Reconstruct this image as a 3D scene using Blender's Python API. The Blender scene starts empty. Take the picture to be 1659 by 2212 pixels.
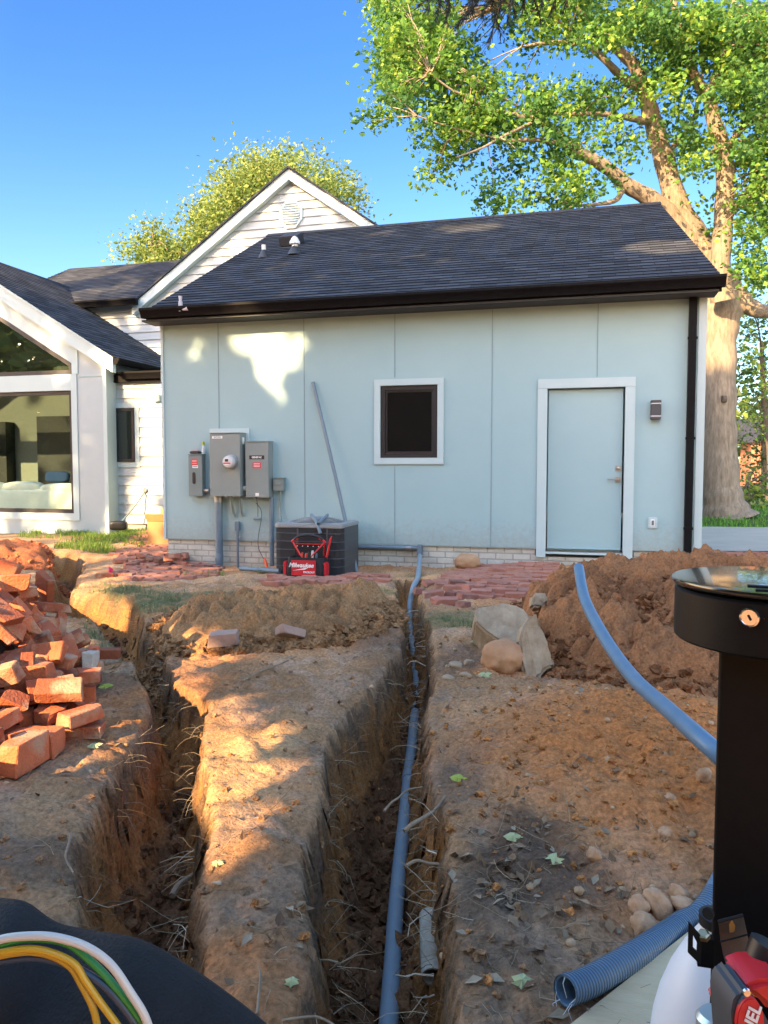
import bpy, bmesh, math, random
import numpy as np
from mathutils import Vector, Matrix, Quaternion, noise as mnoise

# ------------------------------------------------------------------ camera, sky, sun, exposure
SC = bpy.context.scene
COL = SC.collection
R = random.Random(11)
NR = np.random.default_rng(11)
FPX, CX, CY, EYE = 1661.0, 829.5, 1106.0, 1.09       # photo measured at 1659 x 2212
YAW, PITCH = math.radians(14.7), math.radians(3.4)
cam_d = bpy.data.cameras.new('camera')
cam = bpy.data.objects.new('camera', cam_d)
COL.objects.link(cam)
cam.location = (0, 0, EYE)
cam.rotation_euler = (math.pi / 2 - PITCH, 0, YAW)
cam_d.sensor_fit = 'VERTICAL'
cam_d.sensor_height = 36.0
cam_d.lens = 36.0 * FPX / 2212.0
cam_d.clip_start = 0.05
cam_d.clip_end = 600
SC.camera = cam

SUN = Vector((-0.36, -0.84, 0.42)).normalized()      # towards the sun
world = bpy.data.worlds.new('World')
SC.world = world
world.use_nodes = True
wn = world.node_tree
sky = wn.nodes.new('ShaderNodeTexSky')
sky.sky_type = 'NISHITA'
sky.sun_disc = False
sky.sun_elevation = math.asin(SUN.z)
sky.sun_rotation = math.atan2(SUN.x, SUN.y)
sky.air_density = 1.0
sky.dust_density = 0.6
sky.ozone_density = 2.2
bg = wn.nodes['Background']
bg.inputs['Strength'].default_value = 0.15
hsv = wn.nodes.new('ShaderNodeHueSaturation')
hsv.inputs['Saturation'].default_value = 1.12
wn.links.new(sky.outputs['Color'], hsv.inputs['Color'])
# sky boosted and warmed on the sun's side to fill the shade, dimmed opposite
wtc = wn.nodes.new('ShaderNodeTexCoord')
vdot = wn.nodes.new('ShaderNodeVectorMath')
vdot.operation = 'DOT_PRODUCT'
anti = Vector((-SUN.x, -SUN.y, 0)).normalized()
vdot.inputs[1].default_value = anti
wn.links.new(wtc.outputs['Generated'], vdot.inputs[0])
side = wn.nodes.new('ShaderNodeMapRange')
side.interpolation_type = 'SMOOTHSTEP'
side.inputs['From Min'].default_value = -0.05
side.inputs['From Max'].default_value = 0.42
wn.links.new(vdot.outputs['Value'], side.inputs['Value'])
glow = wn.nodes.new('ShaderNodeMix')
glow.data_type = 'RGBA'
glow.inputs['A'].default_value = (2.5, 1.95, 1.58, 1)
glow.inputs['B'].default_value = (.275, .41, .585, 1)
wn.links.new(side.outputs['Result'], glow.inputs['Factor'])
tint = wn.nodes.new('ShaderNodeMix')
tint.data_type = 'RGBA'
tint.blend_type = 'MULTIPLY'
tint.inputs['Factor'].default_value = 1.0
wn.links.new(glow.outputs['Result'], tint.inputs['B'])
wn.links.new(hsv.outputs['Color'], tint.inputs['A'])
# and paler low down
wsep = wn.nodes.new('ShaderNodeSeparateXYZ')
wn.links.new(wtc.outputs['Generated'], wsep.inputs[0])
low = wn.nodes.new('ShaderNodeMapRange')
low.interpolation_type = 'SMOOTHSTEP'
low.inputs['From Min'].default_value = 0.12
low.inputs['From Max'].default_value = 0.50
wn.links.new(wsep.outputs['Z'], low.inputs['Value'])
pale = wn.nodes.new('ShaderNodeMix')
pale.data_type = 'RGBA'
pale.inputs['A'].default_value = (1.85, 1.36, 1.0, 1)
pale.inputs['B'].default_value = (1, 1, 1, 1)
wn.links.new(low.outputs['Result'], pale.inputs['Factor'])
tint2 = wn.nodes.new('ShaderNodeMix')
tint2.data_type = 'RGBA'
tint2.blend_type = 'MULTIPLY'
tint2.inputs['Factor'].default_value = 1.0
wn.links.new(tint.outputs['Result'], tint2.inputs['A'])
wn.links.new(pale.outputs['Result'], tint2.inputs['B'])
wn.links.new(tint2.outputs['Result'], bg.inputs['Color'])
sun_d = bpy.data.lights.new('sun', 'SUN')
sun_d.energy = 4.8
sun_d.angle = math.radians(0.5)
sun_d.color = (1.0, 0.67, 0.34)
sun = bpy.data.objects.new('sun', sun_d)
COL.objects.link(sun)
sun.rotation_euler = (-SUN).to_track_quat('-Z', 'Y').to_euler()
sun.location = (-20, -20, 20)
SC.view_settings.view_transform = 'Standard'
SC.view_settings.look = 'None'
SC.view_settings.gamma = 1.0
SC.view_settings.exposure = 2.0
SC.cycles.max_bounces = 8
SC.cycles.transparent_max_bounces = 12
SC.cycles.use_denoising = True

# ------------------------------------------------------------------ measuring: photo pixel -> point of the place
CAMF = np.array([-math.sin(YAW) * math.cos(PITCH), math.cos(YAW) * math.cos(PITCH), -math.sin(PITCH)])
CAMR = np.array([math.cos(YAW), math.sin(YAW), 0.0])
CAMU = np.cross(CAMR, CAMF)
CAMC = np.array([0, 0, EYE])

def ray(u, v):
    return CAMF + (u - CX) / FPX * CAMR - (v - CY) / FPX * CAMU

def at(u, v, D):                 # at camera depth D
    return CAMC + ray(u, v) * D

def on_y(u, v, Y):               # on an upright plane along the facade
    d = ray(u, v)
    return CAMC + d * (Y / d[1])

def on_z(u, v, Z):               # on a level plane
    d = ray(u, v)
    return CAMC + d * ((Z - EYE) / d[2])

def depth_of(p):
    return float(np.dot(np.array(p) - CAMC, CAMF))

# ------------------------------------------------------------------ helpers: meshes, things, materials
def lin(c):
    return tuple(c) + (1.0,)

def mat(name, col, rough=0.6, metal=0.0, col2=None, nscale=8.0, bump=0.0, bscale=40.0, detail=6.0, coat=0.0, spec=0.5,
        stretch=None, contrast=0.5):
    m = bpy.data.materials.new(name)
    m.use_nodes = True
    nt = m.node_tree
    b = nt.nodes['Principled BSDF']
    b.inputs['Base Color'].default_value = lin(col)
    b.inputs['Roughness'].default_value = rough
    b.inputs['Metallic'].default_value = metal
    b.inputs['Coat Weight'].default_value = coat
    b.inputs['Specular IOR Level'].default_value = spec
    tc = nt.nodes.new('ShaderNodeTexCoord')
    vec = tc.outputs['Object']
    if stretch:
        mp = nt.nodes.new('ShaderNodeMapping')
        mp.inputs['Scale'].default_value = stretch
        nt.links.new(vec, mp.inputs['Vector'])
        vec = mp.outputs['Vector']
    if col2 is not None:
        n = nt.nodes.new('ShaderNodeTexNoise')
        n.inputs['Scale'].default_value = nscale
        n.inputs['Detail'].default_value = detail
        n.inputs['Roughness'].default_value = 0.65
        nt.links.new(vec, n.inputs['Vector'])
        r = nt.nodes.new('ShaderNodeValToRGB')
        r.color_ramp.elements[0].position = 0.5 - contrast * 0.4
        r.color_ramp.elements[1].position = 0.5 + contrast * 0.4
        r.color_ramp.elements[0].color = lin(col)
        r.color_ramp.elements[1].color = lin(col2)
        nt.links.new(n.outputs['Fac'], r.inputs['Fac'])
        nt.links.new(r.outputs['Color'], b.inputs['Base Color'])
    if bump:
        n2 = nt.nodes.new('ShaderNodeTexNoise')
        n2.inputs['Scale'].default_value = bscale
        n2.inputs['Detail'].default_value = 5.0
        nt.links.new(vec, n2.inputs['Vector'])
        bp = nt.nodes.new('ShaderNodeBump')
        bp.inputs['Strength'].default_value = bump
        bp.inputs['Distance'].default_value = 0.01
        nt.links.new(n2.outputs['Fac'], bp.inputs['Height'])
        nt.links.new(bp.outputs['Normal'], b.inputs['Normal'])
    return m

def attr_mat(name, rough=0.9, bump=0.5, bscale=60.0, vary=0.35, vscale=30.0, spec=0.3, translucent=0.0, obj_random=0.0, bdist=0.01):
    """colour comes from the 'Col' attribute, broken up by noise"""
    m = bpy.data.materials.new(name)
    m.use_nodes = True
    nt = m.node_tree
    b = nt.nodes['Principled BSDF']
    b.inputs['Roughness'].default_value = rough
    b.inputs['Specular IOR Level'].default_value = spec
    at_ = nt.nodes.new('ShaderNodeAttribute')
    at_.attribute_name = 'Col'
    colour = at_.outputs['Color']
    tc = nt.nodes.new('ShaderNodeTexCoord')
    if vary:
        n = nt.nodes.new('ShaderNodeTexNoise')
        n.inputs['Scale'].default_value = vscale
        n.inputs['Detail'].default_value = 8
        n.inputs['Roughness'].default_value = 0.7
        nt.links.new(tc.outputs['Object'], n.inputs['Vector'])
        mr = nt.nodes.new('ShaderNodeMapRange')
        mr.inputs['From Min'].default_value = 0.3
        mr.inputs['From Max'].default_value = 0.7
        mr.inputs['To Min'].default_value = 1.0 - vary
        mr.inputs['To Max'].default_value = 1.0 + vary
        nt.links.new(n.outputs['Fac'], mr.inputs['Value'])
        mx = nt.nodes.new('ShaderNodeMix')
        mx.data_type = 'RGBA'
        mx.blend_type = 'MULTIPLY'
        mx.inputs['Factor'].default_value = 1.0
        nt.links.new(colour, mx.inputs['A'])
        nt.links.new(mr.outputs['Result'], mx.inputs['B'])
        colour = mx.outputs['Result']
    nt.links.new(colour, b.inputs['Base Color'])
    if bump:
        n2 = nt.nodes.new('ShaderNodeTexNoise')
        n2.inputs['Scale'].default_value = bscale
        n2.inputs['Detail'].default_value = 8
        n2.inputs['Roughness'].default_value = 0.65
        nt.links.new(tc.outputs['Object'], n2.inputs['Vector'])
        bp = nt.nodes.new('ShaderNodeBump')
        bp.inputs['Strength'].default_value = bump
        bp.inputs['Distance'].default_value = bdist
        nt.links.new(n2.outputs['Fac'], bp.inputs['Height'])
        nt.links.new(bp.outputs['Normal'], b.inputs['Normal'])
    if translucent:
        t = nt.nodes.new('ShaderNodeBsdfTranslucent')
        nt.links.new(colour, t.inputs['Color'])
        ms = nt.nodes.new('ShaderNodeMixShader')
        ms.inputs[0].default_value = translucent
        nt.links.new(b.outputs[0], ms.inputs[1])
        nt.links.new(t.outputs[0], ms.inputs[2])
        nt.links.new(ms.outputs[0], nt.nodes['Material Output'].inputs['Surface'])
    return m

def base_of(parent):
    p = Vector((0, 0, 0))
    while parent is not None:
        p += parent.location
        parent = parent.parent
    return p

def link(name, me, parent=None):
    o = bpy.data.objects.new(name, me)
    COL.objects.link(o)
    if parent is not None:
        o.parent = parent
    return o

def np_mesh(name, V, F, material, parent=None, smooth=False, col=None, uv=None):
    """fast mesh from arrays; F is (n,k); col is per-vertex rgb"""
    V = np.asarray(V, dtype=np.float32)
    F = np.asarray(F, dtype=np.int32)
    b = base_of(parent)
    V = V - np.array(b, dtype=np.float32)
    me = bpy.data.meshes.new(name)
    me.vertices.add(len(V))
    me.vertices.foreach_set('co', V.ravel())
    n, k = F.shape
    me.loops.add(n * k)
    me.loops.foreach_set('vertex_index', F.ravel())
    me.polygons.add(n)
    me.polygons.foreach_set('loop_start', np.arange(0, n * k, k, dtype=np.int32))
    me.polygons.foreach_set('loop_total', np.full(n, k, dtype=np.int32))
    me.polygons.foreach_set('use_smooth', np.full(n, smooth))
    me.update(calc_edges=True)
    if col is not None:
        a = me.color_attributes.new('Col', 'FLOAT_COLOR', 'POINT')
        c = np.ones((len(V), 4), dtype=np.float32)
        c[:, :3] = col
        a.data.foreach_set('color', c.ravel())
    me.materials.append(material)
    me.validate()
    return link(name, me, parent)

class MB:
    def __init__(s):
        s.v, s.f = [], []

    def add(s, vs, fs):
        n = len(s.v)
        s.v += [tuple(float(q) for q in p) for p in vs]
        s.f += [tuple(i + n for i in f) for f in fs]
        return s

    def box(s, c, d, rot=None):
        hx, hy, hz = d[0] / 2, d[1] / 2, d[2] / 2
        vs = [Vector((x, y, z)) for x in (-hx, hx) for y in (-hy, hy) for z in (-hz, hz)]
        if rot is not None:
            vs = [rot @ p for p in vs]
        c = Vector(c)
        return s.add([p + c for p in vs], [(0, 1, 3, 2), (4, 6, 7, 5), (0, 4, 5, 1), (2, 3, 7, 6), (0, 2, 6, 4), (1, 5, 7, 3)])

    def box2(s, a, b):
        return s.box([(a[i] + b[i]) / 2 for i in range(3)], [abs(b[i] - a[i]) for i in range(3)])

    def tube(s, pts, r, seg=10, caps=True):
        pts = [Vector(p) for p in pts]
        n = len(pts)
        rs = list(r) if isinstance(r, (list, tuple)) else [r] * n
        up = None
        rings = []
        for i in range(n):
            t = (pts[min(i + 1, n - 1)] - pts[max(i - 1, 0)])
            t = t.normalized() if t.length > 1e-9 else Vector((0, 0, 1))
            if up is None:
                up = t.orthogonal().normalized()
            up = up - t * up.dot(t)
            up = up.normalized() if up.length > 1e-6 else t.orthogonal().normalized()
            w = t.cross(up)
            rings.append([pts[i] + (up * math.cos(2 * math.pi * k / seg) + w * math.sin(2 * math.pi * k / seg)) * rs[i] for k in range(seg)])
        vs = [p for ring in rings for p in ring]
        fs = [(i * seg + k, i * seg + (k + 1) % seg, (i + 1) * seg + (k + 1) % seg, (i + 1) * seg + k) for i in range(n - 1) for k in range(seg)]
        if caps:
            fs.append(tuple(reversed(range(seg))))
            fs.append(tuple((n - 1) * seg + k for k in range(seg)))
        return s.add(vs, fs)

    def pipe(s, pts, r, wall=0.15, seg=16):
        """open-ended hollow pipe"""
        s.tube(pts, r, seg, caps=False)
        inner = MB().tube(pts, r * (1 - wall), seg, caps=False)
        n0 = len(s.v)
        s.add(inner.v, [tuple(reversed(f)) for f in inner.f])
        a, n = n0 - len(inner.v), len(inner.v)
        for e in (0, n - seg):
            for k in range(seg):
                q = (a + e + k, n0 + e + k, n0 + e + (k + 1) % seg, a + e + (k + 1) % seg)
                s.f.append(q if e == 0 else tuple(reversed(q)))
        return s

    def lathe(s, prof, c, seg=24, axis=(0, 0, 1)):
        """profile [(radius, height)] around axis through c, capped"""
        ax = Vector(axis).normalized()
        u = ax.orthogonal().normalized() if abs(ax.z) < 0.99 else Vector((1, 0, 0))
        w = ax.cross(u)
        c = Vector(c)
        vs = [c + ax * h + (u * math.cos(2 * math.pi * k / seg) + w * math.sin(2 * math.pi * k / seg)) * r for r, h in prof for k in range(seg)]
        n = len(prof)
        fs = [(i * seg + k, i * seg + (k + 1) % seg, (i + 1) * seg + (k + 1) % seg, (i + 1) * seg + k) for i in range(n - 1) for k in range(seg)]
        fs.append(tuple(reversed(range(seg))))
        fs.append(tuple((n - 1) * seg + k for k in range(seg)))
        return s.add(vs, fs)

    def prism(s, poly, vec):
        vec = Vector(vec)
        p = [Vector(q) for q in poly]
        n = len(p)
        fs = [tuple(reversed(range(n))), tuple(n + i for i in range(n))]
        fs += [(i, (i + 1) % n, n + (i + 1) % n, n + i) for i in range(n)]
        return s.add(p + [q + vec for q in p], fs)

    def build(s, name, material, parent=None, bevel=0.0, smooth=False, angle=35, segs=2):
        b = base_of(parent)
        me = bpy.data.meshes.new(name)
        me.from_pydata([(p[0] - b.x, p[1] - b.y, p[2] - b.z) for p in s.v], [], s.f)
        bm = bmesh.new()
        bm.from_mesh(me)
        bmesh.ops.remove_doubles(bm, verts=bm.verts, dist=1e-6)
        bmesh.ops.recalc_face_normals(bm, faces=bm.faces)
        if bevel:
            es = [e for e in bm.edges if len(e.link_faces) == 2 and e.calc_face_angle(0) > math.radians(angle)]
            bmesh.ops.bevel(bm, geom=es, offset=bevel, segments=segs, affect='EDGES', clamp_overlap=True)
        bm.to_mesh(me)
        bm.free()
        if smooth or bevel:
            me.polygons.foreach_set('use_smooth', [True] * len(me.polygons))
            me.set_sharp_from_angle(angle=math.radians(angle))
        me.materials.append(material)
        return link(name, me, parent)

def tag(o, label, cat, group=None, kind=None):
    if label:
        o['label'] = label
    if cat:
        o['category'] = cat
    if group:
        o['group'] = group
    if kind:
        o['kind'] = kind
    return o

def thing(name, label, cat, loc, group=None):
    o = bpy.data.objects.new(name, None)
    COL.objects.link(o)
    o.empty_display_size = 0.2
    o.location = Vector([float(q) for q in loc])
    return tag(o, label, cat, group)

def text_mesh(name, body, size, material, parent, M, depth=0.0006, shear=0.0, bold=0.0):
    """lettering as a mesh; M maps the text plane (x right, y up, z out) to the place"""
    c = bpy.data.curves.new(name, 'FONT')
    c.body = body
    c.size = size
    c.align_x, c.align_y = 'CENTER', 'CENTER'
    c.extrude = depth
    c.shear = shear
    c.offset = bold
    tmp = bpy.data.objects.new(name + '_tmp', c)
    COL.objects.link(tmp)
    bpy.context.view_layer.update()
    me = bpy.data.meshes.new_from_object(tmp)
    bpy.data.objects.remove(tmp)
    bpy.data.curves.remove(c)
    me.transform(Matrix.Translation(-base_of(parent)) @ M)
    me.materials.clear()
    me.materials.append(material)
    return link(name, me, parent)

def frame(origin, right, up):
    r = Vector(right).normalized()
    u = Vector(up)
    u = (u - r * u.dot(r)).normalized()
    n = r.cross(u)
    M = Matrix((r, u, n)).transposed().to_4x4()
    M.translation = Vector(origin)
    return M

# ------------------------------------------------------------------ numpy noise
_perm = NR.random(1 << 16)

def _h(ix, iy, s=0):
    return _perm[(ix * 73856093 ^ iy * 19349663 ^ (s * 83492791 + 977)) & 0xFFFF]

def vnoise(x, y, s=0):
    ix, iy = np.floor(x).astype(np.int64), np.floor(y).astype(np.int64)
    fx, fy = x - ix, y - iy
    fx, fy = fx * fx * (3 - 2 * fx), fy * fy * (3 - 2 * fy)
    a, b, c, d = _h(ix, iy, s), _h(ix + 1, iy, s), _h(ix, iy + 1, s), _h(ix + 1, iy + 1, s)
    return (a * (1 - fx) + b * fx) * (1 - fy) + (c * (1 - fx) + d * fx) * fy - 0.5

def fbm(x, y, octaves=5, s=0, gain=0.5):
    t, a = 0.0, 1.0
    for o in range(octaves):
        t = t + a * vnoise(x + 17.3 * o, y - 9.1 * o, s + o)
        x, y, a = x * 2.03, y * 2.03, a * gain
    return t

def worley(x, y, s=0):
    ix, iy = np.floor(x).astype(np.int64), np.floor(y).astype(np.int64)
    best = np.full(x.shape, 9.0)
    for dx in (-1, 0, 1):
        for dy in (-1, 0, 1):
            jx, jy = ix + dx, iy + dy
            px, py = jx + _h(jx, jy, s + 31), jy + _h(jx, jy, s + 57)
            best = np.minimum(best, (x - px) ** 2 + (y - py) ** 2)
    return np.sqrt(best)

def clods(x, y, size, s=0):
    """rounded lumps of varying height"""
    w = worley(x / size, y / size, s)
    return np.clip(1 - (w / 0.75) ** 2, 0, 1)

def sstep(a, b, x):
    t = np.clip((x - a) / (b - a), 0, 1)
    return t * t * (3 - 2 * t)

def poly_sd(x, y, poly):
    """signed distance to a closed polygon, positive inside"""
    d = np.full(x.shape, 1e9)
    ins = np.zeros(x.shape, dtype=bool)
    n = len(poly)
    for i in range(n):
        ax, ay = poly[i]
        bx, by = poly[(i + 1) % n]
        ex, ey = bx - ax, by - ay
        L = ex * ex + ey * ey + 1e-12
        t = np.clip(((x - ax) * ex + (y - ay) * ey) / L, 0, 1)
        d = np.minimum(d, (x - ax - t * ex) ** 2 + (y - ay - t * ey) ** 2)
        c = ((ay > y) != (by > y)) & (x < (bx - ax) * (y - ay) / ((by - ay) if by != ay else 1e-9) + ax)
        ins ^= c
    d = np.sqrt(d)
    return np.where(ins, d, -d)

# ------------------------------------------------------------------ the ground: levels, trenches, spoil
LEVELS = np.array([(0, 0, -.12), (-3, 0, -.12), (3, 0, -.10), (0, 3, -.12), (-2, 3, -.12), (0, 5, -.12), (-3, 5, -.16), (2, 5, -.10),
                   (-5.7, 9.6, -.30), (-3.5, 9.6, -.27), (-1.8, 9.6, -.19), (-.3, 9.6, -.12), (1.3, 9.6, -.10), (-8.5, 12.2, -.16),
                   (-7, 12.4, -.06), (-12, 12, -.20), (-6.2, 10.5, -.24), (3, 10, -.06), (3, 20, -.05), (-7, 6, -.2), (8, 10, -.05), (-20, 12, -.25),
                   (20, 20, -.05), (-20, 40, 0), (20, 60, .0), (0, 30, -.05), (0, -20, -.1), (-20, -20, -.1), (20, -20, -.1)])

def level(x, y):
    num, den = 0.0, 0.0
    for a, b, c in LEVELS:
        w = 1.0 / ((x - a) ** 2 + (y - b) ** 2 + 0.35) ** 1.6
        num, den = num + w * c, den + w
    return num / den

def ground_poly(px, z=-0.12):
    return [tuple(on_z(u, v, z)[:2]) for u, v in px]

T1 = ground_poly([(862, 1236), (862, 1262), (872, 1312), (878, 1385), (862, 1415), (845, 1440), (818, 1462), (790, 1491), (762, 1528), (735, 1570),
                  (722, 1603), (712, 1660), (706, 1725), (706, 1772), (690, 1869), (705, 1943), (722, 2010), (716, 2060), (700, 2120), (680, 2212), (660, 2400), (600, 3300),
                  (985, 3300), (930, 2400), (934, 2209), (932, 2131), (951, 2037), (945, 1943), (948, 1869), (955, 1787), (930, 1750), (918, 1700), (912, 1613),
                  (914, 1538), (918, 1478), (924, 1413), (921, 1360), (909, 1313), (899, 1272), (905, 1236)])
T2 = ground_poly([(280, 1275), (300, 1310), (318, 1335), (337, 1368), (356, 1417), (362, 1462), (375, 1484), (446, 1503), (450, 1515), (431, 1575),
                  (422, 1627), (424, 1728), (427, 1787), (420, 1881), (412, 1956), (404, 2010), (390, 2100), (360, 2300), (330, 2700),
                  (120, 2700), (190, 2200), (200, 2010), (180, 1950), (165, 1881), (187, 1810), (225, 1770), (245, 1728), (250, 1690), (262, 1631),
                  (285, 1594), (300, 1570), (335, 1515), (322, 1481), (300, 1455), (277, 1402), (248, 1362), (205, 1322), (120, 1312), (96, 1300), (106, 1250), (118, 1215),
                  (109, 1181), (165, 1181), (173, 1200), (158, 1232), (150, 1262)])

SPOIL = [  # centre x, y, radii, height
    ('mid', -2.40, 5.80, .90, 1.22, 0.13), ('door', 0.70, 6.0, 1.22, 1.66, 0.55), ('far', -7.75, 8.8, .85, .85, 0.34)]

def spoil_h(x, y, k):
    _, cx, cy, rx, ry, h = SPOIL[k]
    wob = 0.22 * fbm(x * 1.1, y * 1.1, 3, 40 + k)
    r = np.sqrt(((x - cx) / rx) ** 2 + ((y - cy) / ry) ** 2) + wob
    return h * (1.12 * (1 - r * r) / (1 + 0.55 * np.clip(1 - r, 0, 1)) - 0.04)

def trench_sd(x, y):
    wob = 0.010 * fbm(x * 11, y * 11, 3, 5, .55) + 0.06 * fbm(x * 2.6, y * 2.6, 3, 6)
    return poly_sd(x, y, T1) + wob + .035, poly_sd(x, y, T2) + wob + .03

def terrain(x, y, fine=True, want=False):
    x = np.asarray(x, dtype=float)
    y = np.asarray(y, dtype=float)
    z = level(x, y)
    near = np.exp(-np.clip(np.abs(y - 5) - 5, 0, 99) / 3) * np.exp(-np.clip(np.abs(x + 1.5) - 5, 0, 99) / 3)
    z = z + near * (0.07 * fbm(x * .9, y * .9, 3, 1) + 0.032 * fbm(x * 4, y * 4, 3, 2))
    # flattened spoil on the right bank
    ob = sstep(1.25, .3, np.sqrt(((x - .35) / .95) ** 2 + ((y - 3.3) / 1.15) ** 2))
    z = z + 0.07 * ob
    s1, s2 = trench_sd(x, y)
    out = np.maximum(s1, s2)
    z = z - 0.022 * np.exp(-np.clip(-out, 0, 9) / 0.05) * (out < 0.3)
    if fine:
        z = z + near * (0.030 * fbm(x * 11, y * 11, 4, 3, .6) + .012 * fbm(x * 45, y * 45, 2, 9))
        lump = ob * 0.6 + 0.22
        z = z + near * lump * (0.035 * clods(x, y, .11, 3) ** 2 * (vnoise(x * 3, y * 3, 8) + .5) + 0.022 * clods(x, y, .045, 4) * (vnoise(x * 6, y * 6, 9) + .5))
    def cut(s, D, slope):
        t_ = np.clip(s / slope, 0, 1)
        prof = .65 * t_ * (2 - t_) + .35 * t_
        return D * (0.84 * prof + 0.16 * sstep(slope * .8, slope * 2.2, s)) * (1 + .22 * fbm(x * 2.5, y * 2.5, 3, 12))
    shallow = sstep(9.4, 7.6, y) * .75 + .25
    c1 = cut(s1, 0.58, 0.105) * shallow
    c2 = cut(s2, 0.50, 0.10)
    c = np.maximum(c1, c2)
    z = z - c
    if fine:
        ins = (out > 0.02)
        z = z + ins * (0.05 * clods(x, y, .13, 6) * (vnoise(x * 4, y * 4, 18) + .5) + .03 * fbm(x * 18, y * 18, 4, 20))
    if want:
        return z, out, c, ob
    return z

def H(x, y):
    """top of the ground with the spoil heaps on it"""
    x = np.atleast_1d(np.asarray(x, dtype=float))
    y = np.atleast_1d(np.asarray(y, dtype=float))
    m = np.zeros_like(x)
    for k in range(3):
        m = np.maximum(m, spoil_h(x, y, k))
    return terrain(x, y) + m

def h1(x, y):
    return float(H([x], [y])[0])

def axis(*runs):
    out = []
    for a, b, st in runs:
        out += list(np.arange(a, b - 1e-9, st))
    out.append(runs[-1][1])
    return np.array(out)

gx = np.concatenate([-4.2 - np.geomspace(5.2, 150, 26)[::-1], axis((-9.4, -4.2, .05), (-4.2, 1.9, .016), (1.9, 5, .05)), 5 + np.geomspace(.1, 150, 30)])
gy = np.concatenate([.9 - np.geomspace(.05, 60, 26)[::-1], axis((.9, 5.0, .016), (5.0, 9.8, .028), (9.8, 14, .08)), 14 + np.geomspace(.15, 300, 34)])
X, Y = np.meshgrid(gx, gy)
xs, ys = X.ravel(), Y.ravel()
Z, OUT, CUT, OB = terrain(xs, ys, True, True)
nx, ny = len(gx), len(gy)
# broken faces: the cut walls bulge and cave with depth
wl = np.clip(CUT / .06, 0, 1) * np.clip((.56 - CUT) / .1, 0, 1)
bx_ = fbm(xs * 9 + Z * 21, ys * 9 - Z * 25, 4, 180, .6)
by_ = fbm(xs * 9 - Z * 24, ys * 9 + Z * 20, 4, 190, .6)
xs0, ys0 = xs.copy(), ys.copy()
DX, DY = wl * .042 * bx_, wl * .042 * by_
# soil colours: what the ground is made of, plus lightening painted at the sun patch
def mix3(a, b, t):
    return a * (1 - t[:, None]) + np.array(b) * t[:, None]
n4 = fbm(xs * 1.1 + 5, ys * 1.1, 4, 64) + .5
n1 = fbm(xs * 2.2, ys * 2.2, 4, 60) + .5
n2 = fbm(xs * 7, ys * 7, 4, 61) + .5
gcol = mix3(np.tile(np.array([.33, .175, .083]), (len(xs), 1)), [.47, .275, .14], np.clip(n1, 0, 1))
gcol = mix3(gcol, [.45, .29, .185], .6 * sstep(.45, .75, n2))
gcol = gcol * (.80 + .5 * np.clip(n4, 0, 1))[:, None]
clay = np.clip(OB * (.75 + .6 * n2), 0, 1)
for k in (0, 1):
    clay = np.maximum(clay, sstep(-.18, .05, spoil_h(xs, ys, k)) * .8)
clay = np.maximum(clay, .45 * sstep(.6, .85, fbm(xs * 1.3, ys * 1.3, 3, 66) + .5))
gcol = mix3(gcol, [.53, .20, .064], np.clip(clay, 0, 1))
hx, hy, _ = on_z(1120, 1865, -.1)
hum = sstep(1.2, .5, np.sqrt(((xs - hx) / .22) ** 2 + ((ys - hy) / .26) ** 2) + .6 * fbm(xs * 6, ys * 6, 3, 67))
gcol = mix3(gcol, [.075, .055, .04], .85 * hum)
dk = np.zeros_like(xs)
for u_, v_, rx_, ry_ in ((1060, 2080, .40, .30), (1180, 1960, .25, .25), (980, 1700, .16, .4), (215, 1480, .2, .4), (60, 1850, .3, .2), (1000, 1420, .2, .5), (820, 1380, .25, .5)):
    c_ = on_z(u_, v_, -.12)
    dk = np.maximum(dk, sstep(1.3, .4, np.sqrt(((xs - c_[0]) / rx_) ** 2 + ((ys - c_[1]) / ry_) ** 2) + .7 * fbm(xs * 4, ys * 4, 4, 71)))
gcol = mix3(gcol, [.155, .105, .072], .62 * dk)
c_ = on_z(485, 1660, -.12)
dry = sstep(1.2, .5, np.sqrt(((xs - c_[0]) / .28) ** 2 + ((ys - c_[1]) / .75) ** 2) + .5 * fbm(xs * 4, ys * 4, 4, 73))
gcol = mix3(gcol, [.55, .33, .15], .7 * dry)  # lighter clay tone painted in to brighten the sun patch
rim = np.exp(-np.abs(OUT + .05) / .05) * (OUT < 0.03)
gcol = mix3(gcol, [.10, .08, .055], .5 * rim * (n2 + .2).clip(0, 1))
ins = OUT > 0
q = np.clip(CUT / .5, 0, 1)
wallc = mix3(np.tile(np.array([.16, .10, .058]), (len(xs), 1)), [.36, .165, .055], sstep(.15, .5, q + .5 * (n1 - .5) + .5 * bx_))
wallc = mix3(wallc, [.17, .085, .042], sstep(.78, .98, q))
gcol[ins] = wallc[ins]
def blot(u, v, rx, ry, z=-.2):
    c = on_z(u, v, z)
    return sstep(1.15, .5, np.sqrt(((xs - c[0]) / rx) ** 2 + ((ys - c[1]) / ry) ** 2) + .5 * fbm(xs * 3, ys * 3, 3, 70)) * ~ins
LAWN = [(250, 1160, 1.6, 1.3), (225, 1275, .55, .5), (320, 1290, .8, .5), (300, 1320, .4, .5), (262, 1370, .3, .45), (255, 1400, .25, .4),
        (770, 1280, .9, .28), (500, 1290, .5, .3), (960, 1360, .3, .5), (1000, 1370, .2, .3), (900, 1240, .2, .3), (370, 1390, .25, .4), (345, 1300, .5, .5)]
for u, v, rx, ry in LAWN:
    gcol = mix3(gcol, [.115, .13, .055], .75 * blot(u, v, rx, ry) * np.clip(n2 + .15, 0, 1))
far = sstep(12.5, 14.0, ys) * sstep(1.6, 2.4, xs) + sstep(11.5, 13, ys) * sstep(-5, -6, xs)
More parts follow.
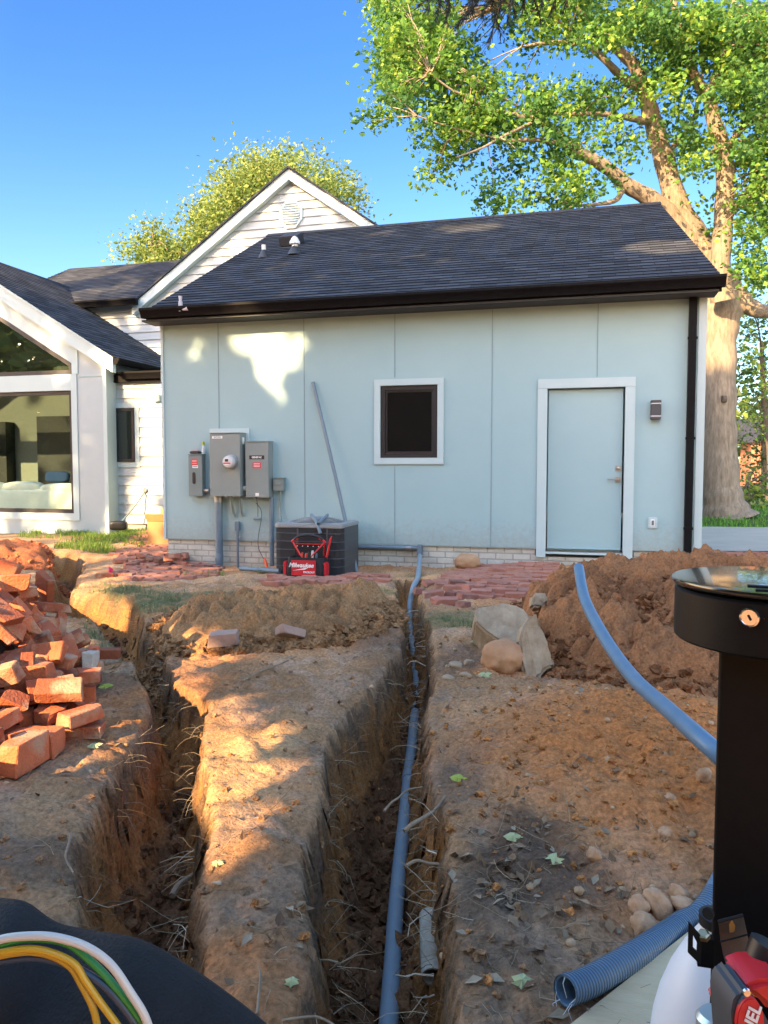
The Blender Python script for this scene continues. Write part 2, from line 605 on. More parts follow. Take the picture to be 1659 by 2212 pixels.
gcol = mix3(gcol, [.07, .12, .03], np.clip(far, 0, 1))
M_soil = attr_mat('soil', rough=.95, bump=1.0, bscale=75, vary=.46, vscale=55, spec=.15, bdist=.012)
I = np.arange(nx * ny).reshape(ny, nx)
F = np.stack([I[:-1, :-1].ravel(), I[:-1, 1:].ravel(), I[1:, 1:].ravel(), I[1:, :-1].ravel()], 1)
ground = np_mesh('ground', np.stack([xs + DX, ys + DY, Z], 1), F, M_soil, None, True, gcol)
tag(ground, 'bare trodden soil of the yard cut by two trenches', 'ground', None, 'structure')

# spoil heaps: lumpy soil, each a heap of its own
SPOIL_COL = [((.19, .095, .042), (.37, .20, .09)), ((.145, .062, .028), (.33, .150, .066)), ((.33, .10, .045), (.44, .155, .07))]
SPOIL_LAB = ['low heap of crumbly yellow brown soil in front of the cooling unit', 'tall heap of orange brown soil piled before the white door',
             'small reddish soil heap by the far end of the left trench']
M_spoil = attr_mat('spoil_soil', rough=.95, bump=1.0, bscale=85, vary=.5, vscale=60, spec=.12, bdist=.012)
for k, (nm, cx, cy, rx, ry, h) in enumerate(SPOIL):
    st = .018 if k < 2 else .04
    ax, ay = np.arange(cx - rx * 1.3, cx + rx * 1.3, st), np.arange(cy - ry * 1.3, cy + ry * 1.3, st)
    A, B_ = np.meshgrid(ax, ay)
    px_, py_ = A.ravel(), B_.ravel()
    m = spoil_h(px_, py_, k)
    e = sstep(-.02, .08, m)
    amp = vnoise(px_ * 2.2, py_ * 2.2, 80) + .5
    wx_, wy_ = px_ + .06 * fbm(px_ * 7, py_ * 7, 3, 95), py_ + .06 * fbm(px_ * 7, py_ * 7, 3, 96)
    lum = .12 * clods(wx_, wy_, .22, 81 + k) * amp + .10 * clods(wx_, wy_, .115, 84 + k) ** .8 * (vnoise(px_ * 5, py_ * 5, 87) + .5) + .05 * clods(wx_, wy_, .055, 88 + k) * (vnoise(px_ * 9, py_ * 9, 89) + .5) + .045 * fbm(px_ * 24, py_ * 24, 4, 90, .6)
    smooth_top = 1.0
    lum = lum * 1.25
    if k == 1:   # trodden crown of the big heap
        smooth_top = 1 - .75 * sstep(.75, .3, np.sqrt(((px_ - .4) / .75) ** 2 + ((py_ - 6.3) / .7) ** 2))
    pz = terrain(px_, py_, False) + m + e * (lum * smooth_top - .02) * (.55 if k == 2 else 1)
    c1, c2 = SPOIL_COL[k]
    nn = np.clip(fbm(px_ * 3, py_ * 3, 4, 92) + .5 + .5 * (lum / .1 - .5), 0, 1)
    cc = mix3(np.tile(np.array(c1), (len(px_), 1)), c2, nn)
    J = np.arange(len(px_)).reshape(len(ay), len(ax))
    FF = np.stack([J[:-1, :-1].ravel(), J[:-1, 1:].ravel(), J[1:, 1:].ravel(), J[1:, :-1].ravel()], 1)
    keep = (m[FF] > -.03).any(1)
    FF = FF[keep]
    used = np.unique(FF)
    remap = np.zeros(len(px_), dtype=int)
    remap[used] = np.arange(len(used))
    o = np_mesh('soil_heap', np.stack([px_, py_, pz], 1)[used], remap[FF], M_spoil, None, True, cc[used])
    tag(o, SPOIL_LAB[k], 'soil heap')

# ------------------------------------------------------------------ the house
YF = 9.65
M_panel = mat('pale_blue_grey_panel_paint', (.285, .43, .46), .55, col2=(.31, .455, .48), nscale=1.1, bump=.06, bscale=180)
M_wing = mat('wing_panel_paint', (.35, .43, .46), .5, col2=(.38, .455, .48), nscale=3, bump=.05, bscale=160)
M_lap = mat('painted_lap_siding', (.37, .43, .45), .5, col2=(.41, .465, .48), nscale=4, bump=.05, bscale=120)
M_trim = mat('white_trim_paint', (.42, .54, .56), .42, col2=(.44, .555, .575), nscale=6, bump=.03, bscale=90)
M_door = mat('pale_door_paint', (.295, .44, .47), .35, col2=(.31, .455, .485), nscale=3)
M_black = mat('black_gutter_metal', (.005, .005, .006), .5, col2=(.009, .009, .010), nscale=20, spec=.08)
M_frame = mat('black_window_frame', (.02, .02, .023), .4)
M_steel = mat('brushed_steel', (.42, .42, .42), .32, metal=1.0)
M_dark = mat('dark_void', (.004, .004, .004), .9)
M_inner = mat('grey_room_paint', (.20, .21, .19), .8)
M_roomdark = mat('black_room_panel', (.012, .013, .016), .5)

def brick_wall_mat(name, c1, c2, mortar, bw, bh, bump=.5, msize=.01, rough=.85, flat=False):
    m = bpy.data.materials.new(name)
    m.use_nodes = True
    nt = m.node_tree
    b = nt.nodes['Principled BSDF']
    b.inputs['Roughness'].default_value = rough
    uv = nt.nodes.new('ShaderNodeUVMap')
    br = nt.nodes.new('ShaderNodeTexBrick')
    br.inputs['Scale'].default_value = 1.0
    br.inputs['Brick Width'].default_value = bw
    br.inputs['Row Height'].default_value = bh
    br.inputs['Mortar Size'].default_value = msize
    br.inputs['Mortar Smooth'].default_value = .3
    br.inputs['Color1'].default_value = lin(c1)
    br.inputs['Color2'].default_value = lin(c2)
    br.inputs['Mortar'].default_value = lin(mortar)
    nt.links.new(uv.outputs['UV'], br.inputs['Vector'])
    tc = nt.nodes.new('ShaderNodeTexCoord')
    n = nt.nodes.new('ShaderNodeTexNoise')
    n.inputs['Scale'].default_value = 2.2 if not flat else 5
    n.inputs['Detail'].default_value = 9
    n.inputs['Roughness'].default_value = .7
    nt.links.new(tc.outputs['Object'], n.inputs['Vector'])
    mr = nt.nodes.new('ShaderNodeMapRange')
    mr.inputs['From Min'].default_value = .3
    mr.inputs['From Max'].default_value = .7
    mr.inputs['To Min'].default_value = .78
    mr.inputs['To Max'].default_value = 1.18
    nt.links.new(n.outputs['Fac'], mr.inputs['Value'])
    mx = nt.nodes.new('ShaderNodeMix')
    mx.data_type = 'RGBA'
    mx.blend_type = 'MULTIPLY'
    mx.inputs['Factor'].default_value = 1
    nt.links.new(br.outputs['Color'], mx.inputs['A'])
    nt.links.new(mr.outputs['Result'], mx.inputs['B'])
    nt.links.new(mx.outputs['Result'], b.inputs['Base Color'])
    n3 = nt.nodes.new('ShaderNodeTexNoise')
    n3.inputs['Scale'].default_value = 60
    n3.inputs['Detail'].default_value = 4
    nt.links.new(tc.outputs['Object'], n3.inputs['Vector'])
    ad = nt.nodes.new('ShaderNodeMath')
    ad.operation = 'MULTIPLY_ADD'
    ad.inputs[1].default_value = -1.0
    nt.links.new(br.outputs['Fac'], ad.inputs[0])
    nt.links.new(n3.outputs['Fac'], ad.inputs[2])
    bp = nt.nodes.new('ShaderNodeBump')
    bp.inputs['Strength'].default_value = bump
    bp.inputs['Distance'].default_value = .008
    nt.links.new(ad.outputs[0], bp.inputs['Height'])
    nt.links.new(bp.outputs['Normal'], b.inputs['Normal'])
    return m

M_found = brick_wall_mat('painted_foundation_brick', (.46, .47, .42), (.53, .53, .48), (.34, .34, .30), .215, .078, .8)
M_shingle = brick_wall_mat('asphalt_shingles', (.036, .041, .050), (.074, .081, .095), (.017, .019, .023), .31, .142, .5, .004, .9)

M_shingle.node_tree.nodes['Principled BSDF'].inputs['Specular IOR Level'].default_value = .1

def set_uv(o, fn):
    me = o.data
    l = me.uv_layers.new(name='UVMap')
    b = base_of(o)
    for lp in me.loops:
        p = me.vertices[lp.vertex_index].co + b
        l.data[lp.index].uv = fn(p)
    return o

house = thing('house', 'white and pale blue house with black shingle roofs, a rear gable and a glazed wing', 'house', (-5.0, 12.0, 0.0))

def wall_holes(name, Yp, x0, x1, z0, z1, holes, depth, material, parent):
    """upright wall facing the camera with rectangular holes and their reveals"""
    xb = sorted({x0, x1} | {h[0] for h in holes} | {h[1] for h in holes})
    zb = sorted({z0, z1} | {h[2] for h in holes} | {h[3] for h in holes})
    m = MB()
    for i in range(len(xb) - 1):
        for j in range(len(zb) - 1):
            mx_, mz = (xb[i] + xb[i + 1]) / 2, (zb[j] + zb[j + 1]) / 2
            if any(h[0] < mx_ < h[1] and h[2] < mz < h[3] for h in holes):
                continue
            m.add([(xb[i], Yp, zb[j]), (xb[i + 1], Yp, zb[j]), (xb[i + 1], Yp, zb[j + 1]), (xb[i], Yp, zb[j + 1])], [(0, 1, 2, 3)])
    for a, b, c, d in holes:
        for p, q in (((a, c), (b, c)), ((b, c), (b, d)), ((b, d), (a, d)), ((a, d), (a, c))):
            m.add([(p[0], Yp, p[1]), (q[0], Yp, q[1]), (q[0], Yp + depth, q[1]), (p[0], Yp + depth, p[1])], [(0, 1, 2, 3)])
    return m.build(name, material, parent)

def shingle_roof(name, A, B, C_, D, parent, course=.142):
    """A,B eave left/right, C_,D ridge right/left: stepped courses"""
    A, B, C_, D = [np.array(p, dtype=float) for p in (A, B, C_, D)]
    slope = np.linalg.norm((D - A) * [0, 1, 1])
    n = max(2, int(round(slope / course)))
    nrm = np.cross(B - A, D - A)
    nrm /= np.linalg.norm(nrm)
    m = MB()
    uvs = {}
    for i in range(n):
        t0, t1 = i / n, (i + 1) / n + .0
        a, b = A + (D - A) * t0, B + (C_ - B) * t0
        c, d = B + (C_ - B) * t1, A + (D - A) * t1
        up, lo = nrm * .011, nrm * .001
        m.add([a + up, b + up, c + lo, d + lo, a, b], [(0, 1, 2, 3), (4, 5, 1, 0)])
    m.add([A - nrm * .03, B - nrm * .03, C_ - nrm * .03, D - nrm * .03, A, B, C_, D], [(3, 2, 1, 0), (0, 4, 7, 3), (1, 2, 6, 5), (0, 1, 5, 4)])
    o = m.build(name, M_shingle, parent)
    ex = (B - A) / np.linalg.norm(B - A)
    es = np.cross(nrm, ex)
    set_uv(o, lambda p: (float(np.dot(np.array(p) - A, ex)), float(np.dot(np.array(p) - A, es)) * n * .142 / slope + 1e-4))
    return o

def lap_wall(name, Yp, zlo, zhi, xl, xr, parent, expo=.178):
    """lapped boards; xl(z), xr(z) give the ends"""
    m = MB()
    z = zlo
    while z < zhi - 1e-6:
        z2 = min(z + expo, zhi)
        a, b, c, d = xl(z), xr(z), xr(z2), xl(z2)
        if b > a:
            m.add([(a, Yp - .028, z), (b, Yp - .028, z), (c, Yp - .004, z2), (d, Yp - .003, z2), (a, Yp, z), (b, Yp, z)], [(0, 1, 2, 3), (4, 5, 1, 0)])
        z = z2
    return m.build(name, M_lap, parent)

M_joint = mat('caulked_joint', (.19, .28, .30), .7, col2=(.23, .32, .34), nscale=9)
def mud_splash(m, z0, z1, col):
    """dried mud thrown up the foot of a wall"""
    nt = m.node_tree
    b = nt.nodes['Principled BSDF']
    src = b.inputs['Base Color'].links[0].from_socket
    tc = nt.nodes.new('ShaderNodeTexCoord')
    sp = nt.nodes.new('ShaderNodeSeparateXYZ')
    nt.links.new(tc.outputs['Object'], sp.inputs[0])
    mr = nt.nodes.new('ShaderNodeMapRange')
    mr.inputs['From Min'].default_value = z1
    mr.inputs['From Max'].default_value = z0
    nt.links.new(sp.outputs['Z'], mr.inputs['Value'])
    n = nt.nodes.new('ShaderNodeTexNoise')
    n.inputs['Scale'].default_value = 14
    n.inputs['Detail'].default_value = 9
    n.inputs['Roughness'].default_value = .75
    nt.links.new(tc.outputs['Object'], n.inputs['Vector'])
    a = nt.nodes.new('ShaderNodeMath')
    a.operation = 'MULTIPLY_ADD'
    a.inputs[1].default_value = .42
    nt.links.new(mr.outputs['Result'], a.inputs[0])
    nt.links.new(n.outputs['Fac'], a.inputs[2])
    r = nt.nodes.new('ShaderNodeMapRange')
    r.inputs['From Min'].default_value = .66
    r.inputs['From Max'].default_value = .95
    r.inputs['To Max'].default_value = .35
    nt.links.new(a.outputs[0], r.inputs['Value'])
    mx = nt.nodes.new('ShaderNodeMix')
    mx.data_type = 'RGBA'
    nt.links.new(r.outputs['Result'], mx.inputs['Factor'])
    nt.links.new(src, mx.inputs['A'])
    mx.inputs['B'].default_value = lin(col)
    nt.links.new(mx.outputs['Result'], b.inputs['Base Color'])
mud_splash(M_panel, .05, .6, (.27, .20, .13))
mud_splash(M_found, -.35, .1, (.28, .19, .12))
# --- garage front: flat panels on a painted brick footing
M_soffit_shade = mat('soffit_shadow_tone', (.035, .04, .045), .7)  # dark tone stands in for the shadow beneath the gutter
XL, XR, ZS, ZT = -5.72, 1.32, .08, 3.10
door = (on_y(1181, 1000, YF)[0], on_y(1348, 1000, YF)[0], .045, on_y(1260, 838, YF)[2])
wa, wb = on_y(822, 834, YF), on_y(945, 989, YF)
win = (wa[0], wb[0], wb[2], wa[2])
front = wall_holes('facade_wall', YF, XL, XR, ZS, ZT, [(door[0], door[1], ZS, door[3]), win], .09, M_panel, house)
m = MB()
m.box2((XL, YF + .10, ZS), (XL + .12, 17.5, ZT))
m.box2((XR - .12, YF + .10, ZS), (XR, 17.5, ZT))
m.box2((XL, 17.4, ZS), (XR, 17.5, ZT))
m.box2((XL, YF, ZT), (XR, YF + .1, ZT + .12))
m.box2((XL, YF, ZS - .01), (door[0] - .02, YF + .1, ZS - .002))
m.build('side_wall', M_panel, house)
m = MB()   # garage end gables
for xx in (XL + .02, XR - .1):
    MB().prism([(xx, 9.7, 3.1), (xx, 17.5, 3.1), (xx, 13.75, 5.2)], (.08, 0, 0)).build('end_gable_wall', M_panel, house)
f = MB().box2((XL + .03, YF + .035, -.75), (door[0] - .13, YF + .3, ZS))
f.box2((door[1] + .13, YF + .035, -.75), (XR - .03, YF + .3, ZS))
f.box2((door[0] - .13, YF + .04, -.75), (door[1] + .13, YF + .3, -.03))
f.box2((XR - .3, YF + .3, -.75), (XR - .03, 17.4, ZS))
f.box2((XL + .03, YF + .3, -.75), (XL + .3, 17.4, ZS))
fo = f.build('foundation', M_found, house)
set_uv(fo, lambda p: (p.x + p.y, p.z + .002))
for u in (472, 657, 853, 1063, 1290):     # panel joints
    x = on_y(u, 800, YF)[0]
    zz = [(ZS, ZT)]
    if win[0] - .12 < x < win[1] + .12:
        zz = [(ZS, win[2] - .105), (win[3] + .105, ZT)]
    if door[0] < x < door[1]:
        zz = [(door[3] + .13, ZT)]
    if u == 472:
        zz = [(1.58, ZT)]
    for a, b in zz:
        MB().box2((x - .006, YF - .004, a), (x + .006, YF + .002, b)).build('panel_joint', M_joint, house)
MB().box2((XR - .085, YF - .022, ZS - .02), (XR + .004, YF + .0, ZT - .05)).build('corner_board', M_trim, house, bevel=.003)
MB().box2((XL - .012, YF - .018, ZS - .01), (XL + .03, YF, ZT - .05)).build('corner_board', M_trim, house, bevel=.003)
m = MB().box2((XL - .1, 9.32, ZT - .07), (XR + .08, YF + .01, ZT - .045))
m.build('soffit', M_soffit_shade, house)
# window
w = .082
m = MB()
m.box2((win[0] - w, YF - .024, win[3]), (win[1] + w, YF - .0005, win[3] + w))
m.box2((win[0] - w, YF - .024, win[2] - w), (win[1] + w, YF - .0005, win[2]))
m.box2((win[0] - w, YF - .0235, win[2] + .0005), (win[0], YF - .0005, win[3] - .0005))
m.box2((win[1], YF - .0235, win[2] + .0005), (win[1] + w, YF - .0005, win[3] - .0005))
wtrim = m.build('window', M_trim, house, bevel=.003)
def sash(x0, x1, z0, z1, y, t, name='frame', parent=None, deep=.05):
    m = MB()
    m.box2((x0, y, z1 - t), (x1, y + deep, z1)).box2((x0, y, z0), (x1, y + deep, z0 + t))
    m.box2((x0, y + .001, z0 + t), (x0 + t, y + deep - .001, z1 - t)).box2((x1 - t, y + .001, z0 + t), (x1, y + deep - .001, z1 - t))
    return m.build(name, M_frame, parent, bevel=.003)
sash(win[0] + .002, win[1] - .002, win[2] + .002, win[3] - .002, YF + .004, .058, 'frame', wtrim)
sash(win[0] + .062, win[1] - .062, win[2] + .062, win[3] - .062, YF + .022, .022, 'insect_screen_frame', wtrim, .02)
M_screen = mat('dark_screened_glass', (.006, .006, .006), .3, spec=.1, col2=(.009, .009, .008), nscale=3)
MB().box2((win[0] + .08, YF + .034, win[2] + .08), (win[1] - .08, YF + .040, win[3] - .08)).build('pane', M_screen, wtrim)
# door
t = .115
dd = MB()
dd.box2((door[0] - t, YF - .026, door[3] + .001), (door[1] + t, YF - .0005, door[3] + t))
dd.box2((door[0] - t, YF - .0255, -.03), (door[0] - .001, YF - .0005, door[3]))
dd.box2((door[1] + .001, YF - .0255, -.03), (door[1] + t, YF - .0005, door[3]))
dd.box2((door[0] - .001, YF - .012, .012), (door[1] + .001, YF + .09, .038))
door_o = dd.build('door', M_trim, house, bevel=.003)
MB().box2((door[0] + .012, YF + .045, .052), (door[1] - .02, YF + .085, door[3] - .012)).build('door_slab', M_door, door_o, bevel=.003)
MB().box2((door[0] + .001, YF + .02, .04), (door[1] - .001, YF + .03, .05)).build('threshold', M_steel, door_o)
hz, dz = on_y(1335, 1036, YF)[2], on_y(1335, 1012, YF)[2]
hx_ = on_y(1336, 1012, YF)[0]
m = MB().box2((hx_ - .033, YF + .033, dz - .033), (hx_ + .033, YF + .046, dz + .033))
m.lathe([(.018, 0), (.018, .012), (.012, .014)], (hx_, YF + .033, dz), 16, (0, -1, 0))
m.build('deadbolt', M_steel, door_o, bevel=.002)
m = MB().box2((hx_ - .033, YF + .033, hz - .033), (hx_ + .033, YF + .046, hz + .033))
m.lathe([(.011, 0), (.011, .05)], (hx_, YF + .035, hz), 12, (0, -1, 0))
m.box2((hx_ - .125, YF - .022, hz - .008), (hx_ + .012, YF - .010, hz + .008))
m.build('handle', M_steel, door_o, bevel=.002)
# garage roof
EY, EZ = 9.33, 3.19
RL, RR = (-5.88, 13.8, 5.45), (1.12, 13.8, 5.45)
groof = shingle_roof('garage_roof', (-5.74, EY, EZ), (1.43, EY, EZ), RR, RL, house)
shingle_roof('garage_roof_back', (1.43, 18.2, 3.2), (-5.74, 18.2, 3.2), (RL[0], RL[1] + .004, RL[2]), (RR[0], RR[1] + .004, RR[2]), house)
m = MB()
for i in range(28):
    xa = RL[0] + (RR[0] - RL[0]) * i / 28
    xb = RL[0] + (RR[0] - RL[0]) * (i + 1) / 28
    m.prism([(xa, 13.66, 5.405), (xa, 13.8, 5.482), (xa, 13.94, 5.405), (xa, 13.94, 5.39), (xa, 13.8, 5.467), (xa, 13.66, 5.39)], (xb - xa + .012, 0, 0))
m.build('ridge_cap', mat('ridge_cap_shingle', (.02, .022, .028), .9, col2=(.04, .042, .05), nscale=30), house)
m = MB().prism([(-5.72, EY, EZ - .045), (-5.72, 13.8, 5.40), (-5.72, 13.8, 5.28), (-5.72, EY + .02, EZ - .15)], (-.05, 0, 0))
m.build('rake_board', M_black, house)
m = MB()
m.prism([(1.40, EY, EZ - .045), (1.10, 13.8, 5.40), (1.10, 13.8, 5.28), (1.40, EY + .02, EZ - .15)], (.02, 0, 0))
m.build('rake_board', M_black, house)

def gutter(a, b, parent, h=.125, d=.12):
    """K-style trough from a to b (same y); front profile stepped"""
    x0, x1 = a[0], b[0]
    y, z = a[1], a[2]
    prof = [(0, 0), (-.0, -h), (-.07, -h), (-.085, -h * .55), (-d, -h * .25), (-d, 0), (-d + .012, 0), (-d + .012, -.012), (-.012, -.012), (-.012, 0)]
    m = MB().prism([(x0, y + p[0], z + p[1]) for p in prof], (x1 - x0, 0, 0))
    return m.build('gutter', M_black, parent, bevel=.002)
g1 = gutter((-5.80, 9.335, EZ + .005), (1.46, 9.335, EZ + .005), house)
MB().box2((-5.74, 9.336, EZ - .16), (1.43, 9.36, EZ - .02)).build('fascia', M_black, house)
# downspout by the right corner
dx = 1.165
def downspout(x, yt, y, zt, zb, kick=.14, w=.085, side=0.0):
    m = MB()
    prof = lambda c, n: None
    def seg(p, q):
        p, q = Vector(p), Vector(q)
        t_ = (q - p).normalized()
        s_ = Vector((1, 0, 0)) * w / 2
        u_ = t_.cross(Vector((1, 0, 0))).normalized() * .032
        m.add([p + s_ + u_, p - s_ + u_, p - s_ - u_, p + s_ - u_, q + s_ + u_, q - s_ + u_, q - s_ - u_, q + s_ - u_],
              [(0, 1, 5, 4), (1, 2, 6, 5), (2, 3, 7, 6), (3, 0, 4, 7)])
        for k in (-.25, .25):
            c_ = s_ * 2 * k
            m.add([p + c_ - s_ * .12 - u_ * 1.12, p + c_ + s_ * .12 - u_ * 1.12, q + c_ + s_ * .12 - u_ * 1.12, q + c_ - s_ * .12 - u_ * 1.12], [(0, 1, 2, 3)])
    if yt is not None:
        seg((x, yt, zt), (x, yt, zt - .07))
        seg((x, yt, zt - .06), (x, y, zt - .30))
        zt = zt - .28
    seg((x, y, zt), (x, y, zb + .08))
    seg((x, y, zb + .10), (x, y - kick, zb))
    return m
downspout(dx, None, YF - .06, 3.05, -.02).build('downspout', M_black, house)
m = MB()
for z in (2.55, 1.4, .35):
    MB().box2((dx - .055, YF - .096, z), (dx + .055, YF - .09, z + .03)).build('downspout_strap', M_black, house)
# roof pipes
def on_roof(u, v):
    d = ray(u, v)
    n = np.array([0, -(RL[2] - EZ), RL[1] - EY])
    p0 = np.array([0, EY, EZ])
    return CAMC + d * (np.dot(p0 - CAMC, n) / np.dot(d, n))
M_pvcw = mat('white_vent_pvc', (.72, .72, .70), .4)
M_flash = mat('dark_flashing', (.03, .032, .038), .5)
for (u, v, r, hgt, cap) in ((570, 556, .035, .07, False), (637, 549, .048, .02, True)):
    p = on_roof(u, v)
    vp = MB().lathe([(r * 2.6, -.02), (r * 2.2, .03), (r * 1.15, .11), (r, .12)], p, 18).build('vent_flashing', M_flash, house, smooth=True)
    q_ = MB().lathe([(r, .10), (r, .13 + hgt)], p, 18)
    if cap:
        q_.lathe([(r * 1.1, .13 + hgt), (r * 1.8, .14 + hgt), (r * 1.75, .18 + hgt), (r * .9, .25 + hgt), (.01, .27 + hgt)], p, 18)
    q_.build('vent_pipe', M_pvcw, vp, smooth=True)
p = on_roof(626, 532)
MB().box((p[0], p[1] + .08, p[2] + .14), (.34, .34, .16), Matrix.Rotation(math.atan2(2.26, 4.47), 3, 'X')).build('box_vent', M_flash, house, bevel=.015)

# --- rear gable section
YG, AX, AZ, SL = 15.0, -5.88, 7.10, .695
zl = lambda x: AZ - SL * abs(x - AX)
xL = lambda z: max(-13.3, AX - (AZ - z) / SL) if z > 4.62 else -13.3
xR = lambda z: min(-1.9, AX + (AZ - z) / SL)
lap_wall('gable_wall', YG, -.3, AZ - .12, lambda z: AX - (AZ - z - .1) / SL if z > 4.56 else -13.3, lambda z: AX + (AZ - z - .1) / SL if z > 4.3 else -1.85, house, .165)
for s in (-1, 1):
    e = (AX + s * (3.62 if s < 0 else 4.1))
    def rk(off, y0, th, nm, mt, drop):
        a, b = Vector((AX, y0, AZ - off)), Vector((e, y0, AZ - off - SL * abs(e - AX)))
        MB().prism([a, b, b - Vector((0, 0, drop)), a - Vector((0, 0, drop * 1.0))], (0, th, 0)).build(nm, mt, house)
    rk(.035, YG - .16, .13, 'rake_board', M_trim, .21)
    A_ = (e, YG - .2, AZ - SL * abs(e - AX) + .01)
    B_ = (e, 24, AZ - SL * abs(e - AX) + .01)
    C2, D2 = (AX, 24, AZ + .01), (AX, YG - .2, AZ + .01)
    m = MB()
    n_ = Vector((SL * (1 if s > 0 else -1), 0, 1)).normalized() * .035
    m.prism([Vector(D2), Vector(A_), Vector(A_) - Vector((0, 0, .04)), Vector(D2) - Vector((0, 0, .04))], (0, 9.2, 0))
    o = m.build('gable_roof', M_shingle, house)
    set_uv(o, lambda p: (p.y, p.x * 1.22))
vc = on_y(630, 464, YG)
m = MB()
oct_ = [(vc[0] + .27 * math.cos(math.pi / 8 + k * math.pi / 4), YG - .05, vc[2] + .31 * math.sin(math.pi / 8 + k * math.pi / 4)) for k in range(8)]
gv = m.prism(oct_, (0, .04, 0)).build('gable_vent', M_trim, house, bevel=.008)
m = MB()
for k in range(9):
    z = vc[2] - .2 + k * .05
    hw = .19 if abs(z - vc[2]) < .1 else .19 - (abs(z - vc[2]) - .1) * .7
    m.add([(vc[0] - hw, YG - .075, z), (vc[0] + hw, YG - .075, z), (vc[0] + hw, YG - .052, z + .03), (vc[0] - hw, YG - .052, z + .03), (vc[0] - hw, YG - .052, z), (vc[0] + hw, YG - .052, z)], [(0, 1, 2, 3), (4, 5, 1, 0)])
m.build('louvre', M_trim, gv)
# rear-left roof and its eave
shingle_roof('rear_roof', (-13.5, 14.72, 4.63), (-9.33, 14.72, 4.63), (-9.0, 18.2, 6.4), (-13.5, 18.2, 6.4), house)
gutter((-13.55, 14.74, 4.66), (-9.28, 14.74, 4.66), house, .14)
MB().prism([(-13.4, YG, 4.5), (-13.4, 18.2, 6.3), (-13.4, 21.5, 4.5), (-13.4, 21.5, -.3), (-13.4, YG, -.3)], (.1, 0, 0)).build('rear_end_wall', M_lap, house)

# --- glazed wing on the left
YL, WX, WZ, WS = 12.3, -12.15, 5.42, .605
EVX = -8.2
def wz(x):
    return WZ - WS * abs(x - WX)
WXL = 2 * WX - EVX
lw = [on_y(0, 845, YL), on_y(157, 842, YL), on_y(160, 1109, YL)]
gx0, gx1 = -15.0, lw[2][0] + .01
gz0, gz1 = lw[2][2], lw[1][2] - .01
tz0 = on_y(155, 808, YL)[2]
tx1 = on_y(155, 765, YL)[0]
dz_ = .62     # glass below the roof line
tz1 = wz(tx1) - dz_
WR = -8.42
m = MB()
def quad(p, q, r_, s_):
    m.add([(a[0], YL, a[1]) for a in (p, q, r_, s_)], [(0, 1, 2, 3)])
quad((-16, -.35), (WR, -.35), (WR, gz0), (-16, gz0))
quad((-16, gz0), (gx0, gz0), (gx0, gz1), (-16, gz1))
quad((gx1, gz0), (WR, gz0), (WR, gz1), (gx1, gz1))
quad((-16, gz1), (WR, gz1), (WR, tz0), (-16, tz0))
quad((tx1, tz0), (WR, tz0), (WR, wz(WR)), (tx1, wz(tx1)))
quad((WX, WZ - dz_), (tx1, tz1), (tx1, wz(tx1)), (WX, WZ))
quad((-16, tz0), (2 * WX - tx1, tz0), (2 * WX - tx1, wz(tx1)), (-16, wz(-16)))
quad((2 * WX - tx1, tz1), (WX, WZ - dz_), (WX, WZ), (2 * WX - tx1, wz(tx1)))
for p, q in (((gx0, gz0), (gx1, gz0)), ((gx1, gz0), (gx1, gz1)), ((gx1, gz1), (gx0, gz1)), ((tx1, tz0), (tx1, tz1)), ((tx1, tz0), (2 * WX - tx1, tz0)), ((tx1, tz1), (WX, WZ - dz_))):
    m.add([(p[0], YL, p[1]), (q[0], YL, q[1]), (q[0], YL + .14, q[1]), (p[0], YL + .14, p[1])], [(0, 1, 2, 3)])
m.add([(WR, YL, -.35), (WR, YG, -.35), (WR, YG, wz(WR)), (WR, YL, wz(WR))], [(0, 1, 2, 3)])
m.build('wing_wall', M_wing, house)
M_glass = bpy.data.materials.new('window_glass')
M_glass.use_nodes = True
nt = M_glass.node_tree
nt.nodes.remove(nt.nodes['Principled BSDF'])
tr = nt.nodes.new('ShaderNodeBsdfTransparent')
tr.inputs[0].default_value = (.86, .92, .89, 1)
gl = nt.nodes.new('ShaderNodeBsdfGlossy')
gl.inputs['Roughness'].default_value = .0
gl.inputs['Color'].default_value = (.85, .95, .92, 1)
ms = nt.nodes.new('ShaderNodeMixShader')
ms.inputs[0].default_value = .03
nt.links.new(tr.outputs[0], ms.inputs[1])
nt.links.new(gl.outputs[0], ms.inputs[2])
nt.links.new(ms.outputs[0], nt.nodes['Material Output'].inputs['Surface'])
M_glass2 = M_glass.copy()
M_glass2.name = 'upper_window_glass'
M_glass2.node_tree.nodes['Mix Shader'].inputs[0].default_value = .30
big = sash(gx0, gx1, gz0, gz1, YL + .02, .075, 'picture_window', house, .07)
MB().box2((gx0 + .07, YL + .05, gz0 + .07), (gx1 - .07, YL + .056, gz1 - .07)).build('pane', M_glass, big)
tp = [(tx1, tz0), (tx1, tz1), (WX, WZ - dz_), (2 * WX - tx1, tz1), (2 * WX - tx1, tz0)]
ti = [(tx1 - .08, tz0 + .08), (tx1 - .08, tz1 - .05), (WX, WZ - dz_ - .10), (2 * WX - tx1 + .08, tz1 - .05), (2 * WX - tx1 + .08, tz0 + .08)]
m = MB()
for i in range(5):
    j = (i + 1) % 5
    m.prism([(tp[i][0], YL + .02, tp[i][1]), (tp[j][0], YL + .02, tp[j][1]), (ti[j][0], YL + .02, ti[j][1]), (ti[i][0], YL + .02, ti[i][1])], (0, .07, 0))
tri = m.build('gable_window', M_frame, house)
MB().prism([(a, YL + .05, b) for a, b in ti], (0, .006, 0)).build('pane', M_glass2, tri)
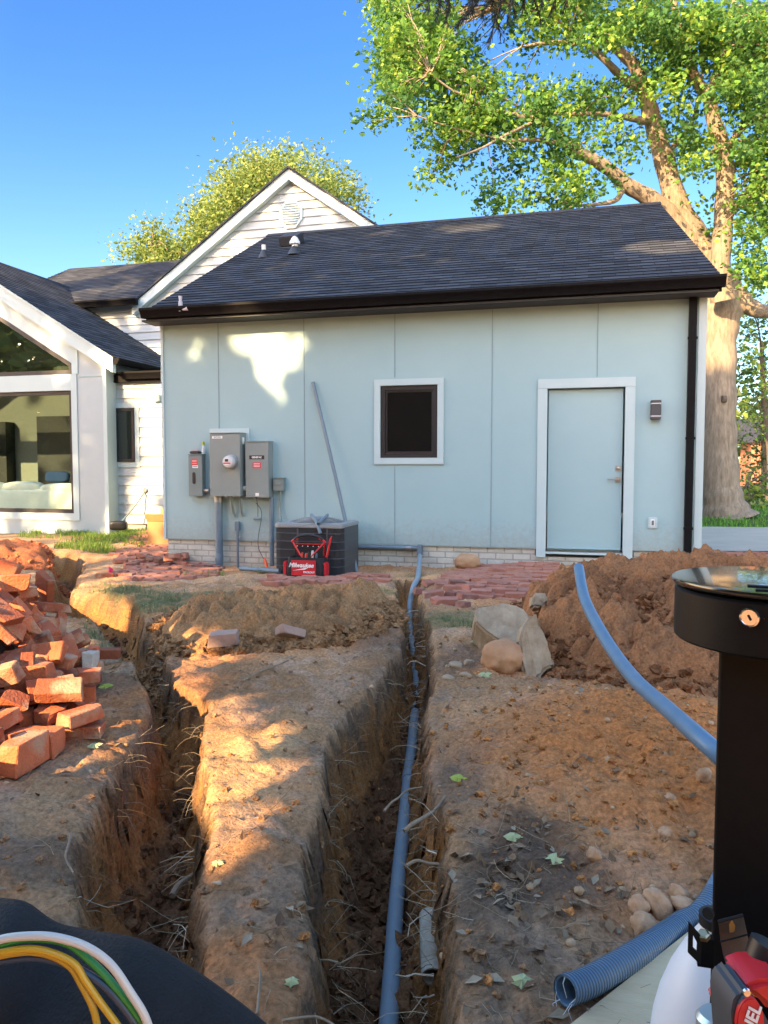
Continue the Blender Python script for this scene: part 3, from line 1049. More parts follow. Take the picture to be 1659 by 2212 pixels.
# trim of the wing
m = MB()
m.box2((gx1, YL - .02, gz0 - .13), (gx1 + .12, YL - .0005, tz0 - .002))
m.box2((-16, YL - .021, gz0 - .13), (gx1 - .001, YL - .0005, gz0))
m.box2((-16, YL - .021, gz1), (gx1 - .001, YL - .0005, tz0 - .002))
m.box2((tx1 + .003, YL - .019, tz0 + .001), (tx1 + .13, YL - .0005, wz(tx1 + .13) - .30))
m.prism([(tx1 + .13, YL - .0195, wz(tx1 + .13) - .30), (WX, YL - .0195, WZ - .30), (WX, YL - .0195, WZ - dz_), (tx1 + .003, YL - .0195, tz1)], (0, .019, 0))
m.build('window_trim', M_trim, house)
MB().box2((tx1 + .13, YL - .01, tz0 - .06), (WR, YL - .0005, tz0 - .048)).build('panel_joint', M_panel, house)
MB().box2((WR - .07, YL - .022, -.35), (WR + .004, YL - .0005, wz(WR) - .1)).build('corner_board', M_trim, house)
for s in (1, -1):
    e = EVX if s > 0 else WXL
    a, b = Vector((WX, YL - .13, WZ)), Vector((e, YL - .13, wz(e)))
    MB().prism([a, b, b - Vector((0, 0, .27)), a - Vector((0, 0, .29))], (0, .10, 0)).build('rake_board', M_trim, house, bevel=.004)
    MB().prism([a + Vector((0, -.03, .012)), b + Vector((s * .02, -.03, .0)), b + Vector((s * .02, -.03, -.04)), a + Vector((0, -.03, -.03))], (0, .035, 0)).build('roof_edge', M_trim, house)
wr = MB()
nC = 34
ex = Vector((1, 0, -WS)).normalized()
nrm = Vector((WS, 0, 1)).normalized()
Lr = math.hypot(EVX + .03 - WX, WS * (EVX + .03 - WX))
for i in range(nC):
    p0 = Vector((WX, 0, WZ + .015)) + ex * (Lr * i / nC)
    p1 = Vector((WX, 0, WZ + .015)) + ex * (Lr * (i + 1) / nC)
    for (ya, yb) in ((YL - .16, 16.6),):
        a, b, c, d = p0 + nrm * .001, p1 + nrm * .011, p1 + nrm * .011, p0 + nrm * .001
        a, d = Vector((a.x, ya, a.z)), Vector((d.x, yb, d.z))
        b, c = Vector((b.x, ya, b.z)), Vector((c.x, yb, c.z))
        b0, c0 = b - nrm * .011, c - nrm * .011
        wr.add([a, b, c, d, b0, c0], [(0, 1, 2, 3), (4, 5, 2, 1)])
wo = wr.build('wing_roof', M_shingle, house)
set_uv(wo, lambda p: (p.y, (Lr - (Vector((p.x, 0, p.z)) - Vector((WX, 0, WZ))).dot(ex)) * nC * .142 / Lr + 1e-4))
MB().prism([(WX, YL - .16, WZ + .01), (WXL - .03, YL - .16, wz(WXL - .03) + .01), (WXL - .03, YL - .16, wz(WXL - .03) - .03), (WX, YL - .16, WZ - .03)], (0, 4.4, 0)).build('wing_roof_far_side', M_flash, house)
# gutter along the wing eave (runs back), then the one over the recess
m = MB().prism([(EVX + .02, YL - .13, wz(EVX) - .01), (EVX + .13, YL - .13, wz(EVX) - .01), (EVX + .13, YL - .13, wz(EVX) - .05), (EVX + .09, YL - .13, wz(EVX) - .12), (EVX + .02, YL - .13, wz(EVX) - .12)], (0, 2.6, 0))
m.build('gutter', M_black, house, bevel=.004)
YR = 12.62
rz = on_y(345, 806, YR)[2]
gutter((EVX + .02, YR - .12, rz + .02), (-5.9, YR - .12, rz + .02), house, .13)
MB().box2((WR + .01, YR - .11, rz - .16), (-5.75, YR - .01, rz - .02)).build('fascia', M_black, house)
MB().box2((WR + .01, YR - .10, rz + .0), (-5.75, YG, rz + .03)).build('recess_roof', M_flash, house)
rb = on_y(300, 1131, YR)[2]
lap_wall('recess_wall', YR, rb, rz - .1, lambda z: WR, lambda z: -5.72, house, .178)
MB().box2((WR, YR + .02, -.8), (-5.72, YR + .2, rb)).build('foundation', M_found, house)
set_uv(bpy.data.objects[house.children[-1].name], lambda p: (p.x, p.z))
downspout(on_y(243, 1000, YR - .07)[0], None, YR - .07, rz - .1, rb + .0, .12, .1).build('downspout', M_black, house)
a, b = on_y(250, 882, YR), on_y(294, 998, YR)
m = MB()
for (p, q) in (((a[0] - .03, b[2] - .10), (b[0] + .09, b[2])), ((b[0], b[2] + .001), (b[0] + .09, a[2] + .0)), ((a[0] - .03, a[2]), (b[0] + .09, a[2] + .10))):
    m.box2((p[0], YR - .03, p[1]), (q[0], YR - .002, q[1]))
nw = m.build('narrow_window', M_trim, house)
sash(a[0], b[0], b[2], a[2], YR - .05, .055, 'frame', nw, .045)
M_darkglass = mat('dark_glass', (.02, .028, .026), .03, spec=.8)
MB().box2((a[0] + .05, YR - .030, b[2] + .05), (b[0] - .05, YR - .020, a[2] - .05)).build('pane', M_darkglass, nw)
p = on_y(341, 860, YR)
MB().box((p[0], YR - .06, p[2]), (.14, .1, .13)).build('wall_vent', M_trim, house, bevel=.01)

# --- the room behind the picture window
m = MB()
X0, X1, Y0, Y1, Zf = -15.6, WR - .15, YL + .16, 14.8, .02
m.box2((X0, Y0, Zf - .1), (X1, Y1, Zf)).box2((X0, Y1, Zf), (X1, Y1 + .1, 3.3)).box2((X1, Y0, Zf), (X1 + .05, Y1, 3.1)).box2((X0 - .05, Y0, Zf), (X0, Y1, 3.1))
m.build('room', M_inner, house)
q0, q1 = on_y(82, 900, Y1 - .3), on_y(160, 1060, Y1 - .3)
MB().box2((q0[0], Y1 - .35, Zf), (X1 - .02, Y1 - .02, q0[2])).build('dark_cabinet', M_roomdark, house)
q2 = on_y(14, 1000, Y1 - .3)
MB().box2((q2[0] - .5, Y1 - .3, Zf), (q2[0], Y1 - .02, q0[2] - .1)).build('dark_opening', M_roomdark, house)

# ------------------------------------------------------------------ things in the room
M_sofa = mat('cream_upholstery', (.74, .70, .60), .9, col2=(.80, .77, .68), nscale=5, bump=.3, bscale=50)
M_blue = mat('blue_cushion_cloth', (.09, .15, .24), .9, bump=.3, bscale=60)
M_leg = mat('dark_wood', (.05, .035, .025), .5)

def soft_box(c, d, rz=0.0, n=10, puff=.35, tilt=0.0):
    """cushion: a box with bulging faces"""
    bm = bmesh.new()
    bmesh.ops.create_cube(bm, size=2)
    bmesh.ops.subdivide_edges(bm, edges=bm.edges, cuts=n, use_grid_fill=True)
    M = Matrix.Translation(Vector([float(q) for q in c])) @ Matrix.Rotation(rz, 4, 'Z') @ Matrix.Rotation(tilt, 4, 'X')
    for v in bm.verts:
        p = v.co.copy()
        r = max(abs(p.x), abs(p.y), abs(p.z))
        e = (abs(p.x) ** 5 + abs(p.y) ** 5 + abs(p.z) ** 5) ** (1 / 5)
        p = p / max(e, 1e-6) * r
        b = 1 - puff * .25 * (p.x ** 2 * p.z ** 2)
        v.co = M @ Vector((p.x * d[0] / 2, p.y * d[1] / 2 * b, p.z * d[2] / 2 * b))
    m = MB()
    bm.verts.index_update()
    m.add([v.co for v in bm.verts], [[v.index for v in f.verts] for f in bm.faces])
    bm.free()
    return m

sy = YL + .62
s0, s1 = on_y(6, 1000, sy)[0], on_y(160, 1000, sy)[0] + .1
stz = on_y(80, 1046, sy)[2]
sofa = thing('sofa', 'cream sofa seen from behind through the big lower window of the wing', 'sofa', ((s0 + s1) / 2, sy, .02))
soft_box(((s0 + s1) / 2 - .3, sy, .36), (s1 - s0 + 1.2, .2, .56)).build('backrest', M_sofa, sofa, smooth=True, angle=80)
wdt = (s1 - s0)
for k, dzz in ((0, .01), (1, -.02), (-1, 0.0)):
    soft_box((s0 + wdt * (.25 + .5 * k), sy + .06, stz - .17 + dzz), (wdt * .52, .26, .42), tilt=.1).build('back_cushion', M_sofa, sofa, smooth=True, angle=80)
soft_box(((s0 + s1) / 2 - .3, sy + .5, .30), (s1 - s0 + 1.2, .8, .32)).build('seat', M_sofa, sofa, smooth=True, angle=80)
for xx in (s0 - .7, s1 + .1):
    MB().box2((xx, sy - .05, .02), (xx + .06, sy + .01, .12)).build('leg', M_leg, sofa)
pc = on_y(123, 1027, sy + .2)
soft_box((pc[0], sy + .22, pc[2] - .03), (.52, .14, .22), tilt=-.25).build('throw_pillow', M_blue, None, smooth=True, angle=80)
tag(bpy.data.objects['throw_pillow'], 'blue pillow propped on top of the cream sofa behind the window', 'pillow')

# ------------------------------------------------------------------ electrical things on the facade
M_box = mat('grey_enclosure_paint', (.15, .205, .205), .38, col2=(.175, .23, .23), nscale=4, bump=.02, bscale=200)
M_box2 = mat('grey_enclosure_paint_light', (.19, .235, .235), .36, col2=(.215, .26, .255), nscale=4, bump=.02, bscale=200)
M_pvc = mat('grey_pvc', (.115, .17, .215), .38, col2=(.15, .205, .25), nscale=12)
M_pvcd = mat('dusty_grey_pvc', (.17, .25, .31), .5, col2=(.24, .29, .32), nscale=18, contrast=.6)
M_red = mat('red_label', (.62, .05, .06), .5)
M_redp = mat('red_plastic', (.55, .02, .025), .38)
M_white = mat('white_label', (.78, .78, .76), .5)
M_blk = mat('black_plastic', (.012, .012, .014), .45)
M_blkm = mat('black_powder_coat', (.004, .004, .0045), .5, spec=.2, col2=(.006, .006, .007), nscale=60, bump=.04, bscale=400)
M_pit = mat('scuffed_galvanised', (.35, .37, .38), .4, metal=.8, col2=(.25, .27, .28), nscale=15)

def wall_box(name, label, cat, px0, px1, dep, material, lip=True):
    """steel cabinet on the facade; px0 top-left and px1 bottom-right of its front face as seen"""
    yf = YF - dep
    a, b = on_y(px0[0], px0[1], yf), on_y(px1[0], px1[1], yf)
    t_ = thing(name, label, cat, ((a[0] + b[0]) / 2, YF, b[2]))
    MB().box2((a[0], yf + .004, b[2]), (b[0], YF - .002, a[2])).build('body', material, t_, bevel=.006)
    m = MB().box2((a[0] - .003, yf, b[2] - .003), (b[0] + .003, yf + .018, a[2] - .01))
    m.build('cover', material, t_, bevel=.004)
    if lip:
        MB().box2((a[0] - .008, yf - .006, a[2] - .004), (b[0] + .008, YF - .002, a[2] + .008)).build('rain_hood', material, t_, bevel=.003)
    return t_, a, b, yf

def sticker(parent, cx_, y, cz, w_, h_, material, name='label'):
    return MB().box((cx_, y - .0012, cz), (w_, .002, h_)).build(name, material, parent)

FR = lambda x, y, z: frame((x, y, z), (1, 0, 0), (0, 0, 1))
# small pull-out box
t1, a, b, yf = wall_box('disconnect_box', 'narrow grey steel box with a black slot, left of the big meter panel', 'electrical box', (407, 982), (437, 1071), .11, M_box)
w_ = b[0] - a[0]
sticker(t1, a[0] + w_ * .45, yf, a[2] - .10, w_ * .46, .085, M_red)
l = sticker(t1, a[0] + w_ * .5, yf, a[2] - .165, w_ * .42, .035, M_white)
for dz_l in (.080, .092, .118):
    MB().box((a[0] + w_ * .45, yf - .0028, a[2] - dz_l), (w_ * .34, .001, .004)).build('print_line', M_white, t1)
MB().box((a[0] + w_ * .5, yf - .0028, a[2] - .165), (w_ * .34, .001, .008)).build('print_line', M_blk, t1)
mid = (a[0] + b[0]) / 2
MB().prism([(mid - .02 + .022 * math.cos(k * math.pi / 8) * (1), yf - .001, a[2] - .32 + .058 * (1 if k <= 8 else -1) + .022 * math.sin(k * math.pi / 8)) for k in range(17)][:9]
           + [(mid - .02 + .022 * math.cos(k * math.pi / 8), yf - .001, a[2] - .38 + .022 * math.sin(k * math.pi / 8)) for k in range(8, 17)], (0, -.006, 0)).build('slot', M_blk, t1)
MB().tube([(b[0] + .002, YF - .055, b[2] + .07), (b[0] + .075, YF - .055, b[2] + .07)], .03, 14).build('nipple', M_pit, t1, smooth=True)
kn = soft_box((a[0] + w_ * .40, yf + .05, a[2] + .03), (w_ * .78, .075, .035), puff=.2)
o = kn.build('utility_knife', M_blk, None, smooth=True)
tag(o, 'red and black tool lying on top of the narrow grey box', 'tool')
MB().box((a[0] + w_ * .40, yf + .045, a[2] + .049), (w_ * .5, .05, .008)).build('grip', M_redp, o, bevel=.003)
bt = thing('spray_bottle', 'small clear bottle with a yellow green cap on the narrow grey box', 'bottle', (a[0] + w_ * 1.0, YF - .05, a[2] + .008))
M_clear = mat('clear_plastic', (.55, .62, .64), .12, spec=.6)
MB().lathe([(.022, .002), (.023, .07), (.020, .10), (.010, .115), (.010, .125)], (a[0] + w_ * .98, YF - .05, a[2] + .008), 16).build('body', M_clear, bt, smooth=True)
MB().lathe([(.017, .125), (.019, .13), (.018, .165), (.009, .172)], (a[0] + w_ * .98, YF - .05, a[2] + .008), 16).build('cap', mat('lime_cap', (.45, .5, .02), .4), bt, smooth=True)

# big meter panel on its backing board
bk0, bk1 = on_y(452, 926, YF - .02), on_y(540, 1076, YF - .02)
t2, a, b, yf = wall_box('meter_panel', 'tallest grey meter panel with a round glass meter on its front', 'electrical panel', (453, 936), (519, 1072), .22, M_box2)
MB().box2((bk0[0], YF - .02, bk1[2]), (bk1[0], YF - .0015, bk0[2])).build('backing_board', M_trim, t2, bevel=.003)
sticker(t2, a[0] + .11, yf, a[2] - .055, .15, .032, M_white)
text_mesh('lettering', 'EATON', .030, M_box, t2, FR(a[0] + .11, yf - .003, a[2] - .055), .0004, bold=.001)
sticker(t2, b[0] + .06, yf + .1, a[2] - .1, .0, .0, M_white) if False else None
MB().box((b[0] + .0015, yf + .11, a[2] - .10), (.002, .06, .09)).build('side_label', M_white, t2)
mc = on_y(496.5, 998, yf)
me_ = MB().lathe([(.098, 0), (.098, .02), (.088, .024), (.088, .045)], (mc[0] + .02, yf, mc[2]), 32, (0, -1, 0)).build('meter', M_pit, t2, smooth=True)
MB().lathe([(.083, .046), (.080, .10), (.070, .115), (.055, .12)], (mc[0] + .02, yf, mc[2]), 32, (0, -1, 0)).build('glass_cover', mat('meter_face', (.50, .53, .54), .12, spec=.7), me_, smooth=True)
MB().box((mc[0] + .012, yf - .121, mc[2] + .022), (.045, .004, .034)).build('display', M_blk, me_)
MB().box((mc[0] + .015, yf - .121, mc[2] - .018), (.105, .004, .018)).build('band', M_red, me_)
MB().box((mc[0] + .015, yf - .1215, mc[2] - .034), (.06, .004, .010)).build('label', M_white, me_)
MB().lathe([(.018, 0), (.018, .012), (.008, .014)], (a[0] + (b[0] - a[0]) * .52, yf + .004, b[2] - .004), 14, (0, -1, 0)).build('latch', M_pit, t2)
MB().tube([(b[0] + .0, YF - .10, b[2] + .10), (b[0] + .09, YF - .10, b[2] + .10)], .035, 14).build('nipple', mat('pale_nipple', (.55, .53, .48), .5), t2, smooth=True)
# transfer switch
t3, a, b, yf = wall_box('transfer_switch', 'grey switch cabinet with black nameplate and red sticker, right of the meter panel', 'electrical box', (530, 954), (580, 1074), .17, M_box2)
sticker(t3, a[0] + (b[0] - a[0]) * .5, yf, a[2] - .21, .215, .052, M_blk, 'nameplate')
text_mesh('lettering', 'GENERAC', .032, M_white, t3, FR(a[0] + (b[0] - a[0]) * .5, yf - .003, a[2] - .21), .0004, bold=.0012)
sticker(t3, a[0] + (b[0] - a[0]) * .5, yf, a[2] - .315, .12, .078, M_red)
for i in range(3):
    MB().box((a[0] + (b[0] - a[0]) * .5, yf - .0028, a[2] - .293 - .02 * i), (.09, .001, .006)).build('print_line', M_white, t3)
sticker(t3, a[0] + (b[0] - a[0]) * .5, yf, b[2] + .035, .05, .04, M_white)
# small service disconnect
t4, a, b, yf = wall_box('service_disconnect', 'small grey disconnect box beside the switch cabinet, above the cooling unit', 'electrical box', (590, 1033), (612, 1060), .09, M_box)
MB().box(((a[0] + b[0]) / 2, yf - .006, a[2] - .07), (.10, .014, .03)).build('handle', M_box2, t4, bevel=.003)
x4 = b[0] - .04
# conduits
def pipe_thing(name, label, cat, pts, r, material, hollow=False, group=None):
    m = MB()
    m = m.pipe(pts, r) if hollow else m.tube(pts, r, 16)
    o = m.build(name, material, None, smooth=True, angle=50)
    return tag(o, label, cat, group)
def curve(pts, n=12):
    """smooth curve through points"""
    P_ = [Vector([float(q) for q in p]) for p in pts]
    out = []
    for i in range(len(P_) - 1):
        p0, p1, p2, p3 = P_[max(i - 1, 0)], P_[i], P_[i + 1], P_[min(i + 2, len(P_) - 1)]
        for k in range(n):
            t_ = k / n
            out.append(.5 * ((2 * p1) + (p2 - p0) * t_ + (2 * p0 - 5 * p1 + 4 * p2 - p3) * t_ ** 2 + (3 * p1 - p0 - 3 * p2 + p3) * t_ ** 3))
    return out + [P_[-1]]
c0 = on_y(472, 1075, YF - .075)
rz_ = thing('riser_conduit', 'thick grey conduit rising from the ground to the meter panel', 'conduit', (c0[0], YF - .075, -.35))
MB().tube([(c0[0], YF - .075, -.40), (c0[0], YF - .075, c0[2] + .02)], .052, 20).build('pipe', M_pvc, rz_, smooth=True)
MB().lathe([(.058, -.07), (.058, .0), (.066, .002), (.066, .014), (.05, .016)], (c0[0], YF - .075, c0[2] + .01), 20).build('collar', M_pit, rz_, smooth=True)
MB().lathe([(.057, .0), (.057, .09), (.053, .10)], (c0[0], YF - .075, -.20), 20).build('coupling', M_pvc, rz_, smooth=True)
for u0, u1 in ((501, 506), (520, 524)):
    p, q = on_y(u0, 1074, YF - .09), on_y(u1, 1116, YF - .03)
    pipe_thing('stub_conduit', 'short bent conduit stub hanging under the big meter panel', 'conduit',
               curve([(p[0], YF - .09, p[2] + .02), (p[0] + .004, YF - .088, (p[2] * .6 + q[2] * .4)), (q[0], YF - .045, q[2] + .06), (q[0] + .02, YF - .03, q[2])]), .016, M_box, group='conduit stubs under the meter panel')
p, q = on_y(508, 1126, YF - .05), on_y(518, 1147, YF - .05)
t_ = thing('ground_rod_box', 'small grey box on a thin conduit between riser and cooling unit', 'conduit', ((p[0] + q[0]) / 2, YF - .05, -.3))
cx_ = (p[0] + q[0]) / 2
MB().box2((p[0], YF - .075, q[2]), (q[0], YF - .02, p[2])).build('box', M_pvc, t_, bevel=.008)
MB().tube([(cx_, YF - .05, -.36), (cx_, YF - .05, q[2] + .01)], .0165, 14).build('pipe', M_pvc, t_, smooth=True)
MB().box((cx_ + .012, YF - .045, on_y(512, 1160, YF)[2]), (.075, .03, .016)).build('strap', M_pit, t_, bevel=.003)
# loose meter cable with its weight and orange tag
p = on_y(554, 1076, YF - .1)
cb = thing('hanging_cable', 'thin cable hanging from the switch cabinet with a grey weight and orange end', 'cable', (p[0], YF - .08, p[2]))
w0 = on_y(556, 1121, YF - .06)
MB().tube(curve([p, on_y(557, 1095, YF - .08), on_y(557, 1116, YF - .06)]), .004, 8).build('cord', M_blk, cb, smooth=True)
MB().tube(curve([on_y(553, 1086, YF - .09), on_y(563, 1100, YF - .06), on_y(565, 1118, YF - .05), on_y(558, 1160, YF - .04), on_y(559, 1185, YF - .02), on_y(570, 1208, YF - .06)]), .004, 8).build('cord', M_blk, cb, smooth=True)
MB().lathe([(.016, -.0), (.016, .02)], p, 12).build('connector', M_blk, cb, smooth=True)
MB().tube([(w0[0] - .055, YF - .06, w0[2]), (w0[0] - .05, YF - .06, w0[2]), (w0[0] + .05, YF - .06, w0[2]), (w0[0] + .055, YF - .06, w0[2])], [.008, .018, .018, .008], 14).build('weight', M_box, cb, smooth=True)
p, q = on_y(571.5, 1206, YF - .10), on_y(576.5, 1231, YF - .14)
q[2] = max(q[2], h1(q[0], q[1]) + .01)
MB().tube([p, p * .7 + q * .3, q], [.012, .02, .022], 12).build('tag', mat('orange_plastic', (.80, .12, .02), .5), cb, smooth=True)
# conduits down to the cooling unit
p = on_y(586, 1076, YF - .06)
pipe_thing('switch_conduit', 'straight grey conduit below the switch cabinet, behind the cooling unit', 'conduit', [(p[0], YF - .06, p[2] + .01), (p[0], YF - .06, -.3)], .030, M_pvc)
p = on_y(606, 1061, YF - .05)
pipe_thing('whip_conduit', 'thin flexible conduit from the small disconnect down to the cooling unit', 'conduit',
           curve([(p[0], YF - .05, p[2] + .02), (p[0] - .01, YF - .05, p[2] - .15), (p[0] + .0, YF - .07, p[2] - .30), (p[0] + .05, YF - .16, p[2] - .42), (p[0] + .07, YF - .22, p[2] - .47)]), .017, M_box)
# LB body and the conduit along the footing
p = on_y(907, 1188, YF - .05)
lb = thing('footing_conduit', 'grey conduit along the footing ending in an elbow box above the middle trench', 'conduit', (p[0], YF - .05, p[2]))
q = on_y(760, 1180, YF - .045)
zc = p[2] + .02
MB().tube([(q[0] - .35, YF - .02, zc), (p[0], YF - .02, zc)], .028, 14).build('pipe', M_pvc, lb, smooth=True)
MB().box2((p[0] - .035, YF - .085, p[2] - .075), (p[0] + .035, YF - .012, p[2] + .07)).build('elbow_box', M_pvc, lb, bevel=.012)
xx = on_y(884, 1184, YF)[0]
MB().lathe([(.033, -.035), (.033, .035)], (xx, YF - .02, zc), 16, (1, 0, 0)).build('coupling', M_pit, lb, smooth=True)
# the long conduit in the middle trench
R2 = .0302
pts = [(p[0], YF - .05, p[2] - .07)]
for u, v, z in ((903, 1245, -.19), (893, 1268, -.25), (886, 1300, -.40), (885, 1330, -.50), (889, 1375, -.56), (896, 1420, -.58), (900, 1480, -.58), (894, 1560, -.585), (886, 1640, -.585),
                (878, 1720, -.585), (870, 1800, -.585), (856, 1950, -.58), (848, 2080, -.575), (839, 2212, -.57), (825, 2420, -.57)):
    pts.append(tuple(on_z(u, v, z)))
trc = thing('trench_conduit', 'long grey conduit lying in the middle trench up to the elbow box', 'conduit', pts[-1])
MB().tube(curve(pts, 6), R2, 18).build('pipe', M_pvcd, trc, smooth=True)
for i in (6, 9):
    a, b = Vector(pts[i]), Vector(pts[i + 1])
    c = a.lerp(b, .5)
    d = (b - a).normalized() * .05
    MB().tube([c - d, c + d], R2 * 1.14, 18).build('coupling', M_pvcd, trc, smooth=True)
# old clay pipe stub
p, q = on_z(930, 2015, -.36), on_z(935, 2118, -.40)
d = (Vector(q) - Vector(p))
pipe_thing('old_pipe_stub', 'short pale dirty pipe stub poking out beside the trench conduit', 'pipe', [Vector(p) - d * .4, Vector(p), Vector(p) + d * .93], .034, mat('dirty_pale_pipe', (.42, .40, .33), .8, col2=(.26, .20, .13), nscale=14, bump=.3, bscale=60), True)
# pipe leaning on the wall
p, q = on_y(676, 826, YF - .03), on_y(772, 1241, YF - .38)
pipe_thing('leaning_pipe', 'long thin grey pipe leaning against the wall beside the cooling unit', 'pipe', [tuple(q), tuple((np.array(p) + np.array(q)) / 2 + [.01, 0, 0]), tuple(p)], .024, M_pvc, True)
# pipe lying before the cooling unit
gz_ = lambda u, v, z=-.2: on_z(u, v, z)
p, q = on_y(519, 1240, 8.78), on_y(604, 1247, 8.62)
p[2], q[2] = h1(p[0], p[1]) + .06, h1(q[0], q[1]) + .06
pipe_thing('short_pipe', 'short grey pipe lying on the ground left of the red tool bag', 'pipe', [tuple(p), tuple(q)], .028, M_pvc, True)

# ------------------------------------------------------------------ outdoor cooling unit
AYF, AYB = 8.72, 9.50
aL, aR = on_y(592, 1200, AYF)[0], on_y(700, 1200, AYF)[0]
aRt = aR + .22
azt = on_y(640, 1134, AYF)[2]
azb = azt - .80
ac = thing('cooling_unit', 'dark grey outdoor air conditioning unit with louvred sides, standing by the footing', 'air conditioner', ((aL + aRt) / 2, (AYF + AYB) / 2, azb))
def rrect(x0, x1, y0, y1, r, n=6):
    out = []
    for cx_, cy_, a0 in ((x1 - r, y1 - r, 0), (x0 + r, y1 - r, 90), (x0 + r, y0 + r, 180), (x1 - r, y0 + r, 270)):
        out += [(cx_ + r * math.cos(math.radians(a0 + 90 * k / n)), cy_ + r * math.sin(math.radians(a0 + 90 * k / n))) for k in range(n + 1)]
    return out
M_ac = mat('dark_grey_coated_steel', (.05, .055, .062), .5, col2=(.068, .072, .08), nscale=10)
M_acl = mat('grey_painted_grille', (.075, .08, .085), .5)
M_act = mat('grey_painted_top', (.23, .26, .28), .4, col2=(.27, .29, .30), nscale=6)
out = rrect(aL, aRt, AYF, AYB, .10)
inn = rrect(aL + .02, aRt - .02, AYF + .02, AYB - .02, .09)
MB().prism([(x, y, azb + .05) for x, y in inn], (0, 0, azt - azb - .08)).build('coil', mat('black_coil', (.012, .012, .014), .7), ac)
m = MB()
per = out + [out[0]]
seglen = [math.dist(per[i], per[i + 1]) for i in range(len(per) - 1)]
tot = sum(seglen)
def on_per(s_):
    s_ %= tot
    for i, L_ in enumerate(seglen):
        if s_ <= L_:
            k = s_ / L_
            return (per[i][0] + (per[i + 1][0] - per[i][0]) * k, per[i][1] + (per[i + 1][1] - per[i][1]) * k)
        s_ -= L_
    return per[0]
nv = 230
for k in range(nv):
    x, y = on_per(tot * k / nv)
    m.box((x, y, (azt + azb) / 2 + .01), (.0048, .0048, azt - azb - .10))
m.build('grille', M_ac, ac)
for k in range(7):
    z = azb + .10 + k * (azt - azb - .2) / 6
    ring = [(x, y, z) for x, y in rrect(aL - .003, aRt + .003, AYF - .003, AYB + .003, .10)]
    MB().tube(ring + [ring[0]], .0045, 6, caps=False).build('grille_wire', M_acl, ac, smooth=True)
for (xx, yy) in ((aL + .31, AYF), (aRt - .18, AYF)):
    MB().box((xx, yy - .004, (azt + azb) / 2), (.014, .012, azt - azb - .08)).build('grille_post', M_acl, ac)
MB().box2((aRt - .003, AYF + .1, azb + .05), (aRt + .006, AYB - .10, azt - .03)).build('service_panel', M_ac, ac, bevel=.003)
MB().prism([(x, y, azb) for x, y in rrect(aL - .012, aRt + .012, AYF - .012, AYB + .012, .105)], (0, 0, .06)).build('base', M_ac, ac, bevel=.006)
MB().prism([(x, y, azt - .035) for x, y in rrect(aL - .014, aRt + .014, AYF - .014, AYB + .014, .105)], (0, 0, .05)).build('top', M_act, ac, bevel=.012)
cxa, cya = (aL + aRt) / 2, (AYF + AYB) / 2
fan = MB()
for k in range(11):
    r = .05 + k * .026
    z = azt + .075 - .060 * (k / 10) ** 2
    ring = [(cxa + r * 1.08 * math.cos(j * math.pi / 16), cya + r * math.sin(j * math.pi / 16), z) for j in range(33)]
    fan.tube(ring, .0045, 5, caps=False)
for k in range(8):
    an = k * math.pi / 4 + .2
    fan.tube([(cxa + .34 * math.cos(an) * t_ * 1.08, cya + .32 * math.sin(an) * t_, azt + .078 - .066 * t_ ** 2) for t_ in (0, .25, .5, .75, 1)], .006, 6)
fan.lathe([(.05, .07), (.05, .08), (.01, .085)], (cxa, cya, azt), 16)
fan.build('fan_guard', M_act, ac, smooth=True)
MB().lathe([(.31, .012), (.31, .016)], (cxa, cya, azt), 32).build('fan_well', M_blk, ac)
slab_z = azb
MB().box2((aL - .1, AYF - .06, slab_z - .10), (aRt + .08, AYB + .06, slab_z - .002)).build('pad', mat('concrete_pad', (.30, .29, .27), .9, col2=(.36, .35, .32), nscale=12, bump=.3), ac, bevel=.01)
# offcuts of conduit lying on the fan guard
for i, (uv0, uv1, uv2) in enumerate((((673, 1116), (684, 1134), (692, 1152)), ((707, 1114), (691, 1128), (688, 1142)))):
    y0 = AYF + .30
    A_, B_, C2 = on_y(*uv0, y0 + .05), on_y(*uv1, AYF + .04), on_y(*uv2, AYF - .03)
    pp = curve([(A_[0], A_[1], max(A_[2], azt + .10)), (B_[0], B_[1], max(B_[2], azt + .035)), (C2[0], C2[1], max(C2[2], azt - .12 if i == 0 else azt + .02))], 6)
    pipe_thing('conduit_offcut', ('bent grey conduit offcut drooping over the front edge of the cooling unit' if i == 0 else 'shorter grey conduit offcut pointing up right on the cooling unit'), 'pipe', pp, .021, M_pvc, True, 'conduit offcuts on the cooling unit')

# ------------------------------------------------------------------ tool bag
bx0, bx1 = on_y(621, 1240, 8.48)[0], on_y(698, 1240, 8.48)[0]
bzt = on_y(660, 1205, 8.48)[2]
bzb = on_y(660, 1252, 8.48)[2]
bag = thing('tool_bag', 'black and red open tool bag standing in front of the cooling unit', 'tool bag', ((bx0 + bx1) / 2, 8.58, bzb))
M_nyl = mat('black_nylon', (.010, .010, .013), .75, bump=.5, bscale=120)
W2 = (bx1 - bx0)
bm_ = MB()
def bag_ring(z, g):
    return [(x, y, z) for x, y in rrect(bx0 - g, bx1 + g, 8.48 - g, 8.72 + g, .05)]
rings = [bag_ring(bzb, .0), bag_ring(bzb + .03, .02), bag_ring((bzb + bzt) / 2, .022), bag_ring(bzt, .0), bag_ring(bzt, -.015), bag_ring(bzb + .06, -.02)]
n = len(rings[0])
bm_.add([p for r_ in rings for p in r_], [(i * n + k, i * n + (k + 1) % n, (i + 1) * n + (k + 1) % n, (i + 1) * n + k) for i in range(5) for k in range(n)] + [tuple(reversed(range(n))), tuple(5 * n + k for k in range(n))])
bm_.build('body', M_nyl, bag, smooth=True, angle=50)
M_lbl = mat('red_bag_panel', (.50, .012, .025), .5)
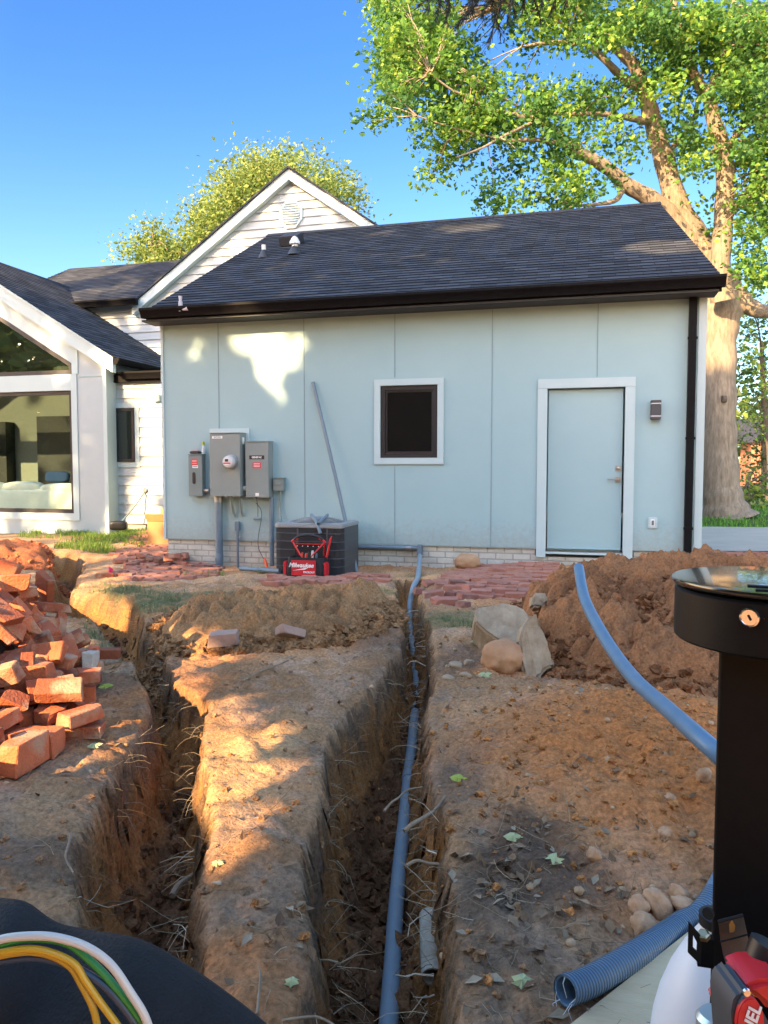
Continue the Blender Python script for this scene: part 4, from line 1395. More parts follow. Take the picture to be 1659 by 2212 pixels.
pw, ph = W2 * .68, (bzt - bzb) * .70
pcx, pcz, pcy = (bx0 + bx1) / 2 - .01, (bzb + bzt) / 2 + .012, 8.454
panel = MB().box((pcx, pcy, pcz), (pw, .012, ph)).build('front_panel', M_lbl, bag, bevel=.004)
text_mesh('lettering', 'Milwaukee', .072, M_white, panel, FR(pcx - .03, pcy - .0075, pcz + .03), .0006, shear=.35, bold=.0022)
MB().prism([(pcx - .14, pcy - .0068, pcz - .035), (pcx + .07, pcy - .0068, pcz + .012), (pcx + .02, pcy - .0068, pcz - .018), (pcx - .03, pcy - .0068, pcz - .022)], (0, -.001, 0)).build('lightning_stroke', M_white, panel)
text_mesh('lettering', 'PACKOUT', .030, M_white, panel, FR(pcx + .07, pcy - .0075, pcz - .05), .0006, bold=.0012)
hb = bzt + .24
hr, hl = pcx + .19, pcx - .17
yb_ = 8.60
MB().tube(curve([(hl - .0, yb_, hb - .04), (hl + .06, yb_, hb), (pcx, yb_, hb + .02), (hr - .06, yb_, hb), (hr, yb_, hb - .04)]), .018, 10).build('grip', M_blk, bag, smooth=True)
for s, x in ((-1, hl), (1, hr)):
    MB().tube([(x - s * .045, yb_, hb - .012), (x + s * .02, yb_, hb - .055), (x + s * .03, yb_, hb - .07)], .016, 10).build('handle_joint', M_redp, bag, smooth=True)
    MB().tube([(x + s * .02, yb_, hb - .065), (x - s * .12, yb_ - .08, bzt + .01)], .009, 8).build('handle_bar', M_redp, bag, smooth=True)
    MB().tube([(x + s * .02, yb_, hb - .065), (x - s * .02, yb_ + .1, bzt + .0)], .009, 8).build('handle_bar', M_redp, bag, smooth=True)
MB().box((pcx, 8.70, bzt + .06), (W2 * .9, .012, .17)).build('divider', M_nyl, bag, bevel=.004)
MB().box((pcx, 8.692, bzt + .142), (W2 * .86, .012, .012)).build('divider_edge', M_redp, bag)
for k in range(6):
    MB().lathe([(.007, 0), (.005, .004)], (pcx - .17 + k * .068, 8.693, bzt + .115), 8, (0, -1, 0)).build('rivet', M_white, bag)
for x, nm in ((bx0 - .03, 'side_pocket'), (bx1 + .025, 'side_pocket')):
    MB().box((x, 8.52, (bzb + bzt) / 2), (.05, .09, (bzt - bzb) * .62)).build(nm, M_lbl, bag, bevel=.012)
hand_cols = [(.55, .03, .03), (.02, .02, .02), (.5, .5, .5), (.5, .05, .03), (.07, .12, .16)]
for k, (dx_, hgt, rr) in enumerate(((-.03, .04, .018), (.0, .055, .014), (.05, .075, .016), (-.08, .05, .012), (.10, .04, .014))):
    th = MB().tube([(pcx + dx_, 8.60, bzb + .08), (pcx + dx_ + .01, 8.60, bzt + hgt - .02), (pcx + dx_ + .012, 8.60, bzt + hgt)], [rr * .6, rr, rr * .7], 10)
    o = th.build('hand_tool', mat('tool_handle_%d' % k, hand_cols[k], .4), None, smooth=True)
    tag(o, ['short red screwdriver handle sticking out of the tool bag', 'black tool handle in the middle of the tool bag', 'pale grey tool handle standing up in the tool bag',
            'dull red handle at the left end of the tool bag', 'dark blue handle at the right end of the tool bag'][k], 'hand tool', 'tools in the bag')
MB().tube([(pcx + .22, 8.62, bzt - .05), (pcx + .27, 8.63, bzt + .20), (pcx + .29, 8.63, bzt + .25)], [.014, .014, .004], 8).build('pliers', M_redp, None, smooth=True)
tag(bpy.data.objects['pliers'], 'red long handled pliers leaning out of the right side of the tool bag', 'pliers')

# ------------------------------------------------------------------ lamp, outlet, marker, carton
a, b = on_y(1406, 864, YF - .09), on_y(1428, 906, YF - .09)
lamp = thing('wall_lamp', 'dark grey box wall lamp right of the white door', 'lamp', ((a[0] + b[0]) / 2, YF, (a[2] + b[2]) / 2))
M_lampm = mat('charcoal_metal', (.05, .053, .06), .5)
MB().box2((a[0] + .01, YF - .05, b[2] + .02), (b[0] - .01, YF - .001, a[2] - .02)).build('wall_plate', M_lampm, lamp, bevel=.004)
MB().box2((a[0], YF - .10, b[2] + .045), (b[0], YF - .03, a[2] - .045)).build('shade', M_lampm, lamp, bevel=.01)
for z in (a[2] - .018, b[2] + .018):
    MB().box(((a[0] + b[0]) / 2, YF - .06, z), (b[0] - a[0], .085, .034)).build('cap', M_lampm, lamp, bevel=.006)
for z in (a[2] - .04, b[2] + .04):
    MB().box(((a[0] + b[0]) / 2, YF - .06, z), (b[0] - a[0] - .012, .07, .010)).build('glass', M_white, lamp)
a, b = on_y(1400, 1117, YF - .03), on_y(1420, 1142, YF - .03)
ol = thing('outlet', 'white weatherproof outlet plate low on the wall right of the door', 'outlet', ((a[0] + b[0]) / 2, YF, b[2]))
MB().box2((a[0], YF - .022, b[2]), (b[0], YF - .001, a[2])).build('plate', M_trim, ol, bevel=.008)
MB().box(((a[0] + b[0]) / 2, YF - .024, (a[2] + b[2]) / 2), (.046, .008, .085)).build('cover', M_white, ol, bevel=.003)
MB().box(((a[0] + b[0]) / 2, YF - .030, (a[2] + b[2]) / 2), (.026, .006, .055)).build('socket', mat('grey_socket', (.12, .14, .16), .5), ol)
# carton by the house corner
p = on_y(318, 1162, 11.2)
bxp = thing('cardboard_box', 'brown cardboard carton standing by the left corner of the garage wall', 'carton', (p[0] + .25, 11.3, p[2]))
M_card = mat('cardboard', (.38, .19, .075), .85, col2=(.44, .24, .10), nscale=5)
MB().box2((p[0], 11.2, p[2] - .25), (p[0] + .6, 11.6, p[2] + .27)).build('box', M_card, bxp, bevel=.006)
MB().prism([(p[0], 11.2, p[2] + .27), (p[0] + .6, 11.2, p[2] + .27), (p[0] + .6, 11.13, p[2] + .40), (p[0], 11.13, p[2] + .40)], (0, .008, 0)).build('flap', M_card, bxp)
MB().prism([(p[0], 11.6, p[2] + .27), (p[0] + .6, 11.6, p[2] + .27), (p[0] + .6, 11.64, p[2] + .46), (p[0], 11.64, p[2] + .46)], (0, .008, 0)).build('flap', M_card, bxp)
# utility flag
p = on_z(237, 1243, -.25)
gz0_ = h1(p[0], p[1])
fl = thing('marker_flag', 'small bright pink marker flag in the ground left of the loose bricks', 'flag', (p[0], p[1], gz0_))
MB().tube([(p[0], p[1], gz0_ - .1), (p[0] - .01, p[1], gz0_ + .14)], .003, 6).build('wire', M_steel, fl)
m = MB()
for i in range(7):
    for j in range(2):
        pass
m.add([(p[0] - .012 + .012 * i + .006 * math.sin(i * 2), p[1] - .012 * math.sin(i * 1.3) - j * .01, gz0_ + .145 - j * .12 - .012 * i) for i in range(7) for j in range(2)], [(2 * i, 2 * i + 1, 2 * i + 3, 2 * i + 2) for i in range(6)])
m.build('cloth', mat('pink_flag', (.85, .03, .14), .6), fl, smooth=True)
# camera-like floodlight lying at the gutter, dead leaf on the roof
p = on_roof(390, 668)
fx = thing('hose_fitting', 'small pale plastic fitting standing on the left end of the garage gutter', 'fitting', p)
M_pale = mat('pale_plastic', (.55, .53, .58), .5)
MB().tube([(p[0], p[1], p[2] - .03), (p[0], p[1], p[2] + .10)], .028, 12).build('body', M_pale, fx, smooth=True)
MB().tube([(p[0], p[1], p[2] + .10), (p[0], p[1], p[2] + .17)], [.018, .026], 12).build('neck', M_pale, fx, smooth=True)
MB().tube([(p[0], p[1] - .01, p[2] + .01), (p[0] + .07, p[1] - .03, p[2] - .01), (p[0] + .12, p[1] - .03, p[2])], [.02, .018, .03], 10).build('arm', M_pale, fx, smooth=True)
# hose strut by the recess wall
p, q = on_y(314, 1060, YR - .03), on_y(256, 1135, YR - .5)
hs = thing('door_stop_hose', 'dark thin hose leaning from the recess wall tap down to the grass', 'hose', q)
MB().tube(curve([p, p * .6 + q * .4 + np.array([0, 0, -.03]), q]), .014, 8).build('hose', M_box, hs, smooth=True)
MB().lathe([(.05, -.01), (.055, .01), (.03, .03)], (p[0], YR - .02, p[2]), 14, (0, -1, 0)).build('tap', M_steel, hs, smooth=True)
soft_box((q[0], q[1], q[2] - .0), (.3, .2, .17), rz=.4).build('nozzle', M_blk, hs, smooth=True)

# ------------------------------------------------------------------ bricks
def brick_mat(name, c1, c2, c3):
    """fired clay with mortar and dust smears; shade differs from brick to brick"""
    m = mat(name, c1, .85, col2=c2, nscale=14, bump=.7, bscale=90, contrast=.8)
    nt = m.node_tree
    b = nt.nodes['Principled BSDF']
    ramp = [n for n in nt.nodes if n.bl_idname == 'ShaderNodeValToRGB'][0]
    oi = nt.nodes.new('ShaderNodeObjectInfo')
    mr = nt.nodes.new('ShaderNodeMapRange')
    mr.inputs['To Min'].default_value = .42
    mr.inputs['To Max'].default_value = 1.2
    nt.links.new(oi.outputs['Random'], mr.inputs['Value'])
    mx = nt.nodes.new('ShaderNodeMix')
    mx.data_type = 'RGBA'
    mx.blend_type = 'MULTIPLY'
    mx.inputs['Factor'].default_value = 1
    nt.links.new(ramp.outputs['Color'], mx.inputs['A'])
    nt.links.new(mr.outputs['Result'], mx.inputs['B'])
    tc = nt.nodes.new('ShaderNodeTexCoord')
    n = nt.nodes.new('ShaderNodeTexNoise')
    n.noise_dimensions = '4D'
    n.inputs['Scale'].default_value = 7
    n.inputs['Detail'].default_value = 7
    nt.links.new(tc.outputs['Object'], n.inputs['Vector'])
    mu = nt.nodes.new('ShaderNodeMath')
    mu.operation = 'MULTIPLY'
    mu.inputs[1].default_value = 37.0
    nt.links.new(oi.outputs['Random'], mu.inputs[0])
    nt.links.new(mu.outputs[0], n.inputs['W'])
    r2 = nt.nodes.new('ShaderNodeMapRange')
    r2.inputs['From Min'].default_value = .52
    r2.inputs['From Max'].default_value = .64
    r2.inputs['To Max'].default_value = .75
    nt.links.new(n.outputs['Fac'], r2.inputs['Value'])
    m2 = nt.nodes.new('ShaderNodeMix')
    m2.data_type = 'RGBA'
    nt.links.new(r2.outputs['Result'], m2.inputs['Factor'])
    nt.links.new(mx.outputs['Result'], m2.inputs['A'])
    m2.inputs['B'].default_value = lin(c3)
    nt.links.new(m2.outputs['Result'], b.inputs['Base Color'])
    return m
M_brick = brick_mat('orange_brick', (.40, .085, .032), (.60, .175, .068), (.48, .32, .195))
M_paver = brick_mat('dusty_paver_brick', (.34, .125, .088), (.44, .19, .13), (.42, .28, .20))
M_mortar = mat('old_mortar', (.42, .40, .34), .95, col2=(.52, .48, .40), nscale=16, bump=.8, bscale=60)

def brick_mesh(name, d, seed, chip=.012, material=None, mortar=False):
    """a brick with worn edges, chipped corners and rough faces"""
    rr = random.Random(seed)
    bm = bmesh.new()
    bmesh.ops.create_cube(bm, size=1)
    for v in bm.verts:
        v.co = Vector((v.co.x * d[0], v.co.y * d[1], v.co.z * d[2]))
        v.co += Vector((rr.uniform(-1, 1) * chip, rr.uniform(-1, 1) * chip * .6, rr.uniform(-1, 1) * chip * .4))
    bmesh.ops.bevel(bm, geom=bm.edges[:], offset=.004, segments=1, affect='EDGES')
    bmesh.ops.subdivide_edges(bm, edges=[e for e in bm.edges if e.calc_length() > .03], cuts=3, use_grid_fill=True)
    bmesh.ops.triangulate(bm, faces=bm.faces)
    off = Vector((seed * 3.7, seed * 1.3, 0))
    cn = Vector((rr.choice((-1, 1)) * d[0] / 2, rr.choice((-1, 1)) * d[1] / 2, rr.choice((-1, 1)) * d[2] / 2))
    for v in bm.verts:
        n = mnoise.fractal(v.co * 18 + off, 1.0, 2.0, 3)
        v.co += v.normal * n * .0028
        k = (v.co - cn).length
        if k < .035 + .01 * n:
            v.co -= cn.normalized() * (.038 - k) * .55
    me = bpy.data.meshes.new(name)
    bm.to_mesh(me)
    bm.free()
    me.polygons.foreach_set('use_smooth', [True] * len(me.polygons))
    me.set_sharp_from_angle(angle=math.radians(28))
    me.materials.append(material)
    return me
DIM = [(.200, .093, .058), (.113, .093, .058), (.148, .093, .058), (.200, .093, .122), (.197, .147, .049)]
BR = {k: [brick_mesh('brick', DIM[k], 10 * k + j, .010 if k in (0, 3) else .016, M_brick) for j in range(3)] for k in range(5)}
MO = [brick_mesh('brick', DIM[k], 70 + k, .018, M_mortar) for k in (1, 2, 4)]
BLAB = ['whole orange red brick in the big heap at the left', 'broken half of an orange red brick in the big left heap', 'chipped three quarter brick in the big left heap',
        'two orange red bricks still mortared together in the big left heap', 'flat broad brick slab in the big left heap']
PILE = [(0,-1.923,3.098,0.03,0.82,-0,-0,-0.57),
(0,-3.671,3.391,0.03,0.12,-0,-0,-0.99),
(2,-3.986,3.991,0.03,0.94,0,-0,-0.34),
(0,-2.319,3.948,0.104,0.45,-0,0.72,0.52),
(2,-2.027,2.996,0.03,0.29,-0,-0,0.96),
(4,-2.473,2.832,0.025,0.86,-0,0,-0.51),
(0,-4.042,4.174,0.03,0.39,-0,0,0.92),
(1,-3.456,4.62,0.134,0.1,-0.98,0,-0.18),
(0,-2.046,3.528,0.03,0,0.96,-0.28,-0),
(3,-1.869,3.08,0.122,0.7,0,0,0.71),
(0,-2.815,2.681,0.03,0.15,-0,0,-0.99),
(3,-4.15,3.801,0.062,0,-0.5,0.87,-0),
(1,-3.254,4.615,0.057,0.51,-0.49,-0.51,-0.49),
(2,-3.075,4.732,0.047,0.44,-0.44,0.56,-0.56),
(1,-3.059,3.347,0.359,0.03,-0.15,-0.28,0.95),
(1,-3.1,2.796,0.03,0,0.75,-0.66,-0),
(0,-3.836,3.438,0.03,0.83,0,0,0.56),
(0,-4.184,3.924,0.047,0.17,0.17,-0.69,-0.69),
(2,-3.558,4.848,0.03,0,0.63,0.78,-0),
(0,-2.805,4.653,0.03,0,0.81,-0.59,0),
(1,-2.233,3.954,0.048,0.26,-0.26,-0.66,0.66),
(1,-2.999,3.585,0.451,0.41,0,-0.09,0.91),
(1,-3.682,3.259,0.061,0.62,-0.11,-0.22,-0.75),
(2,-3.995,4.299,0.059,0.91,-0.08,0.2,0.36),
(3,-3.382,4.784,0.062,0.74,-0,-0,0.68),
(0,-2.594,4.481,0.03,0,0.87,-0.49,-0),
(2,-2.113,3.811,0.03,0.58,0,0,0.81),
(1,-2.006,3.276,0.03,0,-0.91,-0.41,-0),
(0,-3.136,3.588,0.453,0.68,-0.58,-0.4,0.18),
(0,-3.433,4.545,0.21,0.15,-0.07,0.48,0.86),
(0,-2.687,4.472,0.074,0.17,-0.94,0.2,-0.18),
(1,-2.306,4.107,0.03,0.47,-0,0,-0.89),
(2,-2.108,3.226,0.047,0.51,-0.51,0.49,-0.49),
(4,-2.944,2.879,0.025,0,-0.94,0.34,0),
(0,-3.216,3.714,0.463,0.1,0.27,-0.64,-0.71),
(3,-3.821,4.705,0.062,0,0.06,1,-0),
(1,-1.905,3.266,0.047,0.47,0.47,-0.53,-0.53),
(3,-2.604,2.67,0.047,0.64,-0.64,-0.3,0.3),
(0,-3.319,3.187,0.047,0.32,-0.32,-0.63,0.63),
(1,-2.83,4.027,0.393,0.03,0.75,0.61,-0.25),
(2,-2.986,4.739,0.075,0.62,0.34,-0.62,0.34),
(1,-2.236,3.861,0.047,0.26,0.26,0.66,0.66),
(1,-2.234,2.972,0.03,0.91,0,0,-0.42),
(1,-2.775,2.878,0.058,0.28,-0.65,-0.28,-0.65),
(0,-3.538,3.081,0.03,0,0.99,0.1,0),
(0,-4.137,4.085,0.03,0.33,0,0,0.94),
(3,-2.513,4.282,0.078,0.08,0.22,-0.97,0.02),
(0,-2.395,4.248,0.047,0.22,-0.22,0.67,-0.67),
(2,-2.148,2.962,0.09,0,0.3,0.95,0),
(4,-3.134,3.036,0.075,0.69,0.69,-0.13,-0.13),
(4,-3.504,3.258,0.064,0.19,0.87,-0.46,-0.01),
(1,-3.883,3.878,0.057,0.5,-0.5,0.5,0.5),
(0,-3.92,4.219,0.125,0.72,0,-0,0.7),
(0,-2.363,3.952,0.199,0.41,-0.03,0.75,0.52),
(4,-2.474,3.144,0.239,0.39,0.29,-0.17,0.86),
(1,-2.868,2.994,0.054,0.1,-0.18,-0.96,0.2),
(0,-3.703,3.503,0.066,0.17,0.82,0.54,-0.06),
(2,-4.059,3.797,0.075,0.2,-0.68,0.2,0.68),
(0,-3.876,4.571,0.03,0,-0.98,-0.18,0),
(0,-2.681,4.365,0.047,0.68,-0.68,0.18,-0.18),
(4,-3.202,3.229,0.289,0.71,0.06,0.09,-0.7),
(2,-3.129,2.949,0.03,0,0.14,0.99,0),
(0,-3.616,3.44,0.095,0.05,0.59,-0.8,0.13),
(1,-3.858,3.956,0.057,0.01,-0.71,0.01,0.71),
(1,-3.362,4.632,0.058,0.54,0.46,-0.54,0.46),
(3,-1.965,3.715,0.047,0.69,-0.69,-0.14,0.14),
(0,-2.506,3.575,0.359,0.09,0.93,-0.27,-0.24),
(0,-3.466,3.396,0.047,0.26,-0.26,-0.66,0.66),
(0,-3.983,3.938,0.09,0.59,0,0,-0.81),
(1,-3.293,4.37,0.338,0.28,-0.12,-0.26,-0.92),
(2,-2.946,4.517,0.047,0.69,-0.69,0.14,-0.14),
(0,-2.18,3.702,0.03,0,-0.86,0.51,-0),
(2,-2.054,3.39,0.063,0.04,-0.97,-0.07,-0.23),
(1,-3.381,3.465,0.334,0.25,0.29,-0.64,-0.67),
(2,-3.558,3.619,0.239,0.37,-0.22,-0.44,0.79),
(0,-3.528,4.126,0.384,0.78,0.09,-0.17,-0.59),
(0,-2.765,4.486,0.109,0.21,0.04,0.97,0.14),
(0,-1.979,3.943,0.03,0.32,0,-0,-0.95),
(1,-2.141,3.092,0.03,0,1,-0.04,0),
(1,-2.801,2.781,0.065,0.76,-0.24,-0.43,-0.41),
(1,-3.326,3.755,0.426,0.18,-0.34,0.92,0.04),
(2,-3.16,4.825,0.058,0.18,-0.54,0.81,0.12),
(0,-2.877,4.408,0.047,0.19,0.19,0.68,0.68),
(0,-2.432,3.908,0.211,0.48,-0.74,0.42,-0.21),
(0,-2.007,3.258,0.142,0.7,0.7,0.1,0.1),
(0,-2.644,2.785,0.103,0.23,0.2,-0.68,-0.67),
(1,-3.012,4.122,0.41,0.9,-0.21,0.02,-0.38),
(2,-2.657,4.355,0.142,0.2,-0.2,-0.68,0.68),
(2,-2.21,4.054,0.08,0.13,0.26,-0.66,0.69),
(0,-2.189,3.399,0.047,0.47,0.47,0.52,0.52),
(0,-2.738,2.957,0.092,0.3,-0.15,-0.87,0.36),
(3,-3.758,3.352,0.163,0.4,-0.14,0.91,0),
(1,-3.907,4.199,0.047,0.56,0.56,-0.44,-0.44),
(1,-2.678,4.25,0.117,0.4,-0.19,-0.14,0.89),
(1,-2.087,3.858,0.09,0,0.02,-1,-0),
(0,-2.57,3.341,0.359,0.99,0.11,0.12,0),
(0,-2.731,3.039,0.175,0.36,0.15,-0.47,0.79),
(2,-3.177,3.16,0.048,0.16,0.16,0.69,0.69),
(3,-3.958,3.674,0.084,0.46,0.2,-0.68,-0.54),
(0,-3.386,4.106,0.421,0.8,-0.11,-0.04,0.59),
(2,-2.72,3.901,0.394,0.25,0.78,-0.57,-0.08),
(2,-2.116,3.31,0.125,0.12,-0,-0,-0.99),
(0,-2.796,3.142,0.283,0.29,0.22,0.33,-0.87),
(2,-4.071,4.182,0.09,0,0.24,0.97,0),
(1,-3.011,4.469,0.171,0.24,0.02,0.1,0.96),
(2,-2.771,4.307,0.155,0.65,-0.09,-0.67,-0.36),
(0,-2.85,3.665,0.455,0.94,-0.01,0.06,-0.35),
(2,-3.147,2.964,0.09,0.98,-0,-0,-0.19),
(0,-4.068,3.677,0.047,0.62,-0.62,-0.33,0.33),
(0,-3.718,4.514,0.142,0.45,-0.45,0.17,0.75),
(0,-2.327,3.809,0.047,0.59,-0.59,0.39,-0.39),
(3,-3.268,3.173,0.186,0.14,-0.22,-0.96,-0.08),
(1,-3.785,3.738,0.067,0.24,0.46,-0.84,0.14),
(0,-3.54,3.819,0.35,0.94,0.08,-0.27,0.17),
(0,-3.653,4.681,0.03,0,0.86,0.51,0),
(0,-2.275,3.398,0.19,0.07,-0.87,-0.13,0.47),
(2,-2.653,3.691,0.41,0.06,-0.81,-0.56,0.18),
(4,-3.808,4.206,0.199,0.31,0.65,0.63,0.3),
(0,-3.612,4.375,0.293,0.16,-0.04,0.96,-0.2),
(0,-3.026,4.665,0.105,0.53,-0.18,-0.82,-0.12),
(0,-2.092,3.604,0.112,0.02,-0.67,-0.74,-0.12),
(2,-2.415,2.774,0.08,0,0.21,-0.98,-0),
(2,-2.971,2.9,0.08,0,0.99,-0.13,-0),
(2,-3.2,4.059,0.446,0.05,0.57,0.81,-0.08),
(1,-3.927,4.39,0.063,0.84,-0.15,0.39,0.34),
(0,-3.155,4.64,0.107,0.48,-0.52,0.58,0.4),
(4,-2.564,4.096,0.127,0.04,0.61,0.47,-0.63),
(0,-2.302,3.226,0.191,0.4,-0.3,0.43,-0.75),
(0,-2.412,2.898,0.079,0.95,-0.01,0.03,0.3),
(0,-3.859,3.612,0.03,0,-0.87,-0.48,0),
(2,-2.712,4.268,0.204,0.53,0.72,0.14,0.42),
(1,-2.809,4.15,0.322,0.36,0.54,-0.76,0.09),
(3,-1.859,3.577,0.062,0,0.81,-0.59,0),
(0,-2.287,2.996,0.147,0.68,-0.02,-0.02,0.73),
(1,-2.61,2.956,0.075,0.25,0.91,-0.06,-0.32),
(0,-3.466,3.407,0.142,0.66,-0.66,0.24,-0.24),
(0,-3.81,3.829,0.145,0.17,-0.37,-0.9,0.13),
(0,-2.893,3.857,0.451,0.92,-0.03,0.11,0.37),
(1,-2.161,3.968,0.047,0.66,-0.66,0.26,-0.26),
(1,-2.318,3.031,0.057,0.19,0.68,-0.19,0.68),
(0,-2.816,2.65,0.104,0.95,0.24,0.02,0.2),
(1,-3.361,3.124,0.047,0.62,-0.62,0.34,-0.34),
(2,-3.48,4.707,0.047,0.38,-0.38,-0.59,0.59),
(0,-2.286,3.761,0.217,0.11,0.25,-0.56,-0.78),
(0,-2.239,3.162,0.067,0.19,0.83,0.49,0.19),
(0,-2.507,2.931,0.127,0.71,-0.09,-0.28,-0.64),
(0,-3.779,3.964,0.193,0.5,-0.29,-0.37,0.73),
(0,-3.651,4.283,0.336,0.21,-0.94,-0.18,-0.17),
(0,-2.772,3.464,0.423,0.36,-0.01,0.1,-0.93),
(1,-2.859,3.026,0.136,0.75,-0.26,-0.6,0.02),
(1,-3.373,3.287,0.125,0,0.41,-0.91,-0),
(0,-3.552,3.938,0.369,0.25,0.24,0,-0.94),
(0,-3.063,4.591,0.184,0.23,-0.58,-0.49,-0.61),
(0,-2.867,4.56,0.161,0.85,0.09,-0.17,0.49),
(1,-2.298,4.153,0.09,0.53,-0,0,0.85),
(0,-3.421,3.248,0.202,0.66,-0.66,-0.24,0.24),
(0,-3.703,3.279,0.146,0.76,0.64,0.1,0.11),
(0,-3.9,3.745,0.129,0.71,-0.05,0.2,0.68),
(0,-3.035,4.974,0.03,0.96,0,-0,0.27),
(2,-2.45,4.047,0.07,0.12,0.88,-0.35,0.3),
(0,-2.22,3.155,0.148,0.95,0,-0.23,-0.22),
(4,-3.391,3.308,0.281,0.99,-0.13,-0.05,-0.05),
(1,-3.906,4.068,0.058,0.49,-0.51,-0.49,-0.51),
(1,-3.464,4.288,0.366,0.06,-0.25,0.95,-0.18),
(0,-1.945,3.922,0.09,0,-0.7,-0.71,-0),
(0,-2.72,3.266,0.358,0.2,-0.89,0.39,0.1),
(0,-3.067,3.905,0.482,0.05,-0.05,-0.68,0.73),
(1,-3.362,4.324,0.392,0.7,0.08,-0.61,0.37),
(1,-2.659,4.171,0.196,0.81,-0.41,0.37,-0.22),
(2,-2.262,3.784,0.119,0.16,-0.35,-0.91,0.15),
(1,-2.34,3.042,0.205,0.91,0.03,-0.05,-0.4),
(0,-3.113,3.072,0.176,0.92,-0.14,0.13,0.35),
(2,-3.548,3.389,0.207,0.18,-0.4,0.9,0.08),
(0,-3.247,3.863,0.473,0.16,-0.26,-0.71,0.63),
(2,-2.916,4.374,0.183,0.82,-0.37,0.4,0.19),
(2,-2.522,4.168,0.077,0.65,0.2,-0.71,0.18),
(1,-2.323,2.836,0.057,0.12,0.7,0.12,-0.7),
(0,-3.043,3.18,0.229,0,0.22,0.42,-0.88),
(2,-3.435,3.466,0.225,0.45,-0.81,0.32,-0.2),
(2,-3.89,3.78,0.179,0.2,0.92,-0.34,-0.04),
(1,-3.027,3.805,0.486,0.32,-0.3,-0.62,0.65),
(1,-2.328,4.274,0.125,0,0.4,-0.92,-0),
(1,-2.206,3.547,0.088,0.75,0.62,-0.12,0.21),
(0,-3.098,2.84,0.12,0.94,-0.09,0.26,-0.21),
(1,-3.721,3.803,0.194,0.51,-0.71,0.43,-0.21),
(1,-3.242,4.188,0.415,0.15,0.79,-0.59,0.09),
(0,-3.065,3.437,0.483,0.23,-0.04,0.79,-0.57),
(1,-2.266,2.938,0.208,0.01,-0.88,0.47,-0.02),
(2,-2.703,2.965,0.183,0.83,0.45,0.14,-0.29),
(0,-3.823,3.796,0.231,0.2,0.74,-0.64,-0.08),
(1,-3.417,4.729,0.155,0.68,0,-0,-0.73),
(3,-2.832,4.428,0.211,0.04,-0.17,-0.96,-0.22),
(0,-3.097,3.443,0.395,0.18,-0.98,0.04,-0.09),
(2,-2.997,3.04,0.087,0.5,-0.71,0,-0.5),
(1,-3.595,3.491,0.198,0.18,-0.89,-0.4,0.1),
(0,-3.712,3.876,0.273,0.14,0.8,-0.57,-0.15),
(3,-4.03,3.955,0.185,0.28,-0.01,-0.01,-0.96),
(0,-2.512,4.232,0.182,0.98,-0.04,0.1,0.15),
(1,-1.969,3.511,0.107,0.7,-0.71,0.05,-0.05),
(0,-2.901,3.446,0.463,0.43,0.82,0.33,0.18),
(1,-3.366,3.624,0.373,0.07,-0.21,-0.21,0.95),
(0,-3.905,3.929,0.26,0.67,0.7,0.2,0.14),
(2,-3.934,4.526,0.107,0.2,-0.2,0.68,-0.68),
(0,-2.607,4.402,0.175,0.02,-0.34,-0.5,-0.8),
(0,-2.301,3.611,0.183,0.43,-0.52,0.09,-0.73),
(3,-2.445,3.014,0.271,0.21,0.29,-0.68,-0.64),
(0,-3.294,3.546,0.435,0.3,0.33,-0.63,-0.64),
(0,-3.647,3.608,0.248,0.64,-0.31,0.68,0.16),
(0,-3.591,4.624,0.088,0.93,0.09,0.28,0.21),
(2,-3.012,3.98,0.45,0.11,0.99,-0.09,-0.05),
(1,-2.413,3.776,0.275,0.02,0.49,0.86,0.13),
(3,-2.242,3.203,0.235,0.17,-0.52,0.82,-0.17),
(1,-3.267,2.989,0.148,0.02,0.37,0.93,-0),
(1,-3.541,3.731,0.341,0.56,0.74,-0.11,0.36),
(1,-3.109,4.203,0.396,0.02,-0.28,-0.94,0.21),
(2,-2.702,4.11,0.307,0.79,0.07,0.5,0.34),
(1,-2.598,3.836,0.356,0.78,-0.29,0.13,-0.53),
(1,-2.04,3.15,0.047,0.44,-0.44,0.56,-0.56),
(1,-3.202,2.88,0.07,0.03,-0.23,-0.83,-0.5),
(2,-3.683,3.639,0.081,0.43,-0.12,0.19,0.88),
(0,-3.137,3.841,0.564,0.57,-0.01,0.02,0.82),
(0,-2.863,4.605,0.083,0.96,0.1,-0.24,-0.09),
(1,-2.193,3.643,0.09,0.74,0,-0,-0.68),
(1,-2.39,2.945,0.165,0.64,-0.34,-0.62,-0.3),
(2,-3.146,3.096,0.265,0.66,0.75,0.04,-0.06),
(0,-3.584,3.409,0.288,0.79,-0.59,-0.13,-0.06),
(4,-3.633,3.844,0.376,0.96,0.04,-0.24,0.1),
(0,-2.91,4.087,0.458,0.9,-0.18,0.16,0.37),
(0,-2.064,3.903,0.172,0.28,-0.9,-0.33,0.1),
(0,-2.656,3.426,0.417,0.27,0.18,-0.58,-0.75),
(1,-2.961,2.85,0.144,0.03,0.35,-0.94,0.02),
(2,-3.501,3.311,0.153,0.37,0.68,-0.1,0.63),
(0,-3.715,4.098,0.289,0.19,0.74,0.58,0.28),
(0,-3.228,4.569,0.14,0.04,-0.14,-0.97,-0.21),
(0,-2.899,3.332,0.417,0.94,0.25,-0.24,0.04),
(2,-2.13,3.397,0.144,0.42,-0.32,-0.61,-0.59),
(0,-3.32,3.061,0.191,0.22,-0.33,0.16,0.91),
(0,-3.841,3.529,0.145,0.12,-0.95,0.06,-0.28),
(2,-3.629,3.533,0.131,0.14,0.93,0.33,-0.01),
(0,-3.224,4.723,0.07,0.11,-0.16,0.96,0.18),
(0,-2.981,4.479,0.246,0.58,0.04,-0.23,-0.78),
